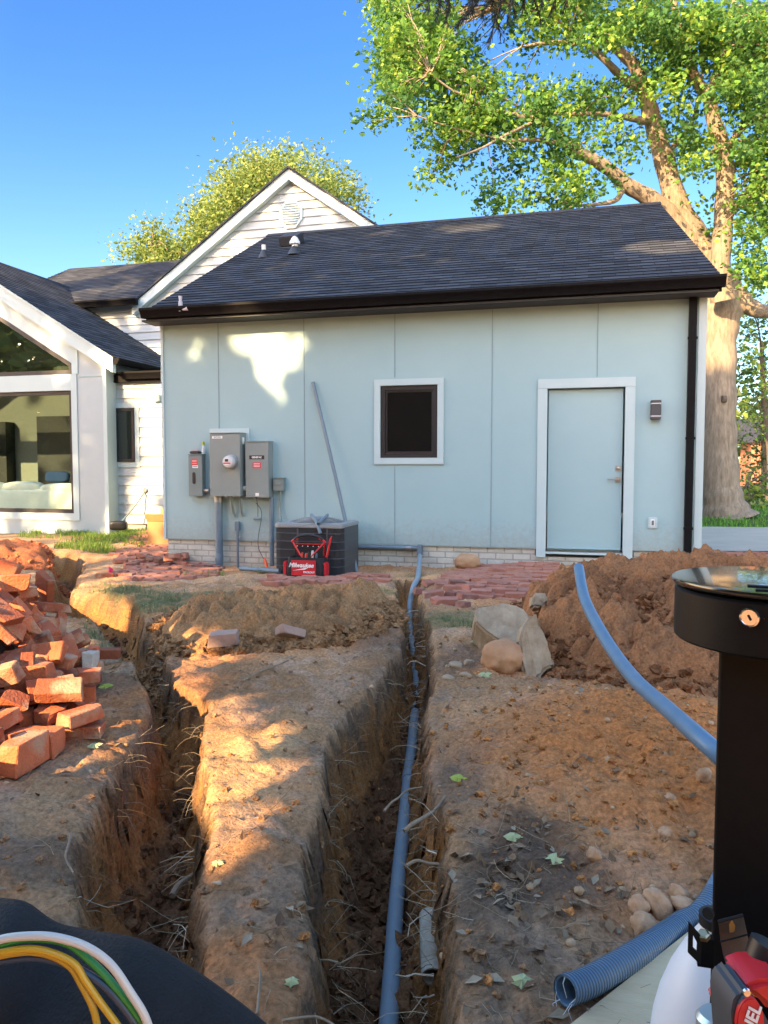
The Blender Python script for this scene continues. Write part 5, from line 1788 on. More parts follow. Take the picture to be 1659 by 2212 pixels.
(1,-2.715,3.741,0.453,0.15,0.78,-0.06,0.61),
(1,-2.983,3.25,0.319,0.94,0.31,-0.14,-0.03),
(0,-4.297,4.169,0.065,0.08,0.98,-0.14,0.14),
(2,-3.271,4.003,0.466,0.34,-0.44,-0.59,0.58),
(1,-3.024,4.265,0.346,0.92,-0.3,0.1,-0.22),
(2,-2.261,3.669,0.209,0.05,0.8,0.35,-0.48),
(0,-3.196,3.27,0.37,0.96,0.29,0.01,-0.01),
(0,-3.622,3.299,0.249,0.16,0.12,-0.02,-0.98),
(2,-3.483,3.538,0.321,0.83,0.56,-0.02,-0),
(2,-3.239,4.516,0.238,0.53,0.77,-0.35,-0.1),
(1,-2.638,4.564,0.117,0.66,-0.27,0.66,0.27),
(2,-2.473,4.158,0.215,0.86,0.43,0.07,0.27),
(2,-2.594,3.032,0.224,0,0.43,-0.48,-0.77),
(4,-3.075,3.169,0.366,0.47,0.27,-0.58,0.61),
(3,-4.117,4.094,0.147,0.53,-0.25,0.64,-0.49),
(2,-2.999,4.628,0.207,0.21,-0.56,-0.51,-0.62),
(1,-2.864,4.291,0.246,0.53,-0.01,0.49,0.69),
(1,-2.82,3.802,0.464,0.63,-0.7,-0.12,0.32),
(2,-2.253,3.482,0.195,0.55,0.62,0.48,-0.28),
(0,-2.906,3.172,0.338,0.15,0.57,-0.63,-0.51),
(0,-3.709,3.693,0.216,0.53,-0.28,0.78,0.16),
(0,-3.107,4.386,0.329,0.23,0.95,0.22,-0.01),
(0,-2.919,4.651,0.128,0.45,0.26,-0.05,-0.85),
(0,-2.355,3.228,0.284,0.66,0.17,-0.21,-0.7),
(0,-2.854,2.879,0.136,0.05,0.51,0.65,0.56),
(1,-3.488,3.637,0.335,0.74,-0.52,-0.42,-0.09),
(2,-3.115,4.494,0.263,0.6,-0.59,-0.5,0.21),
(1,-2.161,3.756,0.149,0.08,-0.87,-0.34,0.34),
(0,-2.371,3.612,0.31,0.12,-0.57,-0.65,0.49),
(0,-2.991,2.724,0.059,0.13,-0.47,0.87,0.05),
(1,-3.359,2.934,0.155,0.95,0,0,-0.31),
(2,-3.763,3.584,0.108,0.88,-0.09,-0.06,-0.46),
(1,-2.494,4.42,0.142,0.63,0.63,-0.33,-0.33),
(0,-2.363,4.103,0.124,0.36,0.23,0.85,0.31),
(1,-2.524,2.989,0.16,0.34,0.04,-0.29,-0.9),
(3,-3.005,2.957,0.225,0.68,-0.63,-0.23,0.3),
(2,-3.954,3.878,0.168,0.61,0.66,0.33,0.28),
(1,-3.088,4.103,0.468,0.94,0.07,-0.23,0.25),
(2,-2.423,4.074,0.17,0.75,0.51,-0.41,-0.02),
(0,-2.386,3.409,0.318,0.07,0.57,-0.81,0.1),
(1,-3.022,3.07,0.251,0.34,0.75,-0.18,0.54),
(0,-3.665,4.076,0.348,0.35,-0.68,-0.61,0.18),
(1,-3.126,4.514,0.178,0.18,0.06,-0.21,0.96),
(1,-2.74,4.24,0.292,0.2,0.08,0.51,0.83),
(4,-2.583,3.983,0.312,0.84,-0.43,0.04,-0.32),
(0,-2.478,2.564,0.03,0.34,-0,0,0.94),
(2,-3.409,3.838,0.45,0.86,0.04,0.07,0.51),
(1,-3.262,4.716,0.126,0.17,-0.94,-0.26,-0.13),
(0,-2.175,3.942,0.151,0.51,-0.24,0.35,-0.74),
(1,-3.253,3.431,0.38,0.01,-0.72,-0.69,0.06),
(1,-3.281,3.034,0.057,0.38,-0.59,0.38,0.59),
(1,-3.456,3.117,0.12,0.28,-0.28,-0.16,-0.9),
(4,-3.817,4.441,0.11,0.42,-0.42,0.01,0.8),
(2,-2.855,2.511,0.03,0,-0.66,-0.75,0),
(1,-3.318,3.416,0.328,0.92,-0.01,0.07,0.38)]

PDX, PDY, PDZ, PROT, PZS = -.20, -.76, -.125, math.radians(-15), 1.3
def pile_pos(x, y, z):
    a, b = x + 3.0, y - 3.75
    return np.array([-3.0 + PDX + a * math.cos(PROT) - b * math.sin(PROT), 3.75 + PDY + a * math.sin(PROT) + b * math.cos(PROT), z * PZS + PDZ])
cnt = 0
for i, (k, x, y, z, qw, qx, qy, qz) in enumerate(PILE):
    p = pile_pos(x, y, z)
    w = depth_of(p)
    u = CX + FPX * float(np.dot(p - CAMC, CAMR)) / w
    if u < -560:
        continue
    mo = (i % 19 == 7) and k in (1, 2, 4)
    me = MO[(1, 2, 4).index(k)] if mo else BR[k][i % 3]
    o = link('mortar_lump' if mo else 'brick', me)
    o.location = p
    o.rotation_mode = 'QUATERNION'
    o.rotation_quaternion = Matrix.Rotation(PROT, 3, 'Z').to_quaternion() @ Quaternion((qw, qx, qy, qz))
    tag(o, 'pale lump of old mortar among the heaped bricks' if mo else BLAB[k], 'mortar' if mo else 'brick', 'mortar lumps in the brick heap' if mo else 'bricks heaped at the left')
    cnt += 1
# a second tumble of bricks over the far, higher end of the heap
for i, (k, x, y, z, qw, qx, qy, qz) in enumerate(PILE):
    if i % 2 or z < .12:
        continue
    p = pile_pos(-6.0 - x, 7.5 - y, z) + np.array([-.22, .46, .0])
    w = depth_of(p)
    u = CX + FPX * float(np.dot(p - CAMC, CAMR)) / w
    if u < -60 or u > 130:
        continue
    o = link('brick', BR[k][(i + 1) % 3])
    o.location = p
    o.rotation_mode = 'QUATERNION'
    o.rotation_quaternion = Matrix.Rotation(PROT + math.pi, 3, 'Z').to_quaternion() @ Quaternion((qw, qx, qy, qz))
    tag(o, BLAB[k], 'brick', 'bricks heaped at the left')
# the heap sits on a hump of soil
m = MB()
an = math.atan2(.69, -.72) + PROT
A_ = np.linspace(-1, 1, 40)
pp, idx = [], {}
for i in range(40):
    for j in range(40):
        a, b = A_[i] * 1.1, A_[j] * .62
        r2 = (a / 1.0) ** 2 + (b / .55) ** 2
        zz = .56 * math.sqrt(max(0, 1 - r2)) - .05 - .1 * max(0, r2 - 1)
        pp.append((-3.05 + PDX + a * math.cos(an) - b * math.sin(an), 3.8 + PDY + a * math.sin(an) + b * math.cos(an), PDZ - .03 + zz))
V_ = np.array(pp)
V_[:, 2] += .02 * fbm(V_[:, 0] * 8, V_[:, 1] * 8, 3, 99)
J = np.arange(1600).reshape(40, 40)
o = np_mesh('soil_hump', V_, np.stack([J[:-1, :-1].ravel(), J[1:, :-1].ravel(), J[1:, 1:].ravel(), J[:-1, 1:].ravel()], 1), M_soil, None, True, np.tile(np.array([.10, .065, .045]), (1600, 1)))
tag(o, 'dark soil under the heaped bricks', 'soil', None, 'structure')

# hand-laid and loose bricks elsewhere
PV = [brick_mesh('paver', DIM[0], 130 + j, .006, M_paver) for j in range(4)]
PH = [brick_mesh('paver', DIM[1], 140 + j, .010, M_paver) for j in range(2)]
def lay(me, p, rz, label, group, tilt=(0, 0), name='loose_brick', cat='brick'):
    o = link(name, me)
    o.location = Vector([float(q) for q in p])
    o.rotation_euler = (tilt[0], tilt[1], rz)
    tag(o, label, cat, group)
    return o
# laid brick path by the left corner: one sheet of bricks set in the ground
def paving(name, poly_px, zpx, label, ang, lift=.0, jit=.010, skip=.04, drop=0.0):
    P_ = [tuple(on_z(u, v, zpx)[:2]) for u, v in poly_px]
    xs_, ys_ = [p[0] for p in P_], [p[1] for p in P_]
    cx_, cy_ = sum(xs_) / len(P_), sum(ys_) / len(P_)
    Vs, Fs = [], []
    ca, sa = math.cos(ang), math.sin(ang)
    L_ = max(max(xs_) - min(xs_), max(ys_) - min(ys_))
    rows = int(L_ / .096) + 2
    for r_ in range(-rows, rows):
        for c_ in range(-rows // 2, rows // 2 + 1):
            lx, ly = c_ * .206 + (.103 if r_ % 2 else 0), r_ * .099
            x, y = cx_ + lx * ca - ly * sa, cy_ + lx * sa + ly * ca
            if poly_sd(np.array([x]), np.array([y]), P_)[0] < .03 or R.random() < skip:
                continue
            me = R.choice(PV)
            co = np.empty(len(me.vertices) * 3, dtype=np.float32)
            me.vertices.foreach_get('co', co)
            M_ = (Matrix.Translation((x + R.uniform(-jit, jit), y + R.uniform(-jit, jit), h1(x, y) + lift - .012 + R.uniform(-.008, .010)))
                  @ Matrix.Rotation(ang + R.uniform(-.06, .06) + (math.pi if R.random() < .5 else 0), 4, 'Z') @ Matrix.Rotation(R.uniform(-.05, .05), 4, 'X') @ Matrix.Rotation(R.uniform(-.04, .04), 4, 'Y'))
            A = np.array(M_)
            co = co.reshape(-1, 3) @ A[:3, :3].T + A[:3, 3]
            n0 = sum(len(v) for v in Vs)
            tr_ = np.array([list(p.vertices) for p in me.polygons], dtype=np.int32)
            Vs.append(co)
            Fs.append(tr_ + n0)
    o = np_mesh(name, np.concatenate(Vs), np.concatenate(Fs), M_pave, None, False)
    tag(o, label, 'brick path', None, 'structure')
    return o
M_pave = bpy.data.materials.new('laid_brick')
M_pave = mat('laid_brick', (.29, .105, .07), .85, col2=(.45, .215, .145), nscale=5.5, bump=.6, bscale=80, contrast=.9, detail=3)
paving('brick_path', [(250, 1195), (300, 1172), (355, 1168), (400, 1195), (480, 1228), (470, 1248), (430, 1256), (300, 1262), (225, 1252), (300, 1220), (230, 1205)], -.27,
       'uneven red brick path round the left garage corner', .06, .02, .014, .06)
paving('brick_path', [(960, 1232), (1010, 1212), (1210, 1198), (1215, 1250), (1110, 1296), (1010, 1290), (940, 1262)], -.13,
       'sunken red brick path between the middle trench and the tall soil heap', .03, .015, .012, .05)
paving('brick_path', [(1500, 1210), (1520, 1192), (1900, 1172), (1900, 1200), (1660, 1212)], -.08, 'red brick edging along the driveway beside the garage', -.25, .02, .008, .0)
paving('brick_path', [(570, 1252), (835, 1245), (835, 1262), (570, 1274)], -.22, 'row of bricks set in the ground before the cooling unit', -.02, .03, .006, .0)
# broken pavers lifted out beside the trench
for i, (u, v, rz, tl, rd) in enumerate(((952, 1268, .2, (.1, .05), 0), (905, 1275, 1.9, (.0, .1), 0), (935, 1285, .5, (.12, -.1), 0), (975, 1283, -.4, (-.08, .1), 0), (1010, 1292, .8, (.05, .12), 0), (965, 1302, .3, (.15, 0), 0),
                                        (1000, 1310, 1.2, (0, .1), 0), (1040, 1282, .1, (.1, 0), 0), (1075, 1272, -.2, (.05, .08), 0), (925, 1262, .9, (.3, .1), 0), (990, 1270, .4, (.1, .1), 0), (1020, 1275, 1.0, (-.1, .1), 0), (945, 1300, -.6, (.1, .2), 0))):
    p = on_z(u, v, -.13)
    lay(PV[i % 4] if i % 3 else PH[i % 2], (p[0], p[1], h1(p[0], p[1]) + .028), rz, 'tilted brick lifted from the path beside the middle trench' if i % 3 else 'half brick lying among the lifted path bricks by the middle trench', 'bricks lifted from the path', tl)
# low stack of salvaged bricks by the left corner
rowz = lambda x, y, n: h1(x, y) + .045 + .060 * n
for i, (u, v, n, rz) in enumerate(((318, 1206, 0, .1), (350, 1204, 0, -.3), (385, 1206, 0, .2), (300, 1216, 0, .7), (335, 1217, 0, -.5), (362, 1222, 0, .05), (395, 1220, 0, -.2), (330, 1208, 1, .4), (360, 1207, 1, -.1),
                                   (382, 1208, 1, .15), (398, 1206, 1, 1.4), (345, 1212, 1, -.6), (372, 1212, 2, .1), (390, 1208, 2, .0), (376, 1206, 3, .12), (398, 1204, 2, 1.5), (285, 1222, 0, .9), (410, 1222, 0, -.2), (310, 1200, 1, -.2),
                                   (280, 1208, 0, .4), (430, 1228, 0, .5), (443, 1224, 0, .7), (260, 1212, 0, .3), (325, 1226, 0, -.1))):
    p = on_z(u, v + n * 9, -.25)
    lay(PV[i % 4] if i % 5 else PH[i % 2], (p[0], p[1], rowz(p[0], p[1], n)), rz, ('salvaged red brick in the low stack by the left garage corner' if i % 5 else 'half red brick in the low stack by the left garage corner'), 'bricks stacked by the garage corner', (R.uniform(-.06, .06), R.uniform(-.08, .08)))
for (u, v, rz, lab, z) in ((262, 1244, .05, 'red brick at the front edge of the left path, next to the orange one', .03), (228, 1249, .4, 'bright orange brick end at the near left tip of the brick path', .03), (277, 1256, -.1, 'low red brick in front of the left brick path', .01)):
    p = on_z(u, v, -.25)
    lay(BR[0][1] if u == 228 else PV[2], (p[0], p[1], h1(p[0], p[1]) + z), rz, lab, None)
# two bricks on the low yellow brown heap
for (u, v, rz, tl, lab, k) in ((483, 1370, .35, (.03, -.05), 'pinkish brick lying flat at the left foot of the low soil heap', 3), (628, 1357, .9, (-.5, .35), 'pale brick tilted on the right side of the low soil heap', 0)):
    p = on_z(u, v + 12, -.05)
    me = brick_mesh('brick', (.19, .13, .085) if k == 3 else (.20, .095, .06), 300 + k, .008, M_pinkb := mat('pink_grey_brick', (.34, .21, .165), .9, col2=(.40, .27, .20), nscale=12, bump=.5))
    lay(me, (p[0], p[1], h1(p[0], p[1]) + .085), rz, lab, None, tl)

# ------------------------------------------------------------------ stones
def rock(name, c, d, seed, material, label, rot=(0, 0, 0), group=None, rough=.18, facet=.0, sub=4):
    bm = bmesh.new()
    bmesh.ops.create_icosphere(bm, subdivisions=sub, radius=1)
    off = Vector((seed * 7.1, -seed * 2.3, seed))
    for v in bm.verts:
        p = v.co.normalized()
        if facet:
            e = (abs(p.x) ** 4 + abs(p.y) ** 4 + abs(p.z) ** 4) ** .25
            p = p.lerp(p / e, facet)
        n = mnoise.fractal(p * 1.1 + off, 1, 2, 2) * rough * 1.6 + mnoise.fractal(p * 3.2 + off, 1, 2, 3) * rough * .65
        p = p * (1 + n)
        v.co = Vector((p.x * d[0], p.y * d[1], p.z * d[2]))
    me = bpy.data.meshes.new(name)
    bm.to_mesh(me)
    bm.free()
    me.polygons.foreach_set('use_smooth', [True] * len(me.polygons))
    me.materials.append(material)
    o = link(name, me)
    o.location = Vector([float(q) for q in c])
    o.rotation_euler = rot
    return tag(o, label, 'stone', group)
M_slab = mat('pale_grey_stone', (.20, .125, .065), .9, col2=(.50, .40, .275), nscale=9, bump=.7, bscale=30, contrast=.8)
M_round = mat('brown_boulder', (.33, .155, .07), .8, col2=(.50, .28, .145), nscale=4, bump=.6, bscale=30)
M_cob = mat('tan_cobble', (.36, .18, .085), .85, col2=(.60, .38, .22), nscale=22, bump=.4, bscale=60)
def gpt(u, v, z=-.1, dz=0.0):
    p = on_z(u, v, z)
    return (p[0], p[1], h1(p[0], p[1]) + dz)
def slab(name, px, D, th, label, tilt, seed):
    """rough flat stone: outline at its own distance and thickness"""
    c = np.mean([at(u, v, D) for u, v in px], axis=0)
    P_ = [Vector(at(u, v, D) + (np.array([0, 1, 0]) * tilt * (CY + 250 - v) / FPX * D)) for u, v in px]
    n = (P_[len(P_) // 3] - P_[0]).cross(P_[2 * len(P_) // 3] - P_[0]).normalized()
    if n.dot(Vector(CAMC) - P_[0]) < 0:
        n = -n
    bm = bmesh.new()
    vs = [bm.verts.new(p) for p in P_]
    f_ = bm.faces.new(vs)
    g = bmesh.ops.extrude_face_region(bm, geom=[f_])
    for v in g['geom']:
        if isinstance(v, bmesh.types.BMVert):
            v.co -= n * th
    bmesh.ops.recalc_face_normals(bm, faces=bm.faces)
    bmesh.ops.bevel(bm, geom=bm.edges[:], offset=.016, segments=2, affect='EDGES')
    bmesh.ops.triangulate(bm, faces=bm.faces)
    bmesh.ops.subdivide_edges(bm, edges=bm.edges, cuts=1, use_grid_fill=True)
    bmesh.ops.triangulate(bm, faces=bm.faces)
    bm.normal_update()
    for v in bm.verts:
        v.co += v.normal * (mnoise.fractal(v.co * 9 + Vector((seed, 0, 0)), 1, 2, 3) * .020)
        v.co -= Vector([float(q) for q in c])
    bmesh.ops.recalc_face_normals(bm, faces=bm.faces)
    me = bpy.data.meshes.new(name)
    bm.to_mesh(me)
    bm.free()
    me.materials.append(M_slab)
    o = link(name, me)
    o.location = Vector([float(q) for q in c])
    return tag(o, label, 'stone')
slab('stone_slab', [(1024, 1318), (1034, 1310), (1090, 1309), (1135, 1316), (1150, 1345), (1160, 1385), (1130, 1402), (1090, 1385), (1050, 1365), (1026, 1345)], 4.95, .26, 'broad pale stone slab lying half under the tall soil heap', .85, 3)
slab('stone_slab', [(1148, 1326), (1165, 1330), (1170, 1350), (1180, 1385), (1196, 1412), (1200, 1432), (1180, 1440), (1165, 1450), (1160, 1490), (1155, 1500), (1138, 1470), (1127, 1420), (1120, 1385), (1130, 1350)], 4.62, .14, 'upright pale stone slab leaning on the tall soil heap', .42, 8)
slab('stone', [(1150, 1290), (1160, 1282), (1180, 1288), (1186, 1305), (1170, 1318), (1148, 1312)], 5.15, .12, 'small pale stone poking from the left side of the tall heap', .5, 5)
p = at(1085, 1421, 4.62)
rock('boulder', (p[0], p[1], p[2]), (.128, .13, .112), 21, M_round, 'round brown boulder beneath the broad pale slab', (0, .2, .3), None, .10)
p = on_y(1010, 1213, YF - .28)
rock('boulder', (p[0], p[1], p[2] + .0), (.155, .12, .10), 33, mat('sandy_boulder', (.36, .20, .10), .85, col2=(.44, .28, .16), nscale=4, bump=.5), 'sandy boulder sitting against the footing left of the door', (0, 0, .1), None, .09, .4)
COB = [(1419, 1930, .060, 'largest tan cobble of the cluster above the cut hose'), (1467, 1912, .036, 'small round cobble behind the others above the cut hose'), (1481, 1938, .048, 'upright tan cobble at the right of the cobble cluster'),
       (1380, 1942, .040, 'knobbly tan cobble at the left of the cobble cluster'), (1282, 1856, .034, 'single pale pebble lying alone in the orange soil'), (1518, 1727, .040, 'pale cobble near the black post, higher on the slope'), (1392, 1968, .045, 'broad low cobble just above the cut hose'),
       (1448, 1756, .026, 'small pale stone in the orange soil left of the post'), (1435, 1815, .03, 'brown stone half sunk in the orange soil')]
for i, (u, v, r, lab) in enumerate(COB):
    p = gpt(u, v + 10, -.08)
    r *= .68
    rock('cobble', (p[0], p[1], p[2] + r * .45), (r * R.uniform(.9, 1.2), r * R.uniform(.85, 1.1), r * R.uniform(.72, .9)), 50 + i, M_cob, lab, (R.random(), R.random(), R.random() * 6), 'cobbles in the orange soil', .22, .3, 3)
for i, (u, v, r) in enumerate(((1040, 1382, .05), (985, 1432, .042), (1015, 1415, .035), (1005, 1458, .03), (968, 1462, .035), (1088, 1398, .03))):
    p = gpt(u, v, -.1)
    rock('cobble', (p[0], p[1], p[2] + r * .3), (r * 1.25, r, r * .6), 80 + i, M_slab, 'pale flattish stone on the bank right of the middle trench', (R.random() * .3, 0, R.random() * 6), 'pale stones on the right bank', .10, 0, 3)
# grey blocks at the far end of the brick heap
p = at(18, 1275, 5.3)
for i, (dx_, dz_2, lab) in enumerate(((-.20, -.09, 'dark grey block, left of the pair behind the brick heap'), (.02, -.10, 'dark grey block, right of the pair behind the brick heap'))):
    lay(brick_mesh('block', (.19, .16, .24), 400 + i, .012, mat('dirty_block_%d' % i, (.055, .034, .022), .95, col2=(.09, .058, .038), nscale=9, bump=.6)), (p[0] + dx_, p[1], p[2] + dz_2), .1 + .1 * i, lab, None, (0, .03), 'block', 'block')

# ------------------------------------------------------------------ flexible hose, plywood, post, jug, tools
PLZ = h1(.55, 1.5) + .05
pa, pb = on_z(1232, 2212, PLZ), on_z(1536, 1974, PLZ)
pe = (pb - pa) / np.linalg.norm(pb - pa)
pn = np.array([pe[1], -pe[0], 0])
pa, pb = pa - pe * .25, pb + pe * .22
ply = [pa, pb, pb + pn * .80, pa + pn * .80]
M_ply = mat('weathered_plywood', (.50, .38, .21), .8, col2=(.62, .50, .31), nscale=6, bump=.3, bscale=30, stretch=(2, 9, 1), contrast=.7)
o = MB().prism([tuple(p) for p in ply], (0, 0, -.019)).build('plywood_sheet', M_ply, None)
tag(o, 'pale weathered plywood sheet under the black post', 'plywood')
Vp = [(1222, 2140, 1.66), (1280, 2118, 1.74), (1380, 2060, 1.98), (1470, 2000, 2.3), (1536, 1948, 2.62)]
hp = []
for u, v, D in Vp:
    q = on_z(u, v, -.07)
    for _ in range(3):
        q = on_z(u, v, h1(q[0], q[1]) + .036)
    hp.append(q)
back = [at(1635, 1905, 2.45), at(1680, 1800, 2.6), at(1640, 1710, 2.45)]
up_ = [at(1539, 1618, 2.45), at(1440, 1530, 2.85), at(1378, 1475, 3.2), at(1330, 1415, 3.6), at(1290, 1350, 4.0), at(1262, 1290, 4.4), at(1250, 1226, 4.8)]
for p in back + up_:
    p[2] = max(p[2], h1(p[0], p[1]) + .05)
path = curve([tuple(p) for p in hp + back + up_], 10)
M_hose = mat('blue_grey_flexible_conduit', (.09, .175, .27), .38, col2=(.12, .21, .31), nscale=10)
hose = thing('flexible_conduit', 'thick blue grey flexible conduit with a frayed cut end, looping behind the post', 'conduit', path[0])
MB().pipe(path, .031, .14, 20).build('tube', M_hose, hose, smooth=True)
# ribs of the near, spirally wound end
m = MB()
acc, nxt = 0.0, .0
for i in range(1, 42):
    a, b = path[i - 1], path[i]
    L_ = (b - a).length
    while nxt < acc + L_:
        c = a.lerp(b, (nxt - acc) / L_)
        tdir = (b - a).normalized()
        m.tube([c - tdir * .0028, c, c + tdir * .0028], [.0313, .0326, .0313], 20, caps=False)
        nxt += .0095
    acc += L_
m.build('ribs', mat('dark_ribbed_conduit', (.045, .075, .11), .42, col2=(.07, .105, .145), nscale=30), hose, smooth=True)
m = MB()
t0 = (path[0] - path[1]).normalized()
for k in range(5):
    an = k * 1.9 + .4
    s_ = t0.orthogonal().normalized()
    w_ = t0.cross(s_)
    r0 = path[0] + (s_ * math.cos(an) + w_ * math.sin(an)) * .027
    m.tube([r0, r0 + t0 * .015 + Vector((R.uniform(-.01, .01), R.uniform(-.01, .01), -.012)), r0 + t0 * .02 + Vector((R.uniform(-.02, .02), 0, -.03 - .012 * R.random()))], [.0009, .0008, .0005], 5)
m.build('frayed_strands', mat('pale_strand', (.5, .58, .66), .5), hose)
# black post with a drum head and a lid
ang = math.atan((1700 - CX) / FPX)
pc = CAMC + np.array([CAMF[0], CAMF[1], 0]) / np.linalg.norm(CAMF[:2]) * 1.0 + CAMR * (1700 - CX) / FPX
zt = .937
post = thing('black_post', 'black metal post with a round lockable head at the right edge', 'post', (pc[0], pc[1], PLZ))
rpost = [(pc[0] + x * math.cos(-.22) - y * math.sin(-.22), pc[1] + x * math.sin(-.22) + y * math.cos(-.22)) for x, y in rrect(-.072, .072, -.072, .072, .006)]
MB().prism([(x, y, PLZ) for x, y in rpost], (0, 0, zt - .085 - PLZ)).build('column', M_blkm, post, smooth=True, angle=40)
MB().lathe([(.10, -.076), (.131, -.075), (.134, -.072), (.134, -.010), (.131, -.007), (.12, -.007)], (pc[0], pc[1], zt), 64).build('head', M_blkm, post, smooth=True, angle=40)
M_lid = mat('glossy_black_lid', (.012, .012, .012), .16, coat=.5)
lid = MB().lathe([(.05, -.004), (.130, -.004), (.1375, -.002), (.1385, .001), (.1375, .0045), (.13, .0055)], (pc[0], pc[1], zt), 64).build('lid', M_lid, post, smooth=True, angle=40)
vdir = Vector((CAMC[0] - pc[0], CAMC[1] - pc[1], 0)).normalized()
rdir = Vector((-vdir.y, vdir.x, 0))
for (r0, dd_, l_) in ((.045, .085, .12), (.060, .115, .10)):
    c_ = Vector((pc[0], pc[1], zt + .0062)) + vdir * dd_ * 1.0 + rdir * .02
    MB().box(c_, (l_, .010, .002), Matrix.Rotation(math.atan2(rdir.y, rdir.x) + .05, 3, 'Z')).build('slot', M_dark, lid)
c_ = Vector((pc[0], pc[1], zt + .02)) + rdir * .035 + vdir * .0
MB().box(c_, (.09, .05, .028), Matrix.Rotation(math.atan2(rdir.y, rdir.x), 3, 'Z')).build('knob', M_blk, lid, bevel=.008)
# cam lock
lp = at(1613, 1337, .9)
ld = (Vector((lp[0], lp[1], 0)) - Vector((pc[0], pc[1], 0))).normalized()
lc = Vector((pc[0], pc[1], lp[2])) + ld * .133
M_chrome = mat('chrome', (.75, .75, .76), .12, metal=1.0)
lock = MB().lathe([(.0118, 0), (.0118, .004), (.0112, .0055), (.0095, .006), (.0092, .005), (.001, .005)], lc, 32, ld).build('lock', M_chrome, post, smooth=True)
MB().box(lc + ld * .0052, (.0022, .0022, .007), Matrix.Rotation(.5, 3, ld)).build('keyhole', M_dark, lock)
m = MB()
m.tube([lc - rdir * -.011 + ld * .001, lc + rdir * .016 + ld * .002], .0022, 8)
m.build('lock_tab', M_chrome, lock)
# bracket tab low on the post
bp = at(1490, 2035, .93)
bq = at(1534, 2040, .95)
brk = thing('x', 'x', 'x', (0, 0, 0))
bpy.data.objects.remove(brk)
bp, bq = Vector(bp), Vector(bq)
r_ = (bq - bp).normalized()
u_ = Vector((0, 0, 1))
tb = MB()
hw, hh = .013, .021
O_ = bp
pl = lambda x, z: O_ + r_ * x + u_ * z + Vector((0, -.30 * x, 0))
outer = [(-.003, -.014), (.022, -.024), (.022, .012), (-.003, .024)]
hole = [(.006, -.006), (.014, -.009), (.014, .002), (.006, .010)]
vs = [pl(*p) for p in outer + hole] + [pl(*p) + Vector((0, .003, 0)) for p in outer + hole]
fs = []
for k in range(4):
    j = (k + 1) % 4
    fs += [(k, j, 4 + j, 4 + k), (8 + k, 12 + k, 12 + j, 8 + j), (k, 8 + k, 8 + j, j), (4 + k, 4 + j, 12 + j, 12 + k)]
tb.add(vs, fs)
tb.box(O_ + r_ * .03 + Vector((0, -.004, -.006)), (.018, .012, .036))
tb.build('bracket', M_blkm, post)
MB().lathe([(.0075, 0), (.0075, .006), (.005, .007)], O_ + r_ * .027 + Vector((0, -.006, .012)), 6, (-.2, -.35, .9)).build('bolt', mat('brass_bolt', (.5, .42, .25), .3, metal=1.0), post)
MB().lathe([(.007, 0), (.007, .004)], O_ + r_ * .036 + Vector((0, -.004, .042)), 10, (-.5, -.8, .1)).build('bolt_hole', M_dark, post)
# white jug on the plywood behind the post
jc = at(1545, 2150, 1.42)
jug = thing('white_jug', 'white plastic jug standing on the plywood behind the black post', 'jug', (jc[0], jc[1], PLZ))
jt = at(1545, 1998, 1.42)[2] - PLZ
M_jug = mat('white_hdpe', (.70, .74, .80), .42, col2=(.75, .78, .82), nscale=6)
MB().lathe([(.09, .001), (.110, .006), (.113, .03), (.113, jt * .28), (.108, jt * .42), (.098, jt * .56), (.080, jt * .72), (.058, jt * .86), (.038, jt * .96), (.030, jt), (.028, jt + .02)], (jc[0], jc[1], PLZ), 40).build('body', M_jug, jug, smooth=True)
MB().lathe([(.032, jt + .006), (.032, jt + .024), (.027, jt + .026)], (jc[0], jc[1], PLZ), 24).build('cap', M_blk, jug, smooth=True)
# tools in front of the post
TD = .74
def tp_(u, v, D=TD):
    return Vector(at(u, v, D))
bar = thing('pry_bar', 'flat worn steel pry bar with rust standing in front of the black post', 'pry bar', tp_(1600, 2200))
M_bar = mat('worn_steel', (.20, .195, .185), .42, metal=.7, col2=(.12, .105, .09), nscale=14, bump=.2, bscale=40, contrast=.8)
L_ = [(1551, 1991), (1553, 2005), (1556, 2030), (1562, 2062), (1570, 2090), (1579, 2120), (1588, 2150), (1593, 2175), (1598, 2260)]
Rr = [(1605, 1977), (1610, 1998), (1616, 2025), (1622, 2050), (1619, 2075), (1611, 2100), (1606, 2125), (1606, 2160), (1612, 2260)]
m = MB()
vs, fs = [], []
for i in range(9):
    D = TD + .010 * math.sin(i * .7)
    for q_, dd_ in ((L_[i], 0), (Rr[i], 0), (Rr[i], .006), (L_[i], .006)):
        vs.append(tp_(*q_, D + dd_))
for i in range(8):
    for k in range(4):
        fs.append((i * 4 + k, i * 4 + (k + 1) % 4, i * 4 + 4 + (k + 1) % 4, i * 4 + 4 + k))
fs += [(3, 2, 1, 0), (32, 33, 34, 35)]
m.add(vs, fs).build('blade', M_bar, bar, bevel=.0008)
MB().tube([tp_(1556, 2034, TD - .004), tp_(1614, 2019, TD - .004)], .0009, 6).build('score_line', M_dark, bar)
MB().tube([tp_(1551, 1991, TD - .002), tp_(1605, 1977, TD - .002)], .0016, 6).build('dark_edge', M_dark, bar)
rs = tp_(1581, 2001, TD - .0035)
MB().prism([rs + Vector(CAMR) * x + Vector(CAMU) * z for x, z in ((-.003, .002), (.0, .006), (.003, .001), (.002, -.005), (-.002, -.006))], Vector(CAMF) * -.0006).build('rust_spot', mat('rust', (.30, .13, .02), .9), bar)
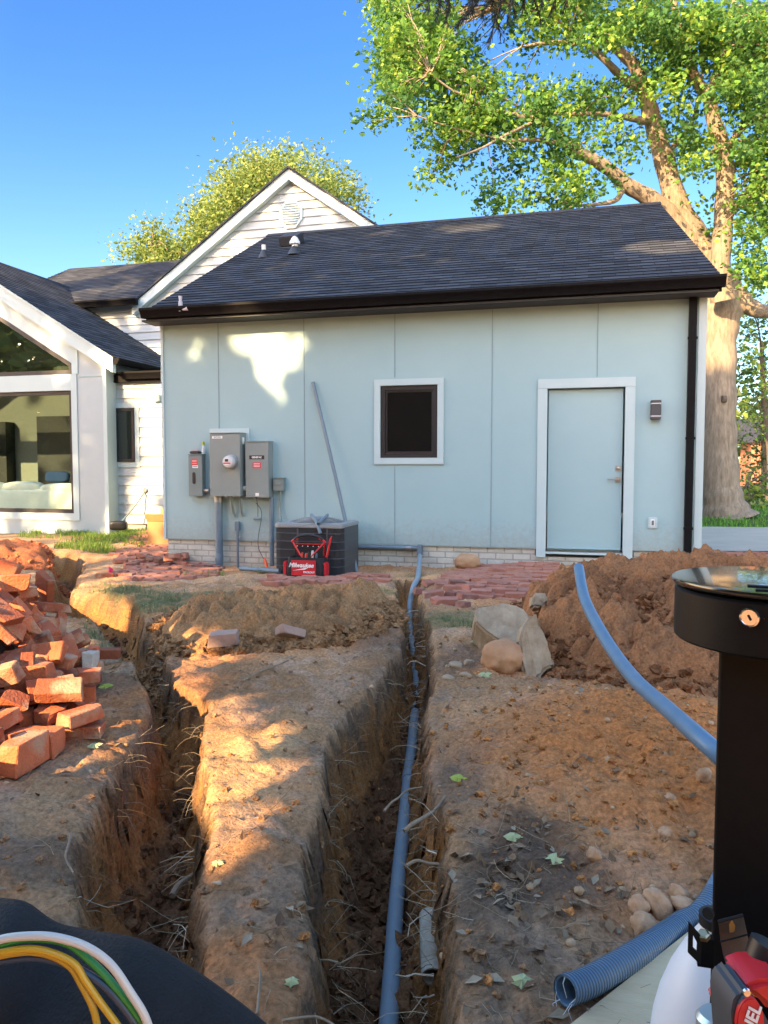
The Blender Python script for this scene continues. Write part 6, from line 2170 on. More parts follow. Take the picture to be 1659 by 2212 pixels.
# red and black drill in front of it
dr = thing('power_tool', 'red and black cordless tool with a red oval badge at the lower right corner', 'power tool', tp_(1640, 2250, .66))
M_gr = mat('dark_grey_rubber', (.05, .058, .068), .6)
D = .66
def pxprism(px, D0, th, name, material, parent, bev=.002):
    return MB().prism([tp_(u, v, D0) for u, v in px], Vector(CAMF) * th).build(name, material, parent, bevel=bev)
pxprism([(1588, 2165), (1600, 2148), (1618, 2142), (1640, 2168), (1665, 2215), (1690, 2300), (1590, 2300), (1585, 2230), (1583, 2190)], D, .05, 'body', M_gr, dr, .006)
pxprism([(1608, 2140), (1622, 2128), (1645, 2120), (1700, 2118), (1700, 2200), (1665, 2190), (1645, 2165), (1628, 2150)], D + .012, .05, 'housing', M_redp, dr, .006)
oval = [(1622 + 27 * math.cos(k * math.pi / 14) - 12 * math.sin(k * math.pi / 14), 2212 + 22 * math.cos(k * math.pi / 14) + 50 * math.sin(k * math.pi / 14)) for k in range(28)]
bdg = pxprism(oval, D - .003, .006, 'badge', M_redp, dr, .0008)
fo_ = tp_(1622, 2212, D - .0042)
fr_ = frame(fo_, Vector(CAMR) * .30 + Vector(CAMU) * .95, Vector(CAMR) * -.95 + Vector(CAMU) * .30)
text_mesh('lettering', 'FUEL', .015, M_white, bdg, fr_, .0003, shear=.2, bold=.0004)
MB().lathe([(.0035, 0), (.003, .002)], tp_(1612, 2143, D - .002), 10, tuple(-CAMF)).build('screw', M_chrome, dr)
# orange screwdriver with a black collar behind it, small red tool and silver can
sd = thing('screwdriver', 'amber handled screwdriver with a black collar leaning beside the post', 'screwdriver', tp_(1650, 2130, .72))
MB().tube([tp_(1648, 2140, .72), tp_(1645, 2092, .72), tp_(1640, 2080, .72)], [.014, .014, .012], 14).build('handle', mat('amber_plastic', (.55, .20, .02), .25), sd, smooth=True)
MB().tube([tp_(1640, 2092, .715), tp_(1662, 2040, .715)], [.016, .017], 14).build('collar', M_blk, sd, smooth=True)
MB().tube([tp_(1632, 2086, .70), tp_(1645, 2096, .70)], .003, 8).build('ring', M_chrome, sd, smooth=True)
rt = MB().prism([tp_(u, v, .71) for u, v in ((1551, 2182), (1578, 2150), (1582, 2180), (1574, 2193))], Vector(CAMF) * .03).build('red_grip', M_redp, None, bevel=.003)
tag(rt, 'small red plastic grip left of the pry bar in the lower right corner', 'tool')
cn = thing('silver_can', 'shiny pale metal can cut off by the bottom edge beside the tools', 'can', tp_(1552, 2260, .78))
MB().tube([tp_(1552, 2300, .78), tp_(1550, 2200, .78), tp_(1550, 2190, .78)], [.021, .021, .017], 24).build('body', mat('pale_tin', (.55, .64, .70), .3, metal=.6), cn, smooth=True)
# black tool pouch that holds them
pch = thing('tool_pouch', 'black open tool pouch holding the tools at the lower right corner', 'tool pouch', tp_(1640, 2400, .76))
pb = at(1590, 2245, .80)
MB().box((pb[0] + .08, pb[1] - .03, (pb[2] + PLZ) / 2), (.26, .16, pb[2] - PLZ), Matrix.Rotation(YAW, 3, 'Z')).build('body', M_nyl, pch, bevel=.02)

# ------------------------------------------------------------------ black cloth in the near corner and wires over it
kc = [(-260, 1840), (-120, 1868), (0, 1903), (45, 1898), (75, 1912), (110, 1945), (150, 1962), (210, 1967), (265, 1978), (320, 1992), (385, 2026), (465, 2078), (545, 2140), (590, 2180), (615, 2215), (650, 2300), (670, 2420)]
M_cloth = mat('black_cloth', (.008, .009, .010), .8, col2=(.020, .021, .023), nscale=7, spec=.3, bump=.5, bscale=260)
rings = []
KD = .80
ncl = len(kc)
vs, fs = [], []
prof = [(0.0, .0), (.012, .014), (.028, .025), (.05, .033), (.08, .038), (.11, .040), (.15, .040), (.20, .037), (.26, .031), (.33, .024), (.42, .012), (.52, .0)]
for i, (u, v) in enumerate(kc):
    p = Vector(at(u, v, KD + .10 - .00012 * u))
    for j, (dn, df) in enumerate(prof):
        q = p - Vector((0, 0, 1)) * dn * 1.0 - Vector((CAMF[0], CAMF[1], 0)) * (df * 4.2)
        q = q + Vector((mnoise.noise(q * 6), mnoise.noise(q * 6 + Vector((9, 0, 0))), mnoise.noise(q * 5 + Vector((0, 7, 0))))) * .026 * min(1, j * .7)
        fold = abs(mnoise.noise(Vector((u * .011 + dn * 3.0, dn * 9.0 - u * .004, 3.3)))) + .5 * abs(mnoise.noise(Vector((u * .03, dn * 14.0 + u * .008, 8.1))))
        q = q - Vector((CAMF[0], CAMF[1], -.3)) * .055 * (fold - .25) * min(1, j / 2)
        q = q + Vector((CAMF[0], CAMF[1], 0)) * .020 * math.sin(u * .045 + j * .9) * min(1, j / 2)
        vs.append(q)
    vs[-1].z = -.115
    for j, (dn, df) in enumerate(((.12, .05), (.30, .06), (p.z + .115, .07))):
        vs.append(p - Vector((0, 0, 1)) * dn + Vector((CAMF[0], CAMF[1], 0)) * df)
npf = len(prof)
tot_ = npf + 3
for i in range(ncl - 1):
    a = i * tot_
    b = a + tot_
    for j in range(npf - 1):
        fs.append((a + j, b + j, b + j + 1, a + j + 1))
    fs.append((b, a, a + npf, b + npf))
    fs.append((b + npf, a + npf, a + npf + 1, b + npf + 1))
    fs.append((b + npf + 1, a + npf + 1, a + npf + 2, b + npf + 2))
fs.append(tuple(list(range(npf)) + [npf + 2, npf + 1, npf]))
bl2 = (ncl - 1) * tot_
fs.append(tuple(reversed([bl2 + q for q in list(range(npf)) + [npf + 2, npf + 1, npf]])))
m = MB().add(vs, fs)
o = m.build('black_cloth', M_cloth, None, smooth=True, angle=90)
sm = o.modifiers.new('s', 'SUBSURF')
sm.levels = sm.render_levels = 2
tag(o, 'rumpled black cloth bundle filling the near left corner under coloured wires', 'cloth')
WD = .66
def wire(px, r, colr, label, D0=WD, dd_=0.0):
    pts_ = [tp_(u, v, D0 + dd_ * i) for i, (u, v) in enumerate(px)]
    o = MB().tube(curve(pts_, 10), r, 10).build('wire', mat('wire_' + label.split()[0], colr, .35), None, smooth=True)
    tag(o, label, 'wire', 'wires over the black cloth')
wire([(-60, 2058), (0, 2030), (60, 2022), (120, 2025), (185, 2045), (240, 2085), (285, 2150), (310, 2190), (325, 2230), (340, 2290)], .0035, (.62, .60, .54), 'white wire arching highest over the black cloth', .64)
wire([(-60, 2070), (0, 2043), (60, 2028), (140, 2036), (200, 2080), (260, 2145), (312, 2215), (350, 2280)], .0032, (.02, .25, .05), 'green wire just inside the white one over the black cloth', .645)
wire([(-60, 2075), (0, 2058), (60, 2050), (110, 2058), (160, 2082), (185, 2120), (220, 2170), (260, 2225), (300, 2300)], .003, (.60, .36, .02), 'yellow wire, upper one of the yellow pair', .64)
wire([(-60, 2083), (0, 2065), (60, 2056), (110, 2064), (152, 2088), (175, 2125), (200, 2175), (212, 2225), (225, 2300)], .003, (.50, .30, .02), 'ochre yellow wire beneath the brighter yellow one', .642)
wire([(-60, 2085), (0, 2076), (70, 2068), (130, 2078), (180, 2100), (225, 2130), (262, 2170), (300, 2225), (330, 2290)], .0034, (.02, .045, .09), 'dark blue wire lowest of the bunch over the black cloth', .645)

# ------------------------------------------------------------------ plants: leaf clouds, trunks, shade trees
M_bark = mat('pale_grey_bark', (.11, .088, .066), .9, col2=(.33, .275, .205), nscale=4, bump=1.0, bscale=9, stretch=(4, 4, .8), contrast=.6)
M_barkd = mat('dark_bark', (.09, .07, .05), .9, col2=(.14, .11, .08), nscale=6, bump=.8, bscale=16, stretch=(3, 3, .6))
M_leaf = attr_mat('leaf', rough=.6, bump=0, vary=.25, vscale=1.2, spec=.25, translucent=.45)
M_leafs = attr_mat('shade_leaf', rough=.7, bump=0, vary=0, spec=.2, translucent=.2)

def leaf_arrays(C_, size, up=.35, fold=.25, slim=.55):
    """folded diamond leaves at the points C_"""
    n = len(C_)
    d = NR.normal(size=(n, 3))
    d[:, 2] *= .7
    d /= np.linalg.norm(d, axis=1)[:, None]
    nn = NR.normal(size=(n, 3)) + np.array([0, 0, up * 3])
    s = np.cross(d, nn)
    s /= np.linalg.norm(s, axis=1)[:, None] + 1e-9
    nn = np.cross(s, d)
    L = size * NR.uniform(.5, 1.45, n)[:, None]
    a = C_ - d * L * .5
    b = C_ + d * L * .5
    m_ = C_ - d * L * .05 + nn * L * fold * .3
    V = np.stack([a, m_ + s * L * slim * .5, b, m_ - s * L * slim * .5], 1).reshape(-1, 3)
    F = np.arange(n * 4).reshape(n, 4)
    return V, F

def leaf_cols(n, pal, k=4):
    pal = np.array(pal)
    i = NR.integers(0, len(pal), n)
    c = pal[i] * NR.uniform(.75, 1.25, n)[:, None]
    return np.repeat(c, k, axis=0)

def limb_mesh(limbs, tw=None, seg=9):
    m = MB()
    for pts, rad in limbs:
        P_ = curve(pts, 5)
        n = len(P_)
        rs = np.interp(np.linspace(0, 1, n), np.linspace(0, 1, len(rad)), rad)
        m.tube(P_, [float(r * (1 + .05 * math.sin(i * 1.7))) for i, r in enumerate(rs)], seg)
    return m

def px_limb(px, D0, D1, wob=0.12):
    n = len(px)
    out, rad = [], []
    for i, (u, v, r) in enumerate(px):
        D = D0 + (D1 - D0) * i / max(1, n - 1)
        out.append(tuple(at(u, v, D)))
        rad.append(r / FPX * D)
    return out, rad

def crown_clumps(blobs, D0, dD, n_per_area):
    """clump centres in ellipsoids given by the photo outline and a depth"""
    out = []
    for b in blobs:
        u, v, ru, rv = b[:4]
        w = b[4] if len(b) > 4 else 1.0
        n = max(3, int(ru * rv / 1000.0 * n_per_area * w))
        for _ in range(n):
            while True:
                x, y, z = R.uniform(-1, 1), R.uniform(-1, 1), R.uniform(-1, 1)
                if x * x + y * y + z * z < 1:
                    break
            out.append(at(u + x * ru, v + y * rv, D0 + z * dD))
    return np.array(out)

def big_tree():
    D = 17.3
    t = thing('big_shade_tree', 'tall pale barked tree with wide bright green crown right of the garage', 'tree', on_z(1565, 1110, -.05))
    limbs = []
    limbs.append(px_limb([(1570, 1122, 66), (1564, 1095, 46), (1558, 1050, 39), (1553, 950, 36), (1552, 850, 36), (1552, 740, 37), (1557, 680, 43), (1563, 635, 40), (1560, 590, 30)], D, D))
    LB_ = [(1557, 660, 34), (1540, 590, 29), (1513, 525, 26), (1464, 444, 24), (1432, 336, 21), (1410, 260, 19), (1394, 206, 16), (1372, 146, 13), (1334, 108, 10), (1280, 54, 8), (1231, 11, 6), (1190, -40, 4)]
    LC_ = [(1556, 665, 24), (1520, 570, 21), (1460, 480, 20), (1410, 433, 19), (1356, 401, 16), (1318, 368, 14), (1275, 341, 13), (1237, 320, 11), (1193, 282, 9), (1161, 260, 7), (1112, 249, 6), (1052, 233, 4.5), (1015, 211, 3.5), (977, 195, 2.5), (930, 160, 1.6)]
    LA_ = [(1562, 650, 26), (1556, 585, 21), (1562, 487, 20), (1567, 379, 19), (1562, 325, 18), (1540, 255, 15), (1529, 200, 13), (1507, 179, 11), (1480, 108, 10), (1464, 49, 8), (1448, -40, 6)]
    limbs += [px_limb(LB_, D, 16), px_limb(LC_, D, 14.6), px_limb(LA_, 16.6, 15.6)]
    for px, d0, d1 in (([(1529, 205, 10), (1545, 173, 9), (1562, 125, 8), (1578, 65, 7), (1589, -30, 5)], 15.8, 15.4),
                       ([(1562, 325, 9), (1578, 309, 8), (1605, 276, 7), (1659, 244, 5), (1720, 200, 3)], 16.1, 15.8),
                       ([(1394, 206, 12), (1383, 190, 11), (1345, 168, 9), (1302, 125, 7), (1247, 81, 5), (1210, 49, 4), (1161, 27, 2.5), (1100, 10, 1.5)], 16.6, 15.6),
                       ([(1410, 262, 9), (1388, 260, 8), (1345, 252, 6), (1291, 246, 5), (1226, 246, 4), (1139, 238, 3), (1058, 192, 2)], 16.7, 15.4),
                       ([(1482, 110, 7), (1459, 65, 6), (1421, 43, 5), (1378, 0, 4), (1340, -40, 3)], 15.8, 15.8),
                       ([(1237, 320, 6), (1172, 303, 4.5), (1096, 303, 3.5), (1042, 292, 2.5), (977, 276, 2), (900, 250, 1.2)], 15.7, 14.6),
                       ([(1161, 260, 4), (1096, 290, 3), (1040, 320, 2.2), (985, 340, 1.4)], 15.2, 14.6),
                       ([(1356, 400, 7), (1345, 412, 6), (1329, 433, 5.5), (1291, 441, 4), (1230, 446, 2)], 16.7, 16),
                       ([(1247, 96, 4), (1210, 92, 5), (1170, 94, 4), (1127, 101, 2)], 15.8, 15.6),
                       ([(1563, 660, 26), (1590, 640, 25), (1615, 660, 19), (1659, 672, 14), (1740, 640, 9)], D, 17),
                       ([(1432, 336, 8), (1470, 300, 6), (1500, 250, 5), (1520, 120, 4), (1500, 20, 3)], 16.9, 17.5),
                       ([(1562, 490, 9), (1600, 430, 8), (1650, 380, 6), (1720, 300, 4)], 16.6, 17)):
        limbs.append(px_limb(px, d0, d1))
    trunk = limb_mesh(limbs, seg=12)
    samp = np.array([p for pts, rad in limbs[1:] for p in [tuple(q) for q in curve(pts, 4)]])
    bigs = np.array([tuple(q) for pts, rad in limbs[1:4] for q in curve(pts[:8], 4)])
    ray_dir = lambda c: (c - CAMC) / np.linalg.norm(c - CAMC)
    B = [(850, 25, 60, 36, 1.1), (875, 115, 65, 55, 1.1), (935, 60, 60, 45), (850, 190, 50, 40, .8), (830, 35, 42, 28, .7), (895, 70, 70, 42), (966, 97, 70, 36), (895, 140, 75, 42), (993, 157, 80, 42), (868, 165, 45, 28), (1085, 179, 60, 36, .8), (922, 227, 80, 32), (825, 256, 32, 20, .7),
         (1015, 238, 80, 42), (1096, 271, 90, 42), (950, 281, 70, 36), (998, 325, 55, 30, .7), (939, 367, 40, 24, .8), (1112, 347, 45, 36, .7), (1096, 428, 60, 30, .8), (1193, 227, 70, 42), (1226, 303, 66, 36),
         (1275, 227, 60, 38), (1220, 374, 58, 44), (1220, 424, 90, 22), (1329, 303, 58, 52, .6), (1356, 385, 45, 38, .6), (1139, 32, 90, 32), (1247, 27, 80, 32), (1302, 65, 90, 42), (1172, 76, 50, 26), (1383, 54, 90, 50),
         (1464, 65, 90, 60), (1573, 54, 90, 60), (1645, 81, 60, 60), (1437, 162, 70, 56), (1356, 190, 56, 46), (1627, 179, 60, 70), (1545, 217, 60, 56), (1491, 298, 66, 56), (1616, 282, 60, 60), (1491, 379, 56, 46),
         (1627, 379, 50, 60), (1507, 470, 50, 36), (1627, 460, 50, 50), (1600, 545, 46, 46), (1640, 590, 40, 40), (1390, 440, 40, 30, .6), (1450, 400, 36, 40, .6), (1700, 150, 80, 150), (1700, 400, 60, 140), (1250, -60, 300, 50), (950, -40, 120, 40), (1560, 620, 30, 26), (1500, 200, 60, 60), (1590, 120, 60, 60)]
    Cl = crown_clumps(B, 15.9, 1.7, 4.6)
    V, F, Cc = [], [], []
    tw = MB()
    nf = 0
    pal_l = [(.15, .31, .045), (.24, .37, .055), (.115, .25, .045)]
    pal_d = [(.075, .19, .045), (.11, .24, .05), (.06, .155, .045)]
    for c in Cl:
        j = int(np.argmin(((samp - c) ** 2).sum(1)))
        q = samp[j]
        d = np.linalg.norm(q - c)
        front = np.linalg.norm(np.cross(bigs - c, ray_dir(c)), axis=1)
        if front.min() < .34 and depth_of(c) < 17 and R.random() < .8:
            continue
        if d < 3.2 and R.random() < .55:
            mid_ = (q + c) / 2 + np.array([R.uniform(-.15, .15), R.uniform(-.15, .15), R.uniform(.0, .25)]) * d * .5
            tw.tube(curve([tuple(q), tuple(mid_), tuple(c)], 3), [.016 + .006 * d, .014, .012, .010, .008, .006, .004][:7], 4, caps=False)
        n = R.randint(60, 105)
        ax_ = (c - q) / (d + 1e-6)
        sp = NR.normal(size=(n, 3)) * np.array([.19, .19, .12]) + ax_ * NR.normal(size=(n, 1)) * .17
        v, f = leaf_arrays(c + sp, .108, .3, .3, .7)
        V.append(v)
        F.append(f + nf)
        nf += len(v)
        Cc.append(leaf_cols(n, pal_l if R.random() < .5 else pal_d))
    trunk.add(tw.v, tw.f)
    trunk.build('trunk', M_bark, t, smooth=True, angle=80)
    np_mesh('crown', np.concatenate(V), np.concatenate(F), M_leaf, t, False, np.concatenate(Cc))
    MB().tube([at(1571, 1010 - 5 + 8 * math.sin(k), D - .40) + np.array([0, 0, 0]) for k in ()] or [at(1560, 862, D - .42), at(1568, 862, D - .42)], .08, 10).build('branch_scar', M_barkd, t, smooth=True)
    return samp
big_tree()

def leafy_tree(name, label, blobs, D, dD, dens, lsize, nleaf, pal, trunk_px, trunk_r, spread=.28, group=None, pal2=None, material=None):
    c0 = at(trunk_px[0][0], trunk_px[0][1], D)
    base = (c0[0], c0[1], -.2)
    t = thing(name, label, 'tree', base, group)
    limbs = [([base] + [tuple(at(u, v, D)) for u, v in trunk_px], [trunk_r] + [trunk_r * .8 * .75 ** i for i in range(len(trunk_px))])]
    Cl = crown_clumps(blobs, D, dD, dens)
    top = np.array(limbs[0][0][-1])
    tr_ = limb_mesh(limbs, seg=8)
    samp = np.array([tuple(p) for p in curve(limbs[0][0], 6)])
    samp = samp[samp[:, 2] > base[2] + 1.2] if (samp[:, 2] > base[2] + 1.2).any() else samp
    V, F, Cc, nf = [], [], [], 0
    for c in Cl:
        if R.random() < .35:
            q = samp[int(np.argmin(((samp - c) ** 2).sum(1) + NR.random(len(samp)) * 2))]
            mid_ = (q + c) / 2 + np.array([0, 0, R.uniform(.1, .4)])
            tr_.tube(curve([tuple(q), tuple(mid_), tuple(c)], 3), [trunk_r * .3, trunk_r * .22, trunk_r * .15, .03, .02, .015, .01], 5, caps=False)
        n = R.randint(int(nleaf * .7), int(nleaf * 1.3))
        v, f = leaf_arrays(c + NR.normal(size=(n, 3)) * spread * np.array([1, 1, .8]), lsize, .3, .3, .6)
        V.append(v)
        F.append(f + nf)
        nf += len(v)
        Cc.append(leaf_cols(n, pal2 if (pal2 and R.random() < .4) else pal))
    tr_.build('trunk', M_barkd, t, smooth=True, angle=80)
    np_mesh('crown', np.concatenate(V), np.concatenate(F), material or M_leaf, t, False, np.concatenate(Cc))
    return t
PALE = [(.20, .29, .07), (.26, .33, .085), (.15, .235, .06)]
MIDG = [(.19, .26, .06), (.25, .31, .08), (.14, .21, .05)]
leafy_tree('background_tree', 'pale yellow green tree rising behind the tall gable', [(510, 430, 72, 50), (560, 385, 70, 44), (620, 385, 70, 44), (470, 470, 60, 50), (690, 400, 50, 36), (735, 430, 36, 28), (460, 530, 50, 40), (540, 470, 90, 60), (640, 430, 90, 40), (600, 355, 60, 16, .8), (765, 450, 22, 20), (448, 500, 34, 30, .7), (580, 560, 200, 90), (540, 345, 10, 14, .9), (665, 362, 10, 14, .9), (490, 385, 16, 14, .9)],
           25, 2.2, 8.5, .13, 85, PALE, [(560, 560), (560, 470), (575, 400)], .28, .36, pal2=MIDG)
leafy_tree('background_tree', 'small bluish green tree left of the pale one, above the rear roof', [(340, 545, 45, 26), (305, 528, 26, 24), (385, 545, 40, 20), (290, 545, 20, 18), (350, 570, 60, 30), (322, 502, 10, 14), (420, 560, 40, 20)],
           24, 1.4, 9.5, .125, 70, MIDG, [(340, 600), (330, 550)], .18, .30, pal2=PALE)
WOOD = [(.22, .32, .05), (.30, .38, .06), (.15, .24, .05)]
DARKW = [(.07, .11, .04), (.10, .15, .045)]
for nm, lab, bl, D, px, dns in (
        ('woodland_tree', 'bright green leafy tree directly right of the big pale trunk', [(1625, 720, 40, 50), (1650, 800, 50, 60), (1622, 850, 30, 40, .7), (1720, 780, 60, 120), (1640, 690, 50, 40), (1660, 900, 50, 50, .8), (1607, 790, 18, 40, .6)], 24, [(1665, 1000), (1650, 850), (1645, 740)], 3.4),
        ('woodland_tree', 'dark evergreen behind the bright tree, low at the right edge', [(1630, 960, 45, 40), (1660, 900, 50, 40), (1620, 1010, 30, 30, .8), (1700, 980, 60, 60), (1650, 1060, 50, 30), (1630, 880, 40, 40)], 29, [(1650, 1050), (1650, 930)], 4.0),
        ('woodland_shrub', 'low yellow green shrub on the lawn beside the big trunk', [(1608, 1075, 20, 25, .9), (1622, 1040, 16, 34, .8), (1655, 1085, 30, 20), (1700, 1060, 40, 40)], 21, [(1612, 1095), (1612, 1050)], 5.0)):
    leafy_tree(nm, lab, bl, D, 1.6, dns, .17, 34, DARKW if 'evergreen' in lab else WOOD, px, .14, .34, pal2=None if 'evergreen' in lab else DARKW)
# distant woods closing the view
C_ = []
for i in range(5200):
    a = R.uniform(-1.0, .9) if i < 900 else R.uniform(2.2, 4.55)
    r_ = 58 if i < 900 else R.uniform(26, 34)
    C_.append((r_ * math.sin(a) + R.uniform(-3, 3), r_ * math.cos(a) + R.uniform(-4, 4), abs(R.gauss(0, 1)) * 2.6 + .2 if i < 900 else R.uniform(0, (11 if abs(a - 3.54) > .6 else 6.5) + 2 * math.sin(a * 9)) * (1 if i % 3 else .25)))
V, F, Cc, nf = [], [], [], 0
for c in C_:
    v, f = leaf_arrays(np.array(c) + NR.normal(size=(16, 3)) * .7, .75, .3, .3, .7)
    V.append(v); F.append(f + nf); nf += len(v); Cc.append(leaf_cols(16, DARKW + MIDG))
tag(np_mesh('woods', np.concatenate(V), np.concatenate(F), M_leaf, None, False, np.concatenate(Cc)), 'far band of woodland behind the lawn', 'woods', None, 'stuff')
# far brick house glimpsed between the trees
fh = thing('far_house', 'small red brick house glimpsed through the leaves at the right edge', 'house', at(1640, 1010, 44))
p = at(1640, 1030, 44)
MB().box((p[0] + 2, p[1], .8), (5.5, 3, 3.2)).build('wall', mat('far_brick', (.32, .11, .06), .9, col2=(.40, .16, .09), nscale=3), fh)
MB().prism([(p[0] - 1.2, p[1] - 1.8, 2.4), (p[0] - 1.2, p[1] + 1.8, 2.4), (p[0] - 1.2, p[1], 3.8)], (6.4, 0, 0)).build('roof', M_flash, fh)

# conifer whose branch hangs into the top of the view
cf = thing('conifer', 'dark conifer branch hanging into the top of the view, before the green crown', 'tree', (2.3, -1.4, -.12))
M_need = mat('dark_needles', (.012, .022, .016), .7, col2=(.02, .035, .02), nscale=6)
br0 = [(2.3, -1.4, 3.9), tuple(at(1450, -330, 2.6)), tuple(at(1220, -130, 3.0)), tuple(at(1060, -60, 3.2)), tuple(at(900, -10, 3.4))]
tk = limb_mesh([([(2.3, -1.4, -.3), (2.3, -1.4, 3), (2.28, -1.42, 9)], [.22, .19, .06]), (br0, [.05, .035, .022, .014, .005])], seg=10)
nd = MB()
ends = [(925, 22), (943, 38), (962, 48), (985, 58), (1000, 42), (1020, 28), (1040, 40), (1056, 92), (1066, 50), (1082, 76), (1096, 46), (1112, 30), (1130, 20), (1168, 42), (1190, 24), (905, 12), (970, 20), (950, 8), (1010, 8), (1050, 14), (1170, 8), (1215, 30)]
bl_ = [Vector(q) for q in curve(br0, 14)]
for u, v in ends:
    D = R.uniform(3.0, 3.4)
    e = Vector(at(u, v, D))
    q = min(bl_, key=lambda s_: (s_ - e).length + R.uniform(0, .05)) + Vector((0, 0, 0))
    q = bl_[max(0, bl_.index(q) - R.randint(0, 4))] if q in bl_ else q
    tw_ = curve([tuple(q), tuple((q + e) / 2 + Vector((R.uniform(-.03, .03), R.uniform(-.03, .03), .04))), tuple(e)], 7)
    tk.tube(tw_, [.005 * (1 - .75 * i / len(tw_)) for i in range(len(tw_))], 4, caps=False)
    for i in range(1, len(tw_)):
        for s_ in range(9):
            p0 = tw_[i - 1].lerp(tw_[i], R.random())
            t_ = (tw_[i] - tw_[i - 1]).normalized()
            d_ = (t_ * 1.1 + Vector((R.gauss(0, .6), R.gauss(0, .6), R.gauss(-.25, .5)))).normalized() * R.uniform(.03, .065)
            w_ = d_.cross(Vector((R.gauss(0, 1), R.gauss(0, 1), R.gauss(0, 1)))).normalized() * .0022
            nd.add([p0 - w_, p0 + w_, p0 + d_], [(0, 1, 2)])
tk.build('trunk', M_barkd, cf, smooth=True, angle=80)
nd.build('needles', M_need, cf)

# ------------------------------------------------------------------ unseen trees behind the viewer, crowns shaped to set sun and shade
S_ = np.array(SUN)
E1 = np.array([-S_[1], S_[0], 0])
E1 /= np.linalg.norm(E1)
E2 = np.cross(S_, E1)
def ab(P_):
    P_ = np.asarray(P_, dtype=float)
    return np.stack([P_ @ E1, P_ @ E2], -1)
lit = []      # (a, b, radius, strength)
def lit_pts(pts, r, st=1.0):
    for p in pts:
        a, b = ab(p)
        lit.append((a, b, r, st))
def px_fill(poly, step, fn):
    us, vs_ = [p[0] for p in poly], [p[1] for p in poly]
    g = np.array([(u, v) for u in np.arange(min(us), max(us) + 1, step) for v in np.arange(min(vs_), max(vs_) + 1, step)], dtype=float)
    k = poly_sd(g[:, 0], g[:, 1], poly) > 0
    return [fn(u, v) for u, v in g[k]]
def on_ground(u, v, lift=0.0):
    z = -.1
    for _ in range(5):
        q = on_z(u, v, z)
        z = .3 * z + .7 * float(terrain(np.array([q[0]]), np.array([q[1]]), False)[0])
    q[2] += lift
    return q
for u, v, r, st in ((560, 745, .20, .95), (600, 772, .25, 1), (578, 805, .20, 1), (640, 783, .12, 1), (592, 835, .12, .95), (530, 742, .2, .8), (603, 887, .07, 1), (618, 862, .04, 1), (650, 742, .12, .8), (580, 715, .18, .9), (430, 750, .22, .6),
                    (412, 775, .1, .7), (480, 722, .2, .6), (718, 1070, .06, .9), (395, 740, .10, .6), (620, 745, .2, .9), (500, 770, .16, .65), (455, 900, .18, .35), (700, 975, .1, .5), (785, 697, .06, .9), (870, 690, .04, .9), (505, 1045, .06, .8), (540, 1050, .07, .8)):
    lit_pts([on_y(u, v, YF)], r, st)
for u, v, r, st in ((1445, 534, .34, 1), (1395, 532, .28, 1), (1495, 534, .28, 1), (1420, 540, .2, .9), (1010, 492, .3, 1), (975, 491, .26, .95), (1052, 492, .26, 1), (830, 506, .22, .8), (800, 510, .15, .7), (820, 548, .28, .65), (880, 556, .30, .7), (940, 562, .22, .6), (600, 577, .18, .9), (622, 634, .14, .9), (640, 640, .12, .8), (720, 600, .3, .4), (1125, 602, .12, .8), (1250, 560, .2, .4), (550, 610, .2, .5)):
    lit_pts([on_roof(u, v)], r, st)
lit_pts(px_fill([(447, 1512), (480, 1530), (520, 1570), (545, 1620), (540, 1690), (530, 1760), (524, 1830), (508, 1885), (480, 1840), (445, 1740), (424, 1690), (424, 1620), (436, 1560)], 14, on_ground), .085)
lit_pts(px_fill([(356, 1418), (446, 1500), (434, 1545), (405, 1602), (380, 1520), (362, 1470)], 12, lambda u, v: on_z(u, v, -.2)), .05)
lit_pts(px_fill([(328, 1490), (322, 1540), (285, 1590), (225, 1622), (235, 1560), (275, 1500)], 12, on_ground), .05)
lit_pts(px_fill([(338, 1372), (372, 1410), (362, 1420), (340, 1395)], 8, lambda u, v: on_z(u, v, -.12)), .04)
lit_pts(px_fill([(152, 1268), (285, 1285), (265, 1325), (165, 1310)], 10, lambda u, v: on_z(u, v, -.3)), .09)
lit_pts(px_fill([(345, 1334), (400, 1340), (395, 1352), (348, 1350)], 8, lambda u, v: on_z(u, v, -.14)), .06, .8)
lit_pts([on_z(228, 1248, -.2)], .13)
lit_pts(px_fill([(70, 1165), (300, 1150), (300, 1180), (110, 1230), (60, 1225)], 16, lambda u, v: on_z(u, v, -.2)), .16, .6)
BP = [(-60, 1235), (160, 1240), (222, 1330), (216, 1386), (140, 1398), (70, 1400), (40, 1440), (120, 1510), (150, 1570), (175, 1640), (110, 1705), (-60, 1725)]
for (k, x, y, z, *_q) in PILE:
    p = pile_pos(x, y, z)
    w = depth_of(p)
    u, v = CX + FPX * float((p - CAMC) @ CAMR) / w, CY - FPX * float((p - CAMC) @ CAMU) / w
    if poly_sd(np.array([u]), np.array([v]), BP)[0] > 0:
        lit_pts([p, p + [0, 0, .06], p - CAMR * .05], .16, .985)
lit = np.array(lit)
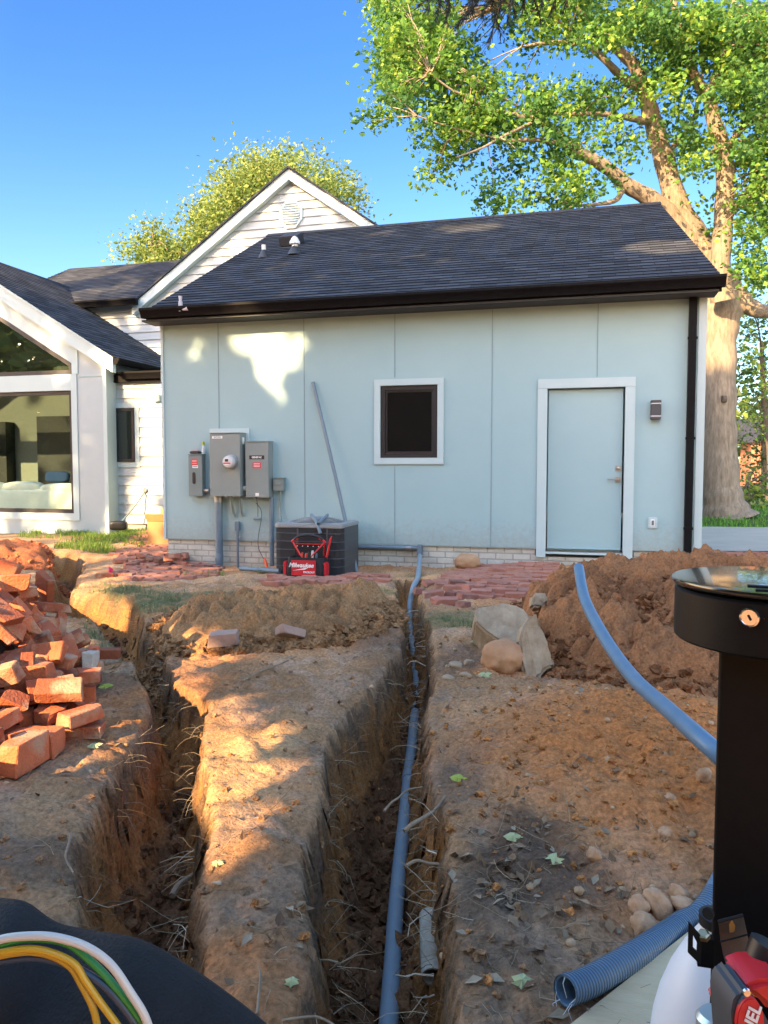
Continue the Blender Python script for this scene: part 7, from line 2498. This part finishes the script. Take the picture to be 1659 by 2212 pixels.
# what stands in their shade
T_ = []
def add_area(n, fn):
    T_.extend(fn() for _ in range(n))
add_area(5200, lambda: (R.uniform(-4.6, 2.8), R.uniform(.2, 9.8), -.1))
add_area(800, lambda: (R.uniform(-1.6, 1.5), R.uniform(.2, 1.6), R.uniform(0, 1.0)))
add_area(500, lambda: (R.uniform(-9, -4), R.uniform(6, 11.5), -.15))
add_area(7200, lambda: (R.uniform(-6.1, 2.0), YF, R.uniform(-.3, 3.3)))
add_area(5200, lambda: (lambda t_: (R.uniform(-6.2, 2.0), EY + 4.5 * t_, EZ + 2.3 * t_))(R.random()))
add_area(700, lambda: (R.uniform(1.2, 4.5), 17, R.uniform(-.2, 1.9)))
add_area(350, lambda: (R.uniform(1.4, 7), R.uniform(10, 14.5), -.05))
nfull = len(T_)
add_area(1900, lambda: (R.uniform(-13, -7.8), YL, R.uniform(-.3, 5.3)))
add_area(2000, lambda: (lambda x: (x, R.uniform(YL, 16), wz(x)))(R.uniform(-12.5, -8)))
add_area(900, lambda: (R.uniform(-8.6, -5.7), YR, R.uniform(0, 2.6)))
add_area(1700, lambda: (R.uniform(-10.5, -2), YG, R.uniform(3, 7.2)))
add_area(1200, lambda: (lambda t_: (R.uniform(-13.4, -9), 14.7 + 3.4 * t_, 4.6 + 1.8 * t_))(R.random()))
T_ = np.array(T_)
keep_full = np.arange(len(T_)) < nfull
rep = 3
pts_, sel = [], []
for k in range(rep):
    q = ab(T_)
    d0 = (T_ - CAMC) @ CAMF
    slope_ = -(S_ @ CAMF)
    w = NR.uniform(1.4, 6.5, len(T_))
    t_ = (d0 + w) / slope_
    P_ = T_ + S_[None] * t_[:, None] + E1[None] * NR.normal(size=(len(T_), 1)) * .08 + E2[None] * NR.normal(size=(len(T_), 1)) * .08
    q = ab(P_)
    ok = np.ones(len(T_), dtype=bool)
    # openings cut in the crowns where sun patches are wanted
    dd2 = ((q[:, None, :] - lit[None, :, :2]) ** 2).sum(2)
    hit = (dd2 < (lit[None, :, 2] + .045) ** 2) & (NR.random(dd2.shape) < lit[None, :, 3] ** 1.0)
    ok &= ~hit.any(1)
    nz = fbm(q[:, 0] * .85 + 3, q[:, 1] * .85, 4, 120)
    ok &= keep_full | (nz < -.03)
    ok &= ((P_ - CAMC) @ CAMF) < -1.0
    pts_.append(P_[ok])
P_ = np.concatenate(pts_)
cent = np.array([np.percentile(P_[:, 0], q_) for q_ in (10, 35, 62, 88)])
cid = np.argmin(np.abs(P_[:, 0][:, None] - cent[None]), 1)
for k in range(4):
    Q = P_[cid == k]
    if len(Q) < 10:
        continue
    c = Q.mean(0)
    t = thing('unseen_shade_tree', ['leftmost', 'second', 'third', 'rightmost'][k] + ' of the unseen trees behind the viewer, crowns shaped to shade the yard', 'tree', (c[0], c[1], -.12), 'trees behind the viewer')
    V, F = leaf_arrays(Q, .28, .0, .15, .8)
    np_mesh('crown', V, F, M_leafs, t, False, leaf_cols(len(Q), [(.06, .10, .025), (.09, .13, .03), (.045, .08, .02)]))
    best = None
    for _ in range(60):
        cx2, cy2 = c[0] + R.uniform(-3, 3), c[1] + R.uniform(-3, 1.5)
        col_ = ab(np.array([(cx2, cy2, z_) for z_ in np.linspace(0, c[2] * 1.1, 24)]))
        hits = int((((col_[:, None] - lit[None, :, :2]) ** 2).sum(2) < (lit[None, :, 2] + .3) ** 2).any(1).sum())
        if best is None or hits < best[0]:
            best = (hits, cx2, cy2)
    c = np.array([best[1], best[2], c[2]])
    lm = [([(c[0], c[1], -.3), (c[0] + .1, c[1], c[2] * .5), (c[0], c[1] - .1, c[2] * 1.1)], [.30, .22, .10])]
    trn = limb_mesh(lm, seg=8)
    for i in range(26):
        q_ = Q[R.randrange(len(Q))]
        if (lit[:, 2] ** 2 > ((ab(q_)[None] - lit[:, :2]) ** 2).sum(1)).any():
            continue
        z0 = min(max(q_[2] - R.uniform(1.5, 3), 2.0), c[2] * 1.05)
        ln_ = np.array([tuple(s_) for s_ in curve([(c[0], c[1], z0), tuple((np.array([c[0], c[1], z0]) + q_) / 2 + [0, 0, .3]), tuple(q_)], 8)])
        if ((((ab(ln_)[:, None] - lit[None, :, :2]) ** 2).sum(2)) < (lit[None, :, 2] + .10) ** 2).any():
            continue
        trn.tube(curve([(c[0], c[1], z0), tuple((np.array([c[0], c[1], z0]) + q_) / 2 + [0, 0, .3]), tuple(q_)], 3), [.08, .07, .06, .05, .04, .03, .015], 5, caps=False)
    trn.build('trunk', M_barkd, t, smooth=True, angle=80)

# ------------------------------------------------------------------ driveway
gxx, gyy = np.meshgrid(np.linspace(1.5, 22, 42), np.linspace(11.0, 15.6, 14))
zz = terrain(gxx.ravel(), gyy.ravel(), False) + .05
J = np.arange(42 * 14).reshape(14, 42)
o = np_mesh('driveway', np.stack([gxx.ravel(), gyy.ravel(), zz], 1), np.stack([J[:-1, :-1].ravel(), J[:-1, 1:].ravel(), J[1:, 1:].ravel(), J[1:, :-1].ravel()], 1),
            mat('driveway_concrete', (.38, .35, .29), .9, col2=(.46, .43, .36), nscale=1.6, bump=.3, bscale=50), None, True)
tag(o, 'pale concrete driveway right of the garage', 'driveway', None, 'structure')

# ------------------------------------------------------------------ ground litter: grass, straw, roots, clods, pebbles, leaves
def blades(n, sampler, lo, hi, w, pal, name, label, cat, lean=.5):
    X_, Y_ = sampler(n)
    Z_ = H(X_, Y_)
    n = len(X_)
    base = np.stack([X_, Y_, Z_ - .006], 1)
    a = NR.uniform(0, 2 * np.pi, n)
    L = NR.uniform(lo, hi, n)
    ln = np.abs(NR.normal(0, lean, n))
    d = np.stack([np.cos(a) * np.sin(ln), np.sin(a) * np.sin(ln), np.cos(ln)], 1) * L[:, None]
    s = np.stack([-np.sin(a), np.cos(a), np.zeros(n)], 1) * (w * NR.uniform(.6, 1.3, n))[:, None]
    bend = np.stack([np.cos(a), np.sin(a), -np.ones(n) * .4], 1) * (L * .28 * NR.random(n))[:, None]
    V = np.stack([base - s, base + s, base + d * .6 + s * .7, base + d * .6 - s * .7, base + d + bend + s * .12, base + d + bend - s * .12], 1).reshape(-1, 3)
    i = np.arange(n)[:, None] * 6
    F = np.concatenate([i + np.array([[0, 1, 2, 3]]), i + np.array([[3, 2, 4, 5]])])
    o = np_mesh(name, V, F, M_grass, None, False, leaf_cols(n, pal, 6))
    return tag(o, label, cat, None, 'stuff')
M_grass = attr_mat('grass_blade', rough=.6, bump=0, vary=.2, vscale=3, spec=.25, translucent=.25)

def lawn_sampler(lst):
    def f(n):
        w = np.array([q[4] for q in lst], dtype=float)
        idx = NR.choice(len(lst), n, p=w / w.sum())
        X_, Y_ = np.empty(n), np.empty(n)
        for j, q in enumerate(lst):
            k = np.where(idx == j)[0]
            c = on_z(q[0], q[1], -.2)
            r = np.sqrt(NR.random(len(k)))
            a = NR.uniform(0, 6.283, len(k))
            X_[k] = c[0] + q[2] * r * np.cos(a)
            Y_[k] = c[1] + q[3] * r * np.sin(a)
        s1, s2 = trench_sd(X_, Y_)
        ok = (np.maximum(s1, s2) < -.02) & (fbm(X_ * 3, Y_ * 3, 3, 150) > -.12)
        return X_[ok], Y_[ok]
    return f
GREEN = [(.14, .24, .04), (.18, .28, .05), (.11, .19, .04)]
DRY = [(.20, .22, .09), (.28, .26, .13), (.14, .20, .08), (.34, .28, .15)]
blades(16000, lawn_sampler([(255, 1158, 1.7, 1.1, 4), (290, 1150, 1.3, .7, 2), (225, 1180, .7, .8, 1.5), (170, 1160, 1.2, .8, 1.0)]), .05, .13, .005, GREEN, 'grass', 'green grass sloping down from the left wing', 'grass')
blades(11000, lawn_sampler([(232, 1276, .5, .35, 1.2), (330, 1285, .75, .35, 2), (300, 1318, .35, .3, 1.2), (255, 1372, .22, .3, 2.0), (250, 1400, .22, .25, 1.6), (240, 1350, .2, .3, 1), (400, 1300, .3, .3, .5), (770, 1278, .75, .22, 1.6), (600, 1268, .6, .16, .5), (985, 1352, .18, .22, .4), (1000, 1375, .18, .2, .4), (420, 1345, .3, .2, .4)]),
       .02, .07, .0028, DRY, 'dry_grass', 'tufts of half dry grass along the trench edges', 'grass', .75)
def far_lawn(n):
    return NR.uniform(1.8, 14, n), 15.6 + NR.random(n) ** 1.5 * 9
blades(9000, far_lawn, .06, .14, .012, [(.11, .26, .03), (.15, .32, .045)], 'lawn_grass', 'bright green lawn beyond the driveway', 'grass')
blades(500, lawn_sampler([(1235, 1200, .18, .12, 1), (615, 1236, .5, .1, 1.2), (440, 1236, .3, .1, .4)]), .05, .12, .005, GREEN, 'weeds', 'green weeds along the footing and the door sill', 'weeds')

def view_ground(n, y0=1.2, y1=8.5, p=1.6):
    """points of bare ground, denser near the viewer"""
    Y_ = y0 + (y1 - y0) * NR.random(n) ** p
    half = .55 * Y_ + .6
    X_ = -.27 * Y_ + NR.uniform(-1, 1, n) * half
    return X_, Y_
# straws, stalks and fine roots
def strands(name, label, X_, Y_, Z_, L, r, pal, droop, dirs=None, cat='roots', wob=.35):
    n = len(X_)
    K = 5
    a = NR.uniform(0, 6.283, n) if dirs is None else dirs + NR.normal(0, .55, n)
    P_ = np.stack([X_, Y_, Z_], 1)
    rings = []
    el = NR.normal(.05, .22, n)
    for k in range(K):
        tt = NR.random((n, 1)) * .1 + 1
        rings.append(P_.copy())
        a = a + NR.normal(0, wob, n)
        el = el + NR.normal(0, .25, n) - droop * k / K
        P_ = P_ + np.stack([np.cos(a) * np.cos(el), np.sin(a) * np.cos(el), np.sin(el)], 1) * (L / (K - 1))[:, None] * tt
    V = []
    for k in range(K):
        rr = (r * (1 - .6 * k / K))[:, None]
        for j in range(3):
            an = j * 2.094
            side = np.stack([-np.sin(a) * math.cos(an), np.cos(a) * math.cos(an), np.full(n, math.sin(an))], 1)
            V.append(rings[k] + side * rr)
    V = np.stack(V, 1).reshape(-1, 3)
    i = np.arange(n)[:, None] * (K * 3)
    F = []
    for k in range(K - 1):
        for j in range(3):
            j2 = (j + 1) % 3
            F.append(i + np.array([[k * 3 + j, k * 3 + j2, k * 3 + 3 + j2, k * 3 + 3 + j]]))
    o = np_mesh(name, V, np.concatenate(F), M_straw, None, True, leaf_cols(n, pal, K * 3))
    return tag(o, label, cat, None, 'stuff')
M_straw = attr_mat('straw', rough=.85, bump=0, vary=.3, vscale=20, spec=.15)
STRAW = [(.30, .23, .14), (.22, .165, .10), (.38, .30, .20), (.15, .11, .07)]
X_, Y_ = view_ground(2400)
s1, s2 = trench_sd(X_, Y_)
k = np.maximum(s1, s2) < -.01
X_, Y_ = X_[k], Y_[k]
X2_ = NR.normal(on_z(1090, 1980, -.12)[0], .28, 420)
Y2_ = np.clip(NR.normal(on_z(1090, 1980, -.12)[1], .35, 420), 1.3, 4)
X_, Y_ = np.concatenate([X_, X2_]), np.concatenate([Y_, Y2_])
strands('straw', 'dry straws and twigs strewn over the trodden soil', X_, Y_, H(X_, Y_) + .004, NR.uniform(.03, .13, len(X_)), NR.uniform(.0006, .0016, len(X_)), STRAW, .03, cat='straw')
# roots torn open along both trenches
def rim_pts(n, Tp, inward):
    P_ = np.array(Tp)
    Q = np.roll(P_, -1, 0)
    Ls = np.linalg.norm(Q - P_, axis=1) * (P_[:, 1] > .9) * (P_[:, 1] < 8.5) / np.maximum(P_[:, 1], 1.5)
    i = NR.choice(len(P_), n, p=Ls / Ls.sum())
    t_ = NR.random(n)[:, None]
    p = P_[i] * (1 - t_) + Q[i] * t_
    d = Q[i] - P_[i]
    nrm_ = np.stack([-d[:, 1], d[:, 0]], 1)
    nrm_ /= np.linalg.norm(nrm_, axis=1)[:, None]
    s = poly_sd((p + nrm_ * .03)[:, 0], (p + nrm_ * .03)[:, 1], Tp)
    nrm_[s < 0] *= -1
    return p, nrm_
XX, YY, ZZ, DD, LL, RR_ = [], [], [], [], [], []
for Tp, n in ((T1, 480), (T2, 360)):
    p, nn_ = rim_pts(n, Tp, True)
    dep = NR.random(n) ** 1.6 * .26
    q = p + nn_ * .01
    base_z = terrain((p - nn_ * .05)[:, 0], (p - nn_ * .05)[:, 1], False)
    XX.append(q[:, 0]); YY.append(q[:, 1]); ZZ.append(base_z - dep - .01); DD.append(np.arctan2(nn_[:, 1], nn_[:, 0]))
    LL.append(NR.uniform(.04, .16, n)); RR_.append(np.where(NR.random(n) < .12, NR.uniform(.002, .004, n), NR.uniform(.0007, .0017, n)))
cat_ = np.concatenate
strands('torn_roots', 'thin torn roots sticking out of the trench walls', cat_(XX), cat_(YY), cat_(ZZ), cat_(LL), cat_(RR_), STRAW + [(.42, .34, .24)], .35, cat_(DD), wob=.3)
def root(px, z, r, label):
    pts_ = [tuple(np.array(on_z(u, v, z)) + [0, 0, 0]) for u, v in px]
    pts_ = [(p[0], p[1], max(p[2], h1(p[0], p[1]) + r) if i in (0, len(pts_) - 1) else p[2] + .01) for i, p in enumerate(pts_)]
    o = MB().tube(curve(pts_, 5), [r * (1 - .5 * i / (len(pts_) * 5)) for i in range((len(pts_) - 1) * 5 + 1)], 7).build('root', M_root, None, smooth=True)
    tag(o, label, 'root')
M_root = mat('pale_root', (.20, .135, .08), .85, col2=(.34, .25, .16), nscale=20, bump=.4)
root([(873, 1795), (890, 1787), (915, 1772), (940, 1755), (962, 1735)], -.11, .008, 'thick pale root across the middle trench, upper one on the right rim')
root([(878, 1870), (900, 1866), (925, 1872), (948, 1866)], -.12, .006, 'crooked pale root lower on the right rim of the middle trench')
root([(830, 1752), (845, 1740), (862, 1728), (880, 1712), (912, 1700)], -.12, .0045, 'thin root reaching over the conduit from the right rim')
root([(1225, 2160), (1190, 2172), (1140, 2195), (1110, 2230), (1050, 2240)], -.10, .006, 'long brown root curving left from the cut end of the flexible conduit')
root([(612, 2205), (640, 2210), (690, 2208), (745, 2230)], -.1, .004, 'thin root lying on the bank left of the trench conduit')
root([(555, 2190), (560, 2150), (562, 2110), (558, 2085)], -.1, .0035, 'pale stalk beside the black cloth on the middle bank')
root([(155, 1800), (147, 1835), (142, 1860), (158, 1885)], -.1, .0045, 'pale stick on the left bank above the black cloth')
root([(372, 1935), (385, 1918), (402, 1905), (418, 1890)], -.45, .013, 'dark broken stick leaning in the left trench')
root([(525, 1470), (560, 1455), (600, 1440), (640, 1418)], -.1, .006, 'brown twig lying at the foot of the low soil heap')

# clods, pebbles
def merged(name, label, cat, protos, X_, Y_, Z_, sizes, material, cols):
    Vs, Fs, Cs, nf = [], [], [], 0
    pid = NR.integers(0, len(protos), len(X_))
    for j, (pv, pf) in enumerate(protos):
        k = np.where(pid == j)[0]
        if not len(k):
            continue
        q = NR.normal(size=(len(k), 4))
        q /= np.linalg.norm(q, axis=1)[:, None]
        w_, x_, y_, z_ = q.T
        Rm = np.stack([1 - 2 * (y_ * y_ + z_ * z_), 2 * (x_ * y_ - z_ * w_), 2 * (x_ * z_ + y_ * w_), 2 * (x_ * y_ + z_ * w_), 1 - 2 * (x_ * x_ + z_ * z_), 2 * (y_ * z_ - x_ * w_),
                       2 * (x_ * z_ - y_ * w_), 2 * (y_ * z_ + x_ * w_), 1 - 2 * (x_ * x_ + y_ * y_)], 1).reshape(-1, 3, 3)
        v = np.einsum('nij,vj->nvi', Rm, pv) * sizes[k][:, None, None]
        v[:, :, 2] *= .8
        v += np.stack([X_[k], Y_[k], Z_[k]], 1)[:, None, :]
        Vs.append(v.reshape(-1, 3))
        Fs.append((pf[None] + (np.arange(len(k)) * len(pv))[:, None, None]).reshape(-1, pf.shape[1]) + nf)
        Cs.append(np.repeat(cols[k], len(pv), axis=0))
        nf += len(k) * len(pv)
    o = np_mesh(name, cat_(Vs), cat_(Fs), material, None, cat == 'pebbles', cat_(Cs))
    return tag(o, label, cat, None, 'stuff')
def lump_proto(seed, rough, sub=2):
    bm = bmesh.new()
    bmesh.ops.create_icosphere(bm, subdivisions=sub, radius=1)
    for v in bm.verts:
        p = v.co.normalized()
        v.co = p * (1 + mnoise.fractal(p * 1.7 + Vector((seed * 5.0, 0, seed)), 1, 2, 3) * rough)
        v.co = Vector((v.co.x * (1 + .2 * math.sin(seed)), v.co.y, v.co.z * .85))
    bm.verts.index_update()
    pv = np.array([tuple(v.co) for v in bm.verts])
    pf = np.array([[v.index for v in f.verts] for f in bm.faces])
    bm.free()
    return pv, pf
CL = [lump_proto(i, 1.0) for i in range(8)]
PB = [lump_proto(i + 20, .28) for i in range(4)]
xs_, ys_, ss_, cc_ = [], [], [], []
for k_, n, lo, hi in ((0, 7500, .009, .048), (1, 10500, .009, .052), (2, 600, .02, .05)):
    _, cx_, cy_, rx_, ry_, h_ = SPOIL[k_]
    r = np.sqrt(NR.random(n)) * 1.12
    a = NR.uniform(0, 6.283, n)
    xs_.append(cx_ + rx_ * r * np.cos(a)); ys_.append(cy_ + ry_ * r * np.sin(a))
    ss_.append(lo + (hi - lo) * NR.random(n) ** 2.6)
    c1, c2 = np.array(SPOIL_COL[k_][0]), np.array(SPOIL_COL[k_][1])
    cc_.append(c1 + (c2 - c1) * NR.random((n, 1)) * 1.1)
n = 1300   # right bank
X_, Y_ = NR.normal(.25, .55, n), np.clip(NR.normal(3.2, .85, n), 1.3, 5.2)
xs_.append(X_); ys_.append(Y_); ss_.append(.003 + .014 * NR.random(n) ** 3.0); cc_.append(np.array([.50, .22, .075]) * NR.uniform(.75, 1.15, (n, 1)))
X_, Y_ = view_ground(2200, 1.2, 7)
xs_.append(X_); ys_.append(Y_); ss_.append(.003 + .013 * NR.random(len(X_)) ** 3); cc_.append(np.array([.38, .215, .11]) * NR.uniform(.75, 1.15, (len(X_), 1)))
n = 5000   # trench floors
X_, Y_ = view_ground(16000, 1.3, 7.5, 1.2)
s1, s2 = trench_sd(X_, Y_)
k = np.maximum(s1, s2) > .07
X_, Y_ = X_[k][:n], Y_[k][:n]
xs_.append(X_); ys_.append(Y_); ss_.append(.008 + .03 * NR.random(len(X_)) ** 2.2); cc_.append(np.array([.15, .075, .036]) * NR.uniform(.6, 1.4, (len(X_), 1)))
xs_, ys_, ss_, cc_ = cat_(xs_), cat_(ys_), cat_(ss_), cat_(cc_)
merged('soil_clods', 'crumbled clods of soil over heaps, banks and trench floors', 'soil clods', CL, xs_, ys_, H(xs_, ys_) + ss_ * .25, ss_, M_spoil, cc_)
X_, Y_ = cat_([NR.normal(.35, .4, 130), NR.normal(-.55, .25, 90), view_ground(110)[0]]), None
Y_ = cat_([np.clip(NR.normal(3.0, .8, 130), 1.4, 5), np.clip(NR.normal(4.7, .5, 90), 3.5, 6), NR.uniform(1.4, 7, 110)])
s_ = .004 + .013 * NR.random(len(X_)) ** 2.4
merged('pebbles', 'small tan pebbles scattered in the orange soil', 'pebbles', PB, X_, Y_, H(X_, Y_) + s_ * .3, s_, attr_mat('pebble', .85, .3, 90, .2, 30), np.array([.46, .30, .17]) * NR.uniform(.7, 1.2, (len(X_), 1)))
# fallen leaves
def fallen(n_):
    X_, Y_ = view_ground(n_, 1.25, 6.5)
    hcx, hcy, _ = on_z(1115, 1870, -.1)
    X2, Y2 = NR.normal(hcx, .16, 90), NR.normal(hcy, .17, 90)
    lx, ly, _ = on_z(715, 1920, -.1)
    X3, Y3 = NR.normal(lx, .10, 60), NR.normal(ly, .12, 60)
    bx2, by2, _ = on_z(1080, 2040, -.1)
    X3, Y3 = np.concatenate([X3, NR.normal(bx2, .3, 160)]), np.concatenate([Y3, np.clip(NR.normal(by2, .3, 160), 1.3, 5)])
    return cat_([X_, X2, X3]), cat_([Y_, Y2, Y3])
X_, Y_ = fallen(520)
s1, s2 = trench_sd(X_, Y_)
k = np.maximum(s1, s2) < 0
X_, Y_ = X_[k], Y_[k]
V, F = leaf_arrays(np.stack([X_, Y_, H(X_, Y_) + .008], 1), .036, 3.0, .3, .55)
tag(np_mesh('fallen_leaves', V, F, M_straw, None, False, leaf_cols(len(X_), [(.19, .12, .07), (.26, .18, .11), (.13, .08, .05), (.30, .24, .16), (.22, .13, .07)])), 'small curled dead leaves strewn over the soil', 'leaves', None, 'stuff')
# lobed green leaves fallen singly
M_gl = mat('pale_green_leaf', (.33, .37, .17), .6, col2=(.42, .44, .22), nscale=25)
M_yl = mat('yellow_green_leaf', (.32, .38, .05), .6)
def lobed(u, v, s, z, label, m_=None, rz=0.0):
    c = gpt(u, v, z)
    out_ = [(0, -1), (.25, -.35), (.95, -.45), (.62, .05), (.9, .55), (.30, .45), (0, 1.0), (-.32, .5), (-.92, .5), (-.6, .02), (-.9, -.5), (-.22, -.38)]
    vs = [(c[0], c[1], c[2] + .016 + s * .12)]
    for x, y in out_:
        xr_, yr_ = x * math.cos(rz) - y * math.sin(rz), x * math.sin(rz) + y * math.cos(rz)
        vs.append((c[0] + xr_ * s, c[1] + yr_ * s, c[2] + .014 + s * .25 * math.sin(x * 2 + y * 3)))
    o = MB().add(vs, [(0, 1 + i, 1 + (i + 1) % 12) for i in range(12)]).build('fallen_leaf', m_ or M_gl, None)
    tag(o, label, 'leaf')
for (u, v, s, z, lab, mm, rz) in ((1108, 1838, .030, -.1, 'pale green lobed leaf on the dark litter patch', None, .4), (1198, 1893, .030, -.1, 'pale bluish green leaf right of the dark litter patch', None, 1.9), (1128, 2138, .028, -.1, 'whitish green leaf on the bank below the dark litter', None, 0),
                                 (662, 2192, .034, -.1, 'large pale green leaf at the bottom edge, left of the trench conduit', None, .8), (990, 1700, .034, -.1, 'yellow green leaf beside the right rim of the middle trench', M_yl, .3), (1047, 1452, .045, -.1, 'green star shaped leaf below the round boulder', None, .9),
                                 (1027, 1385, .05, -.1, 'green leaf on the bank above the round boulder', None, 2.1), (470, 1856, .022, -.1, 'small pale green leaf on the middle bank below the sunlit patch', None, .3), (205, 1612, .032, -.1, 'pale green leaf at the foot of the brick heap', None, 1.1),
                                 (630, 2103, .020, -.1, 'small pale leaf on the lower middle bank', None, .2), (228, 1455, .045, -.05, 'bright yellow green leaf on the right side of the brick heap', M_yl, .5), (207, 1580, .035, -.1, 'drooping green leaf beside the brick heap', None, 2.4)):
    lobed(u, v, s, z, lab, mm, rz)
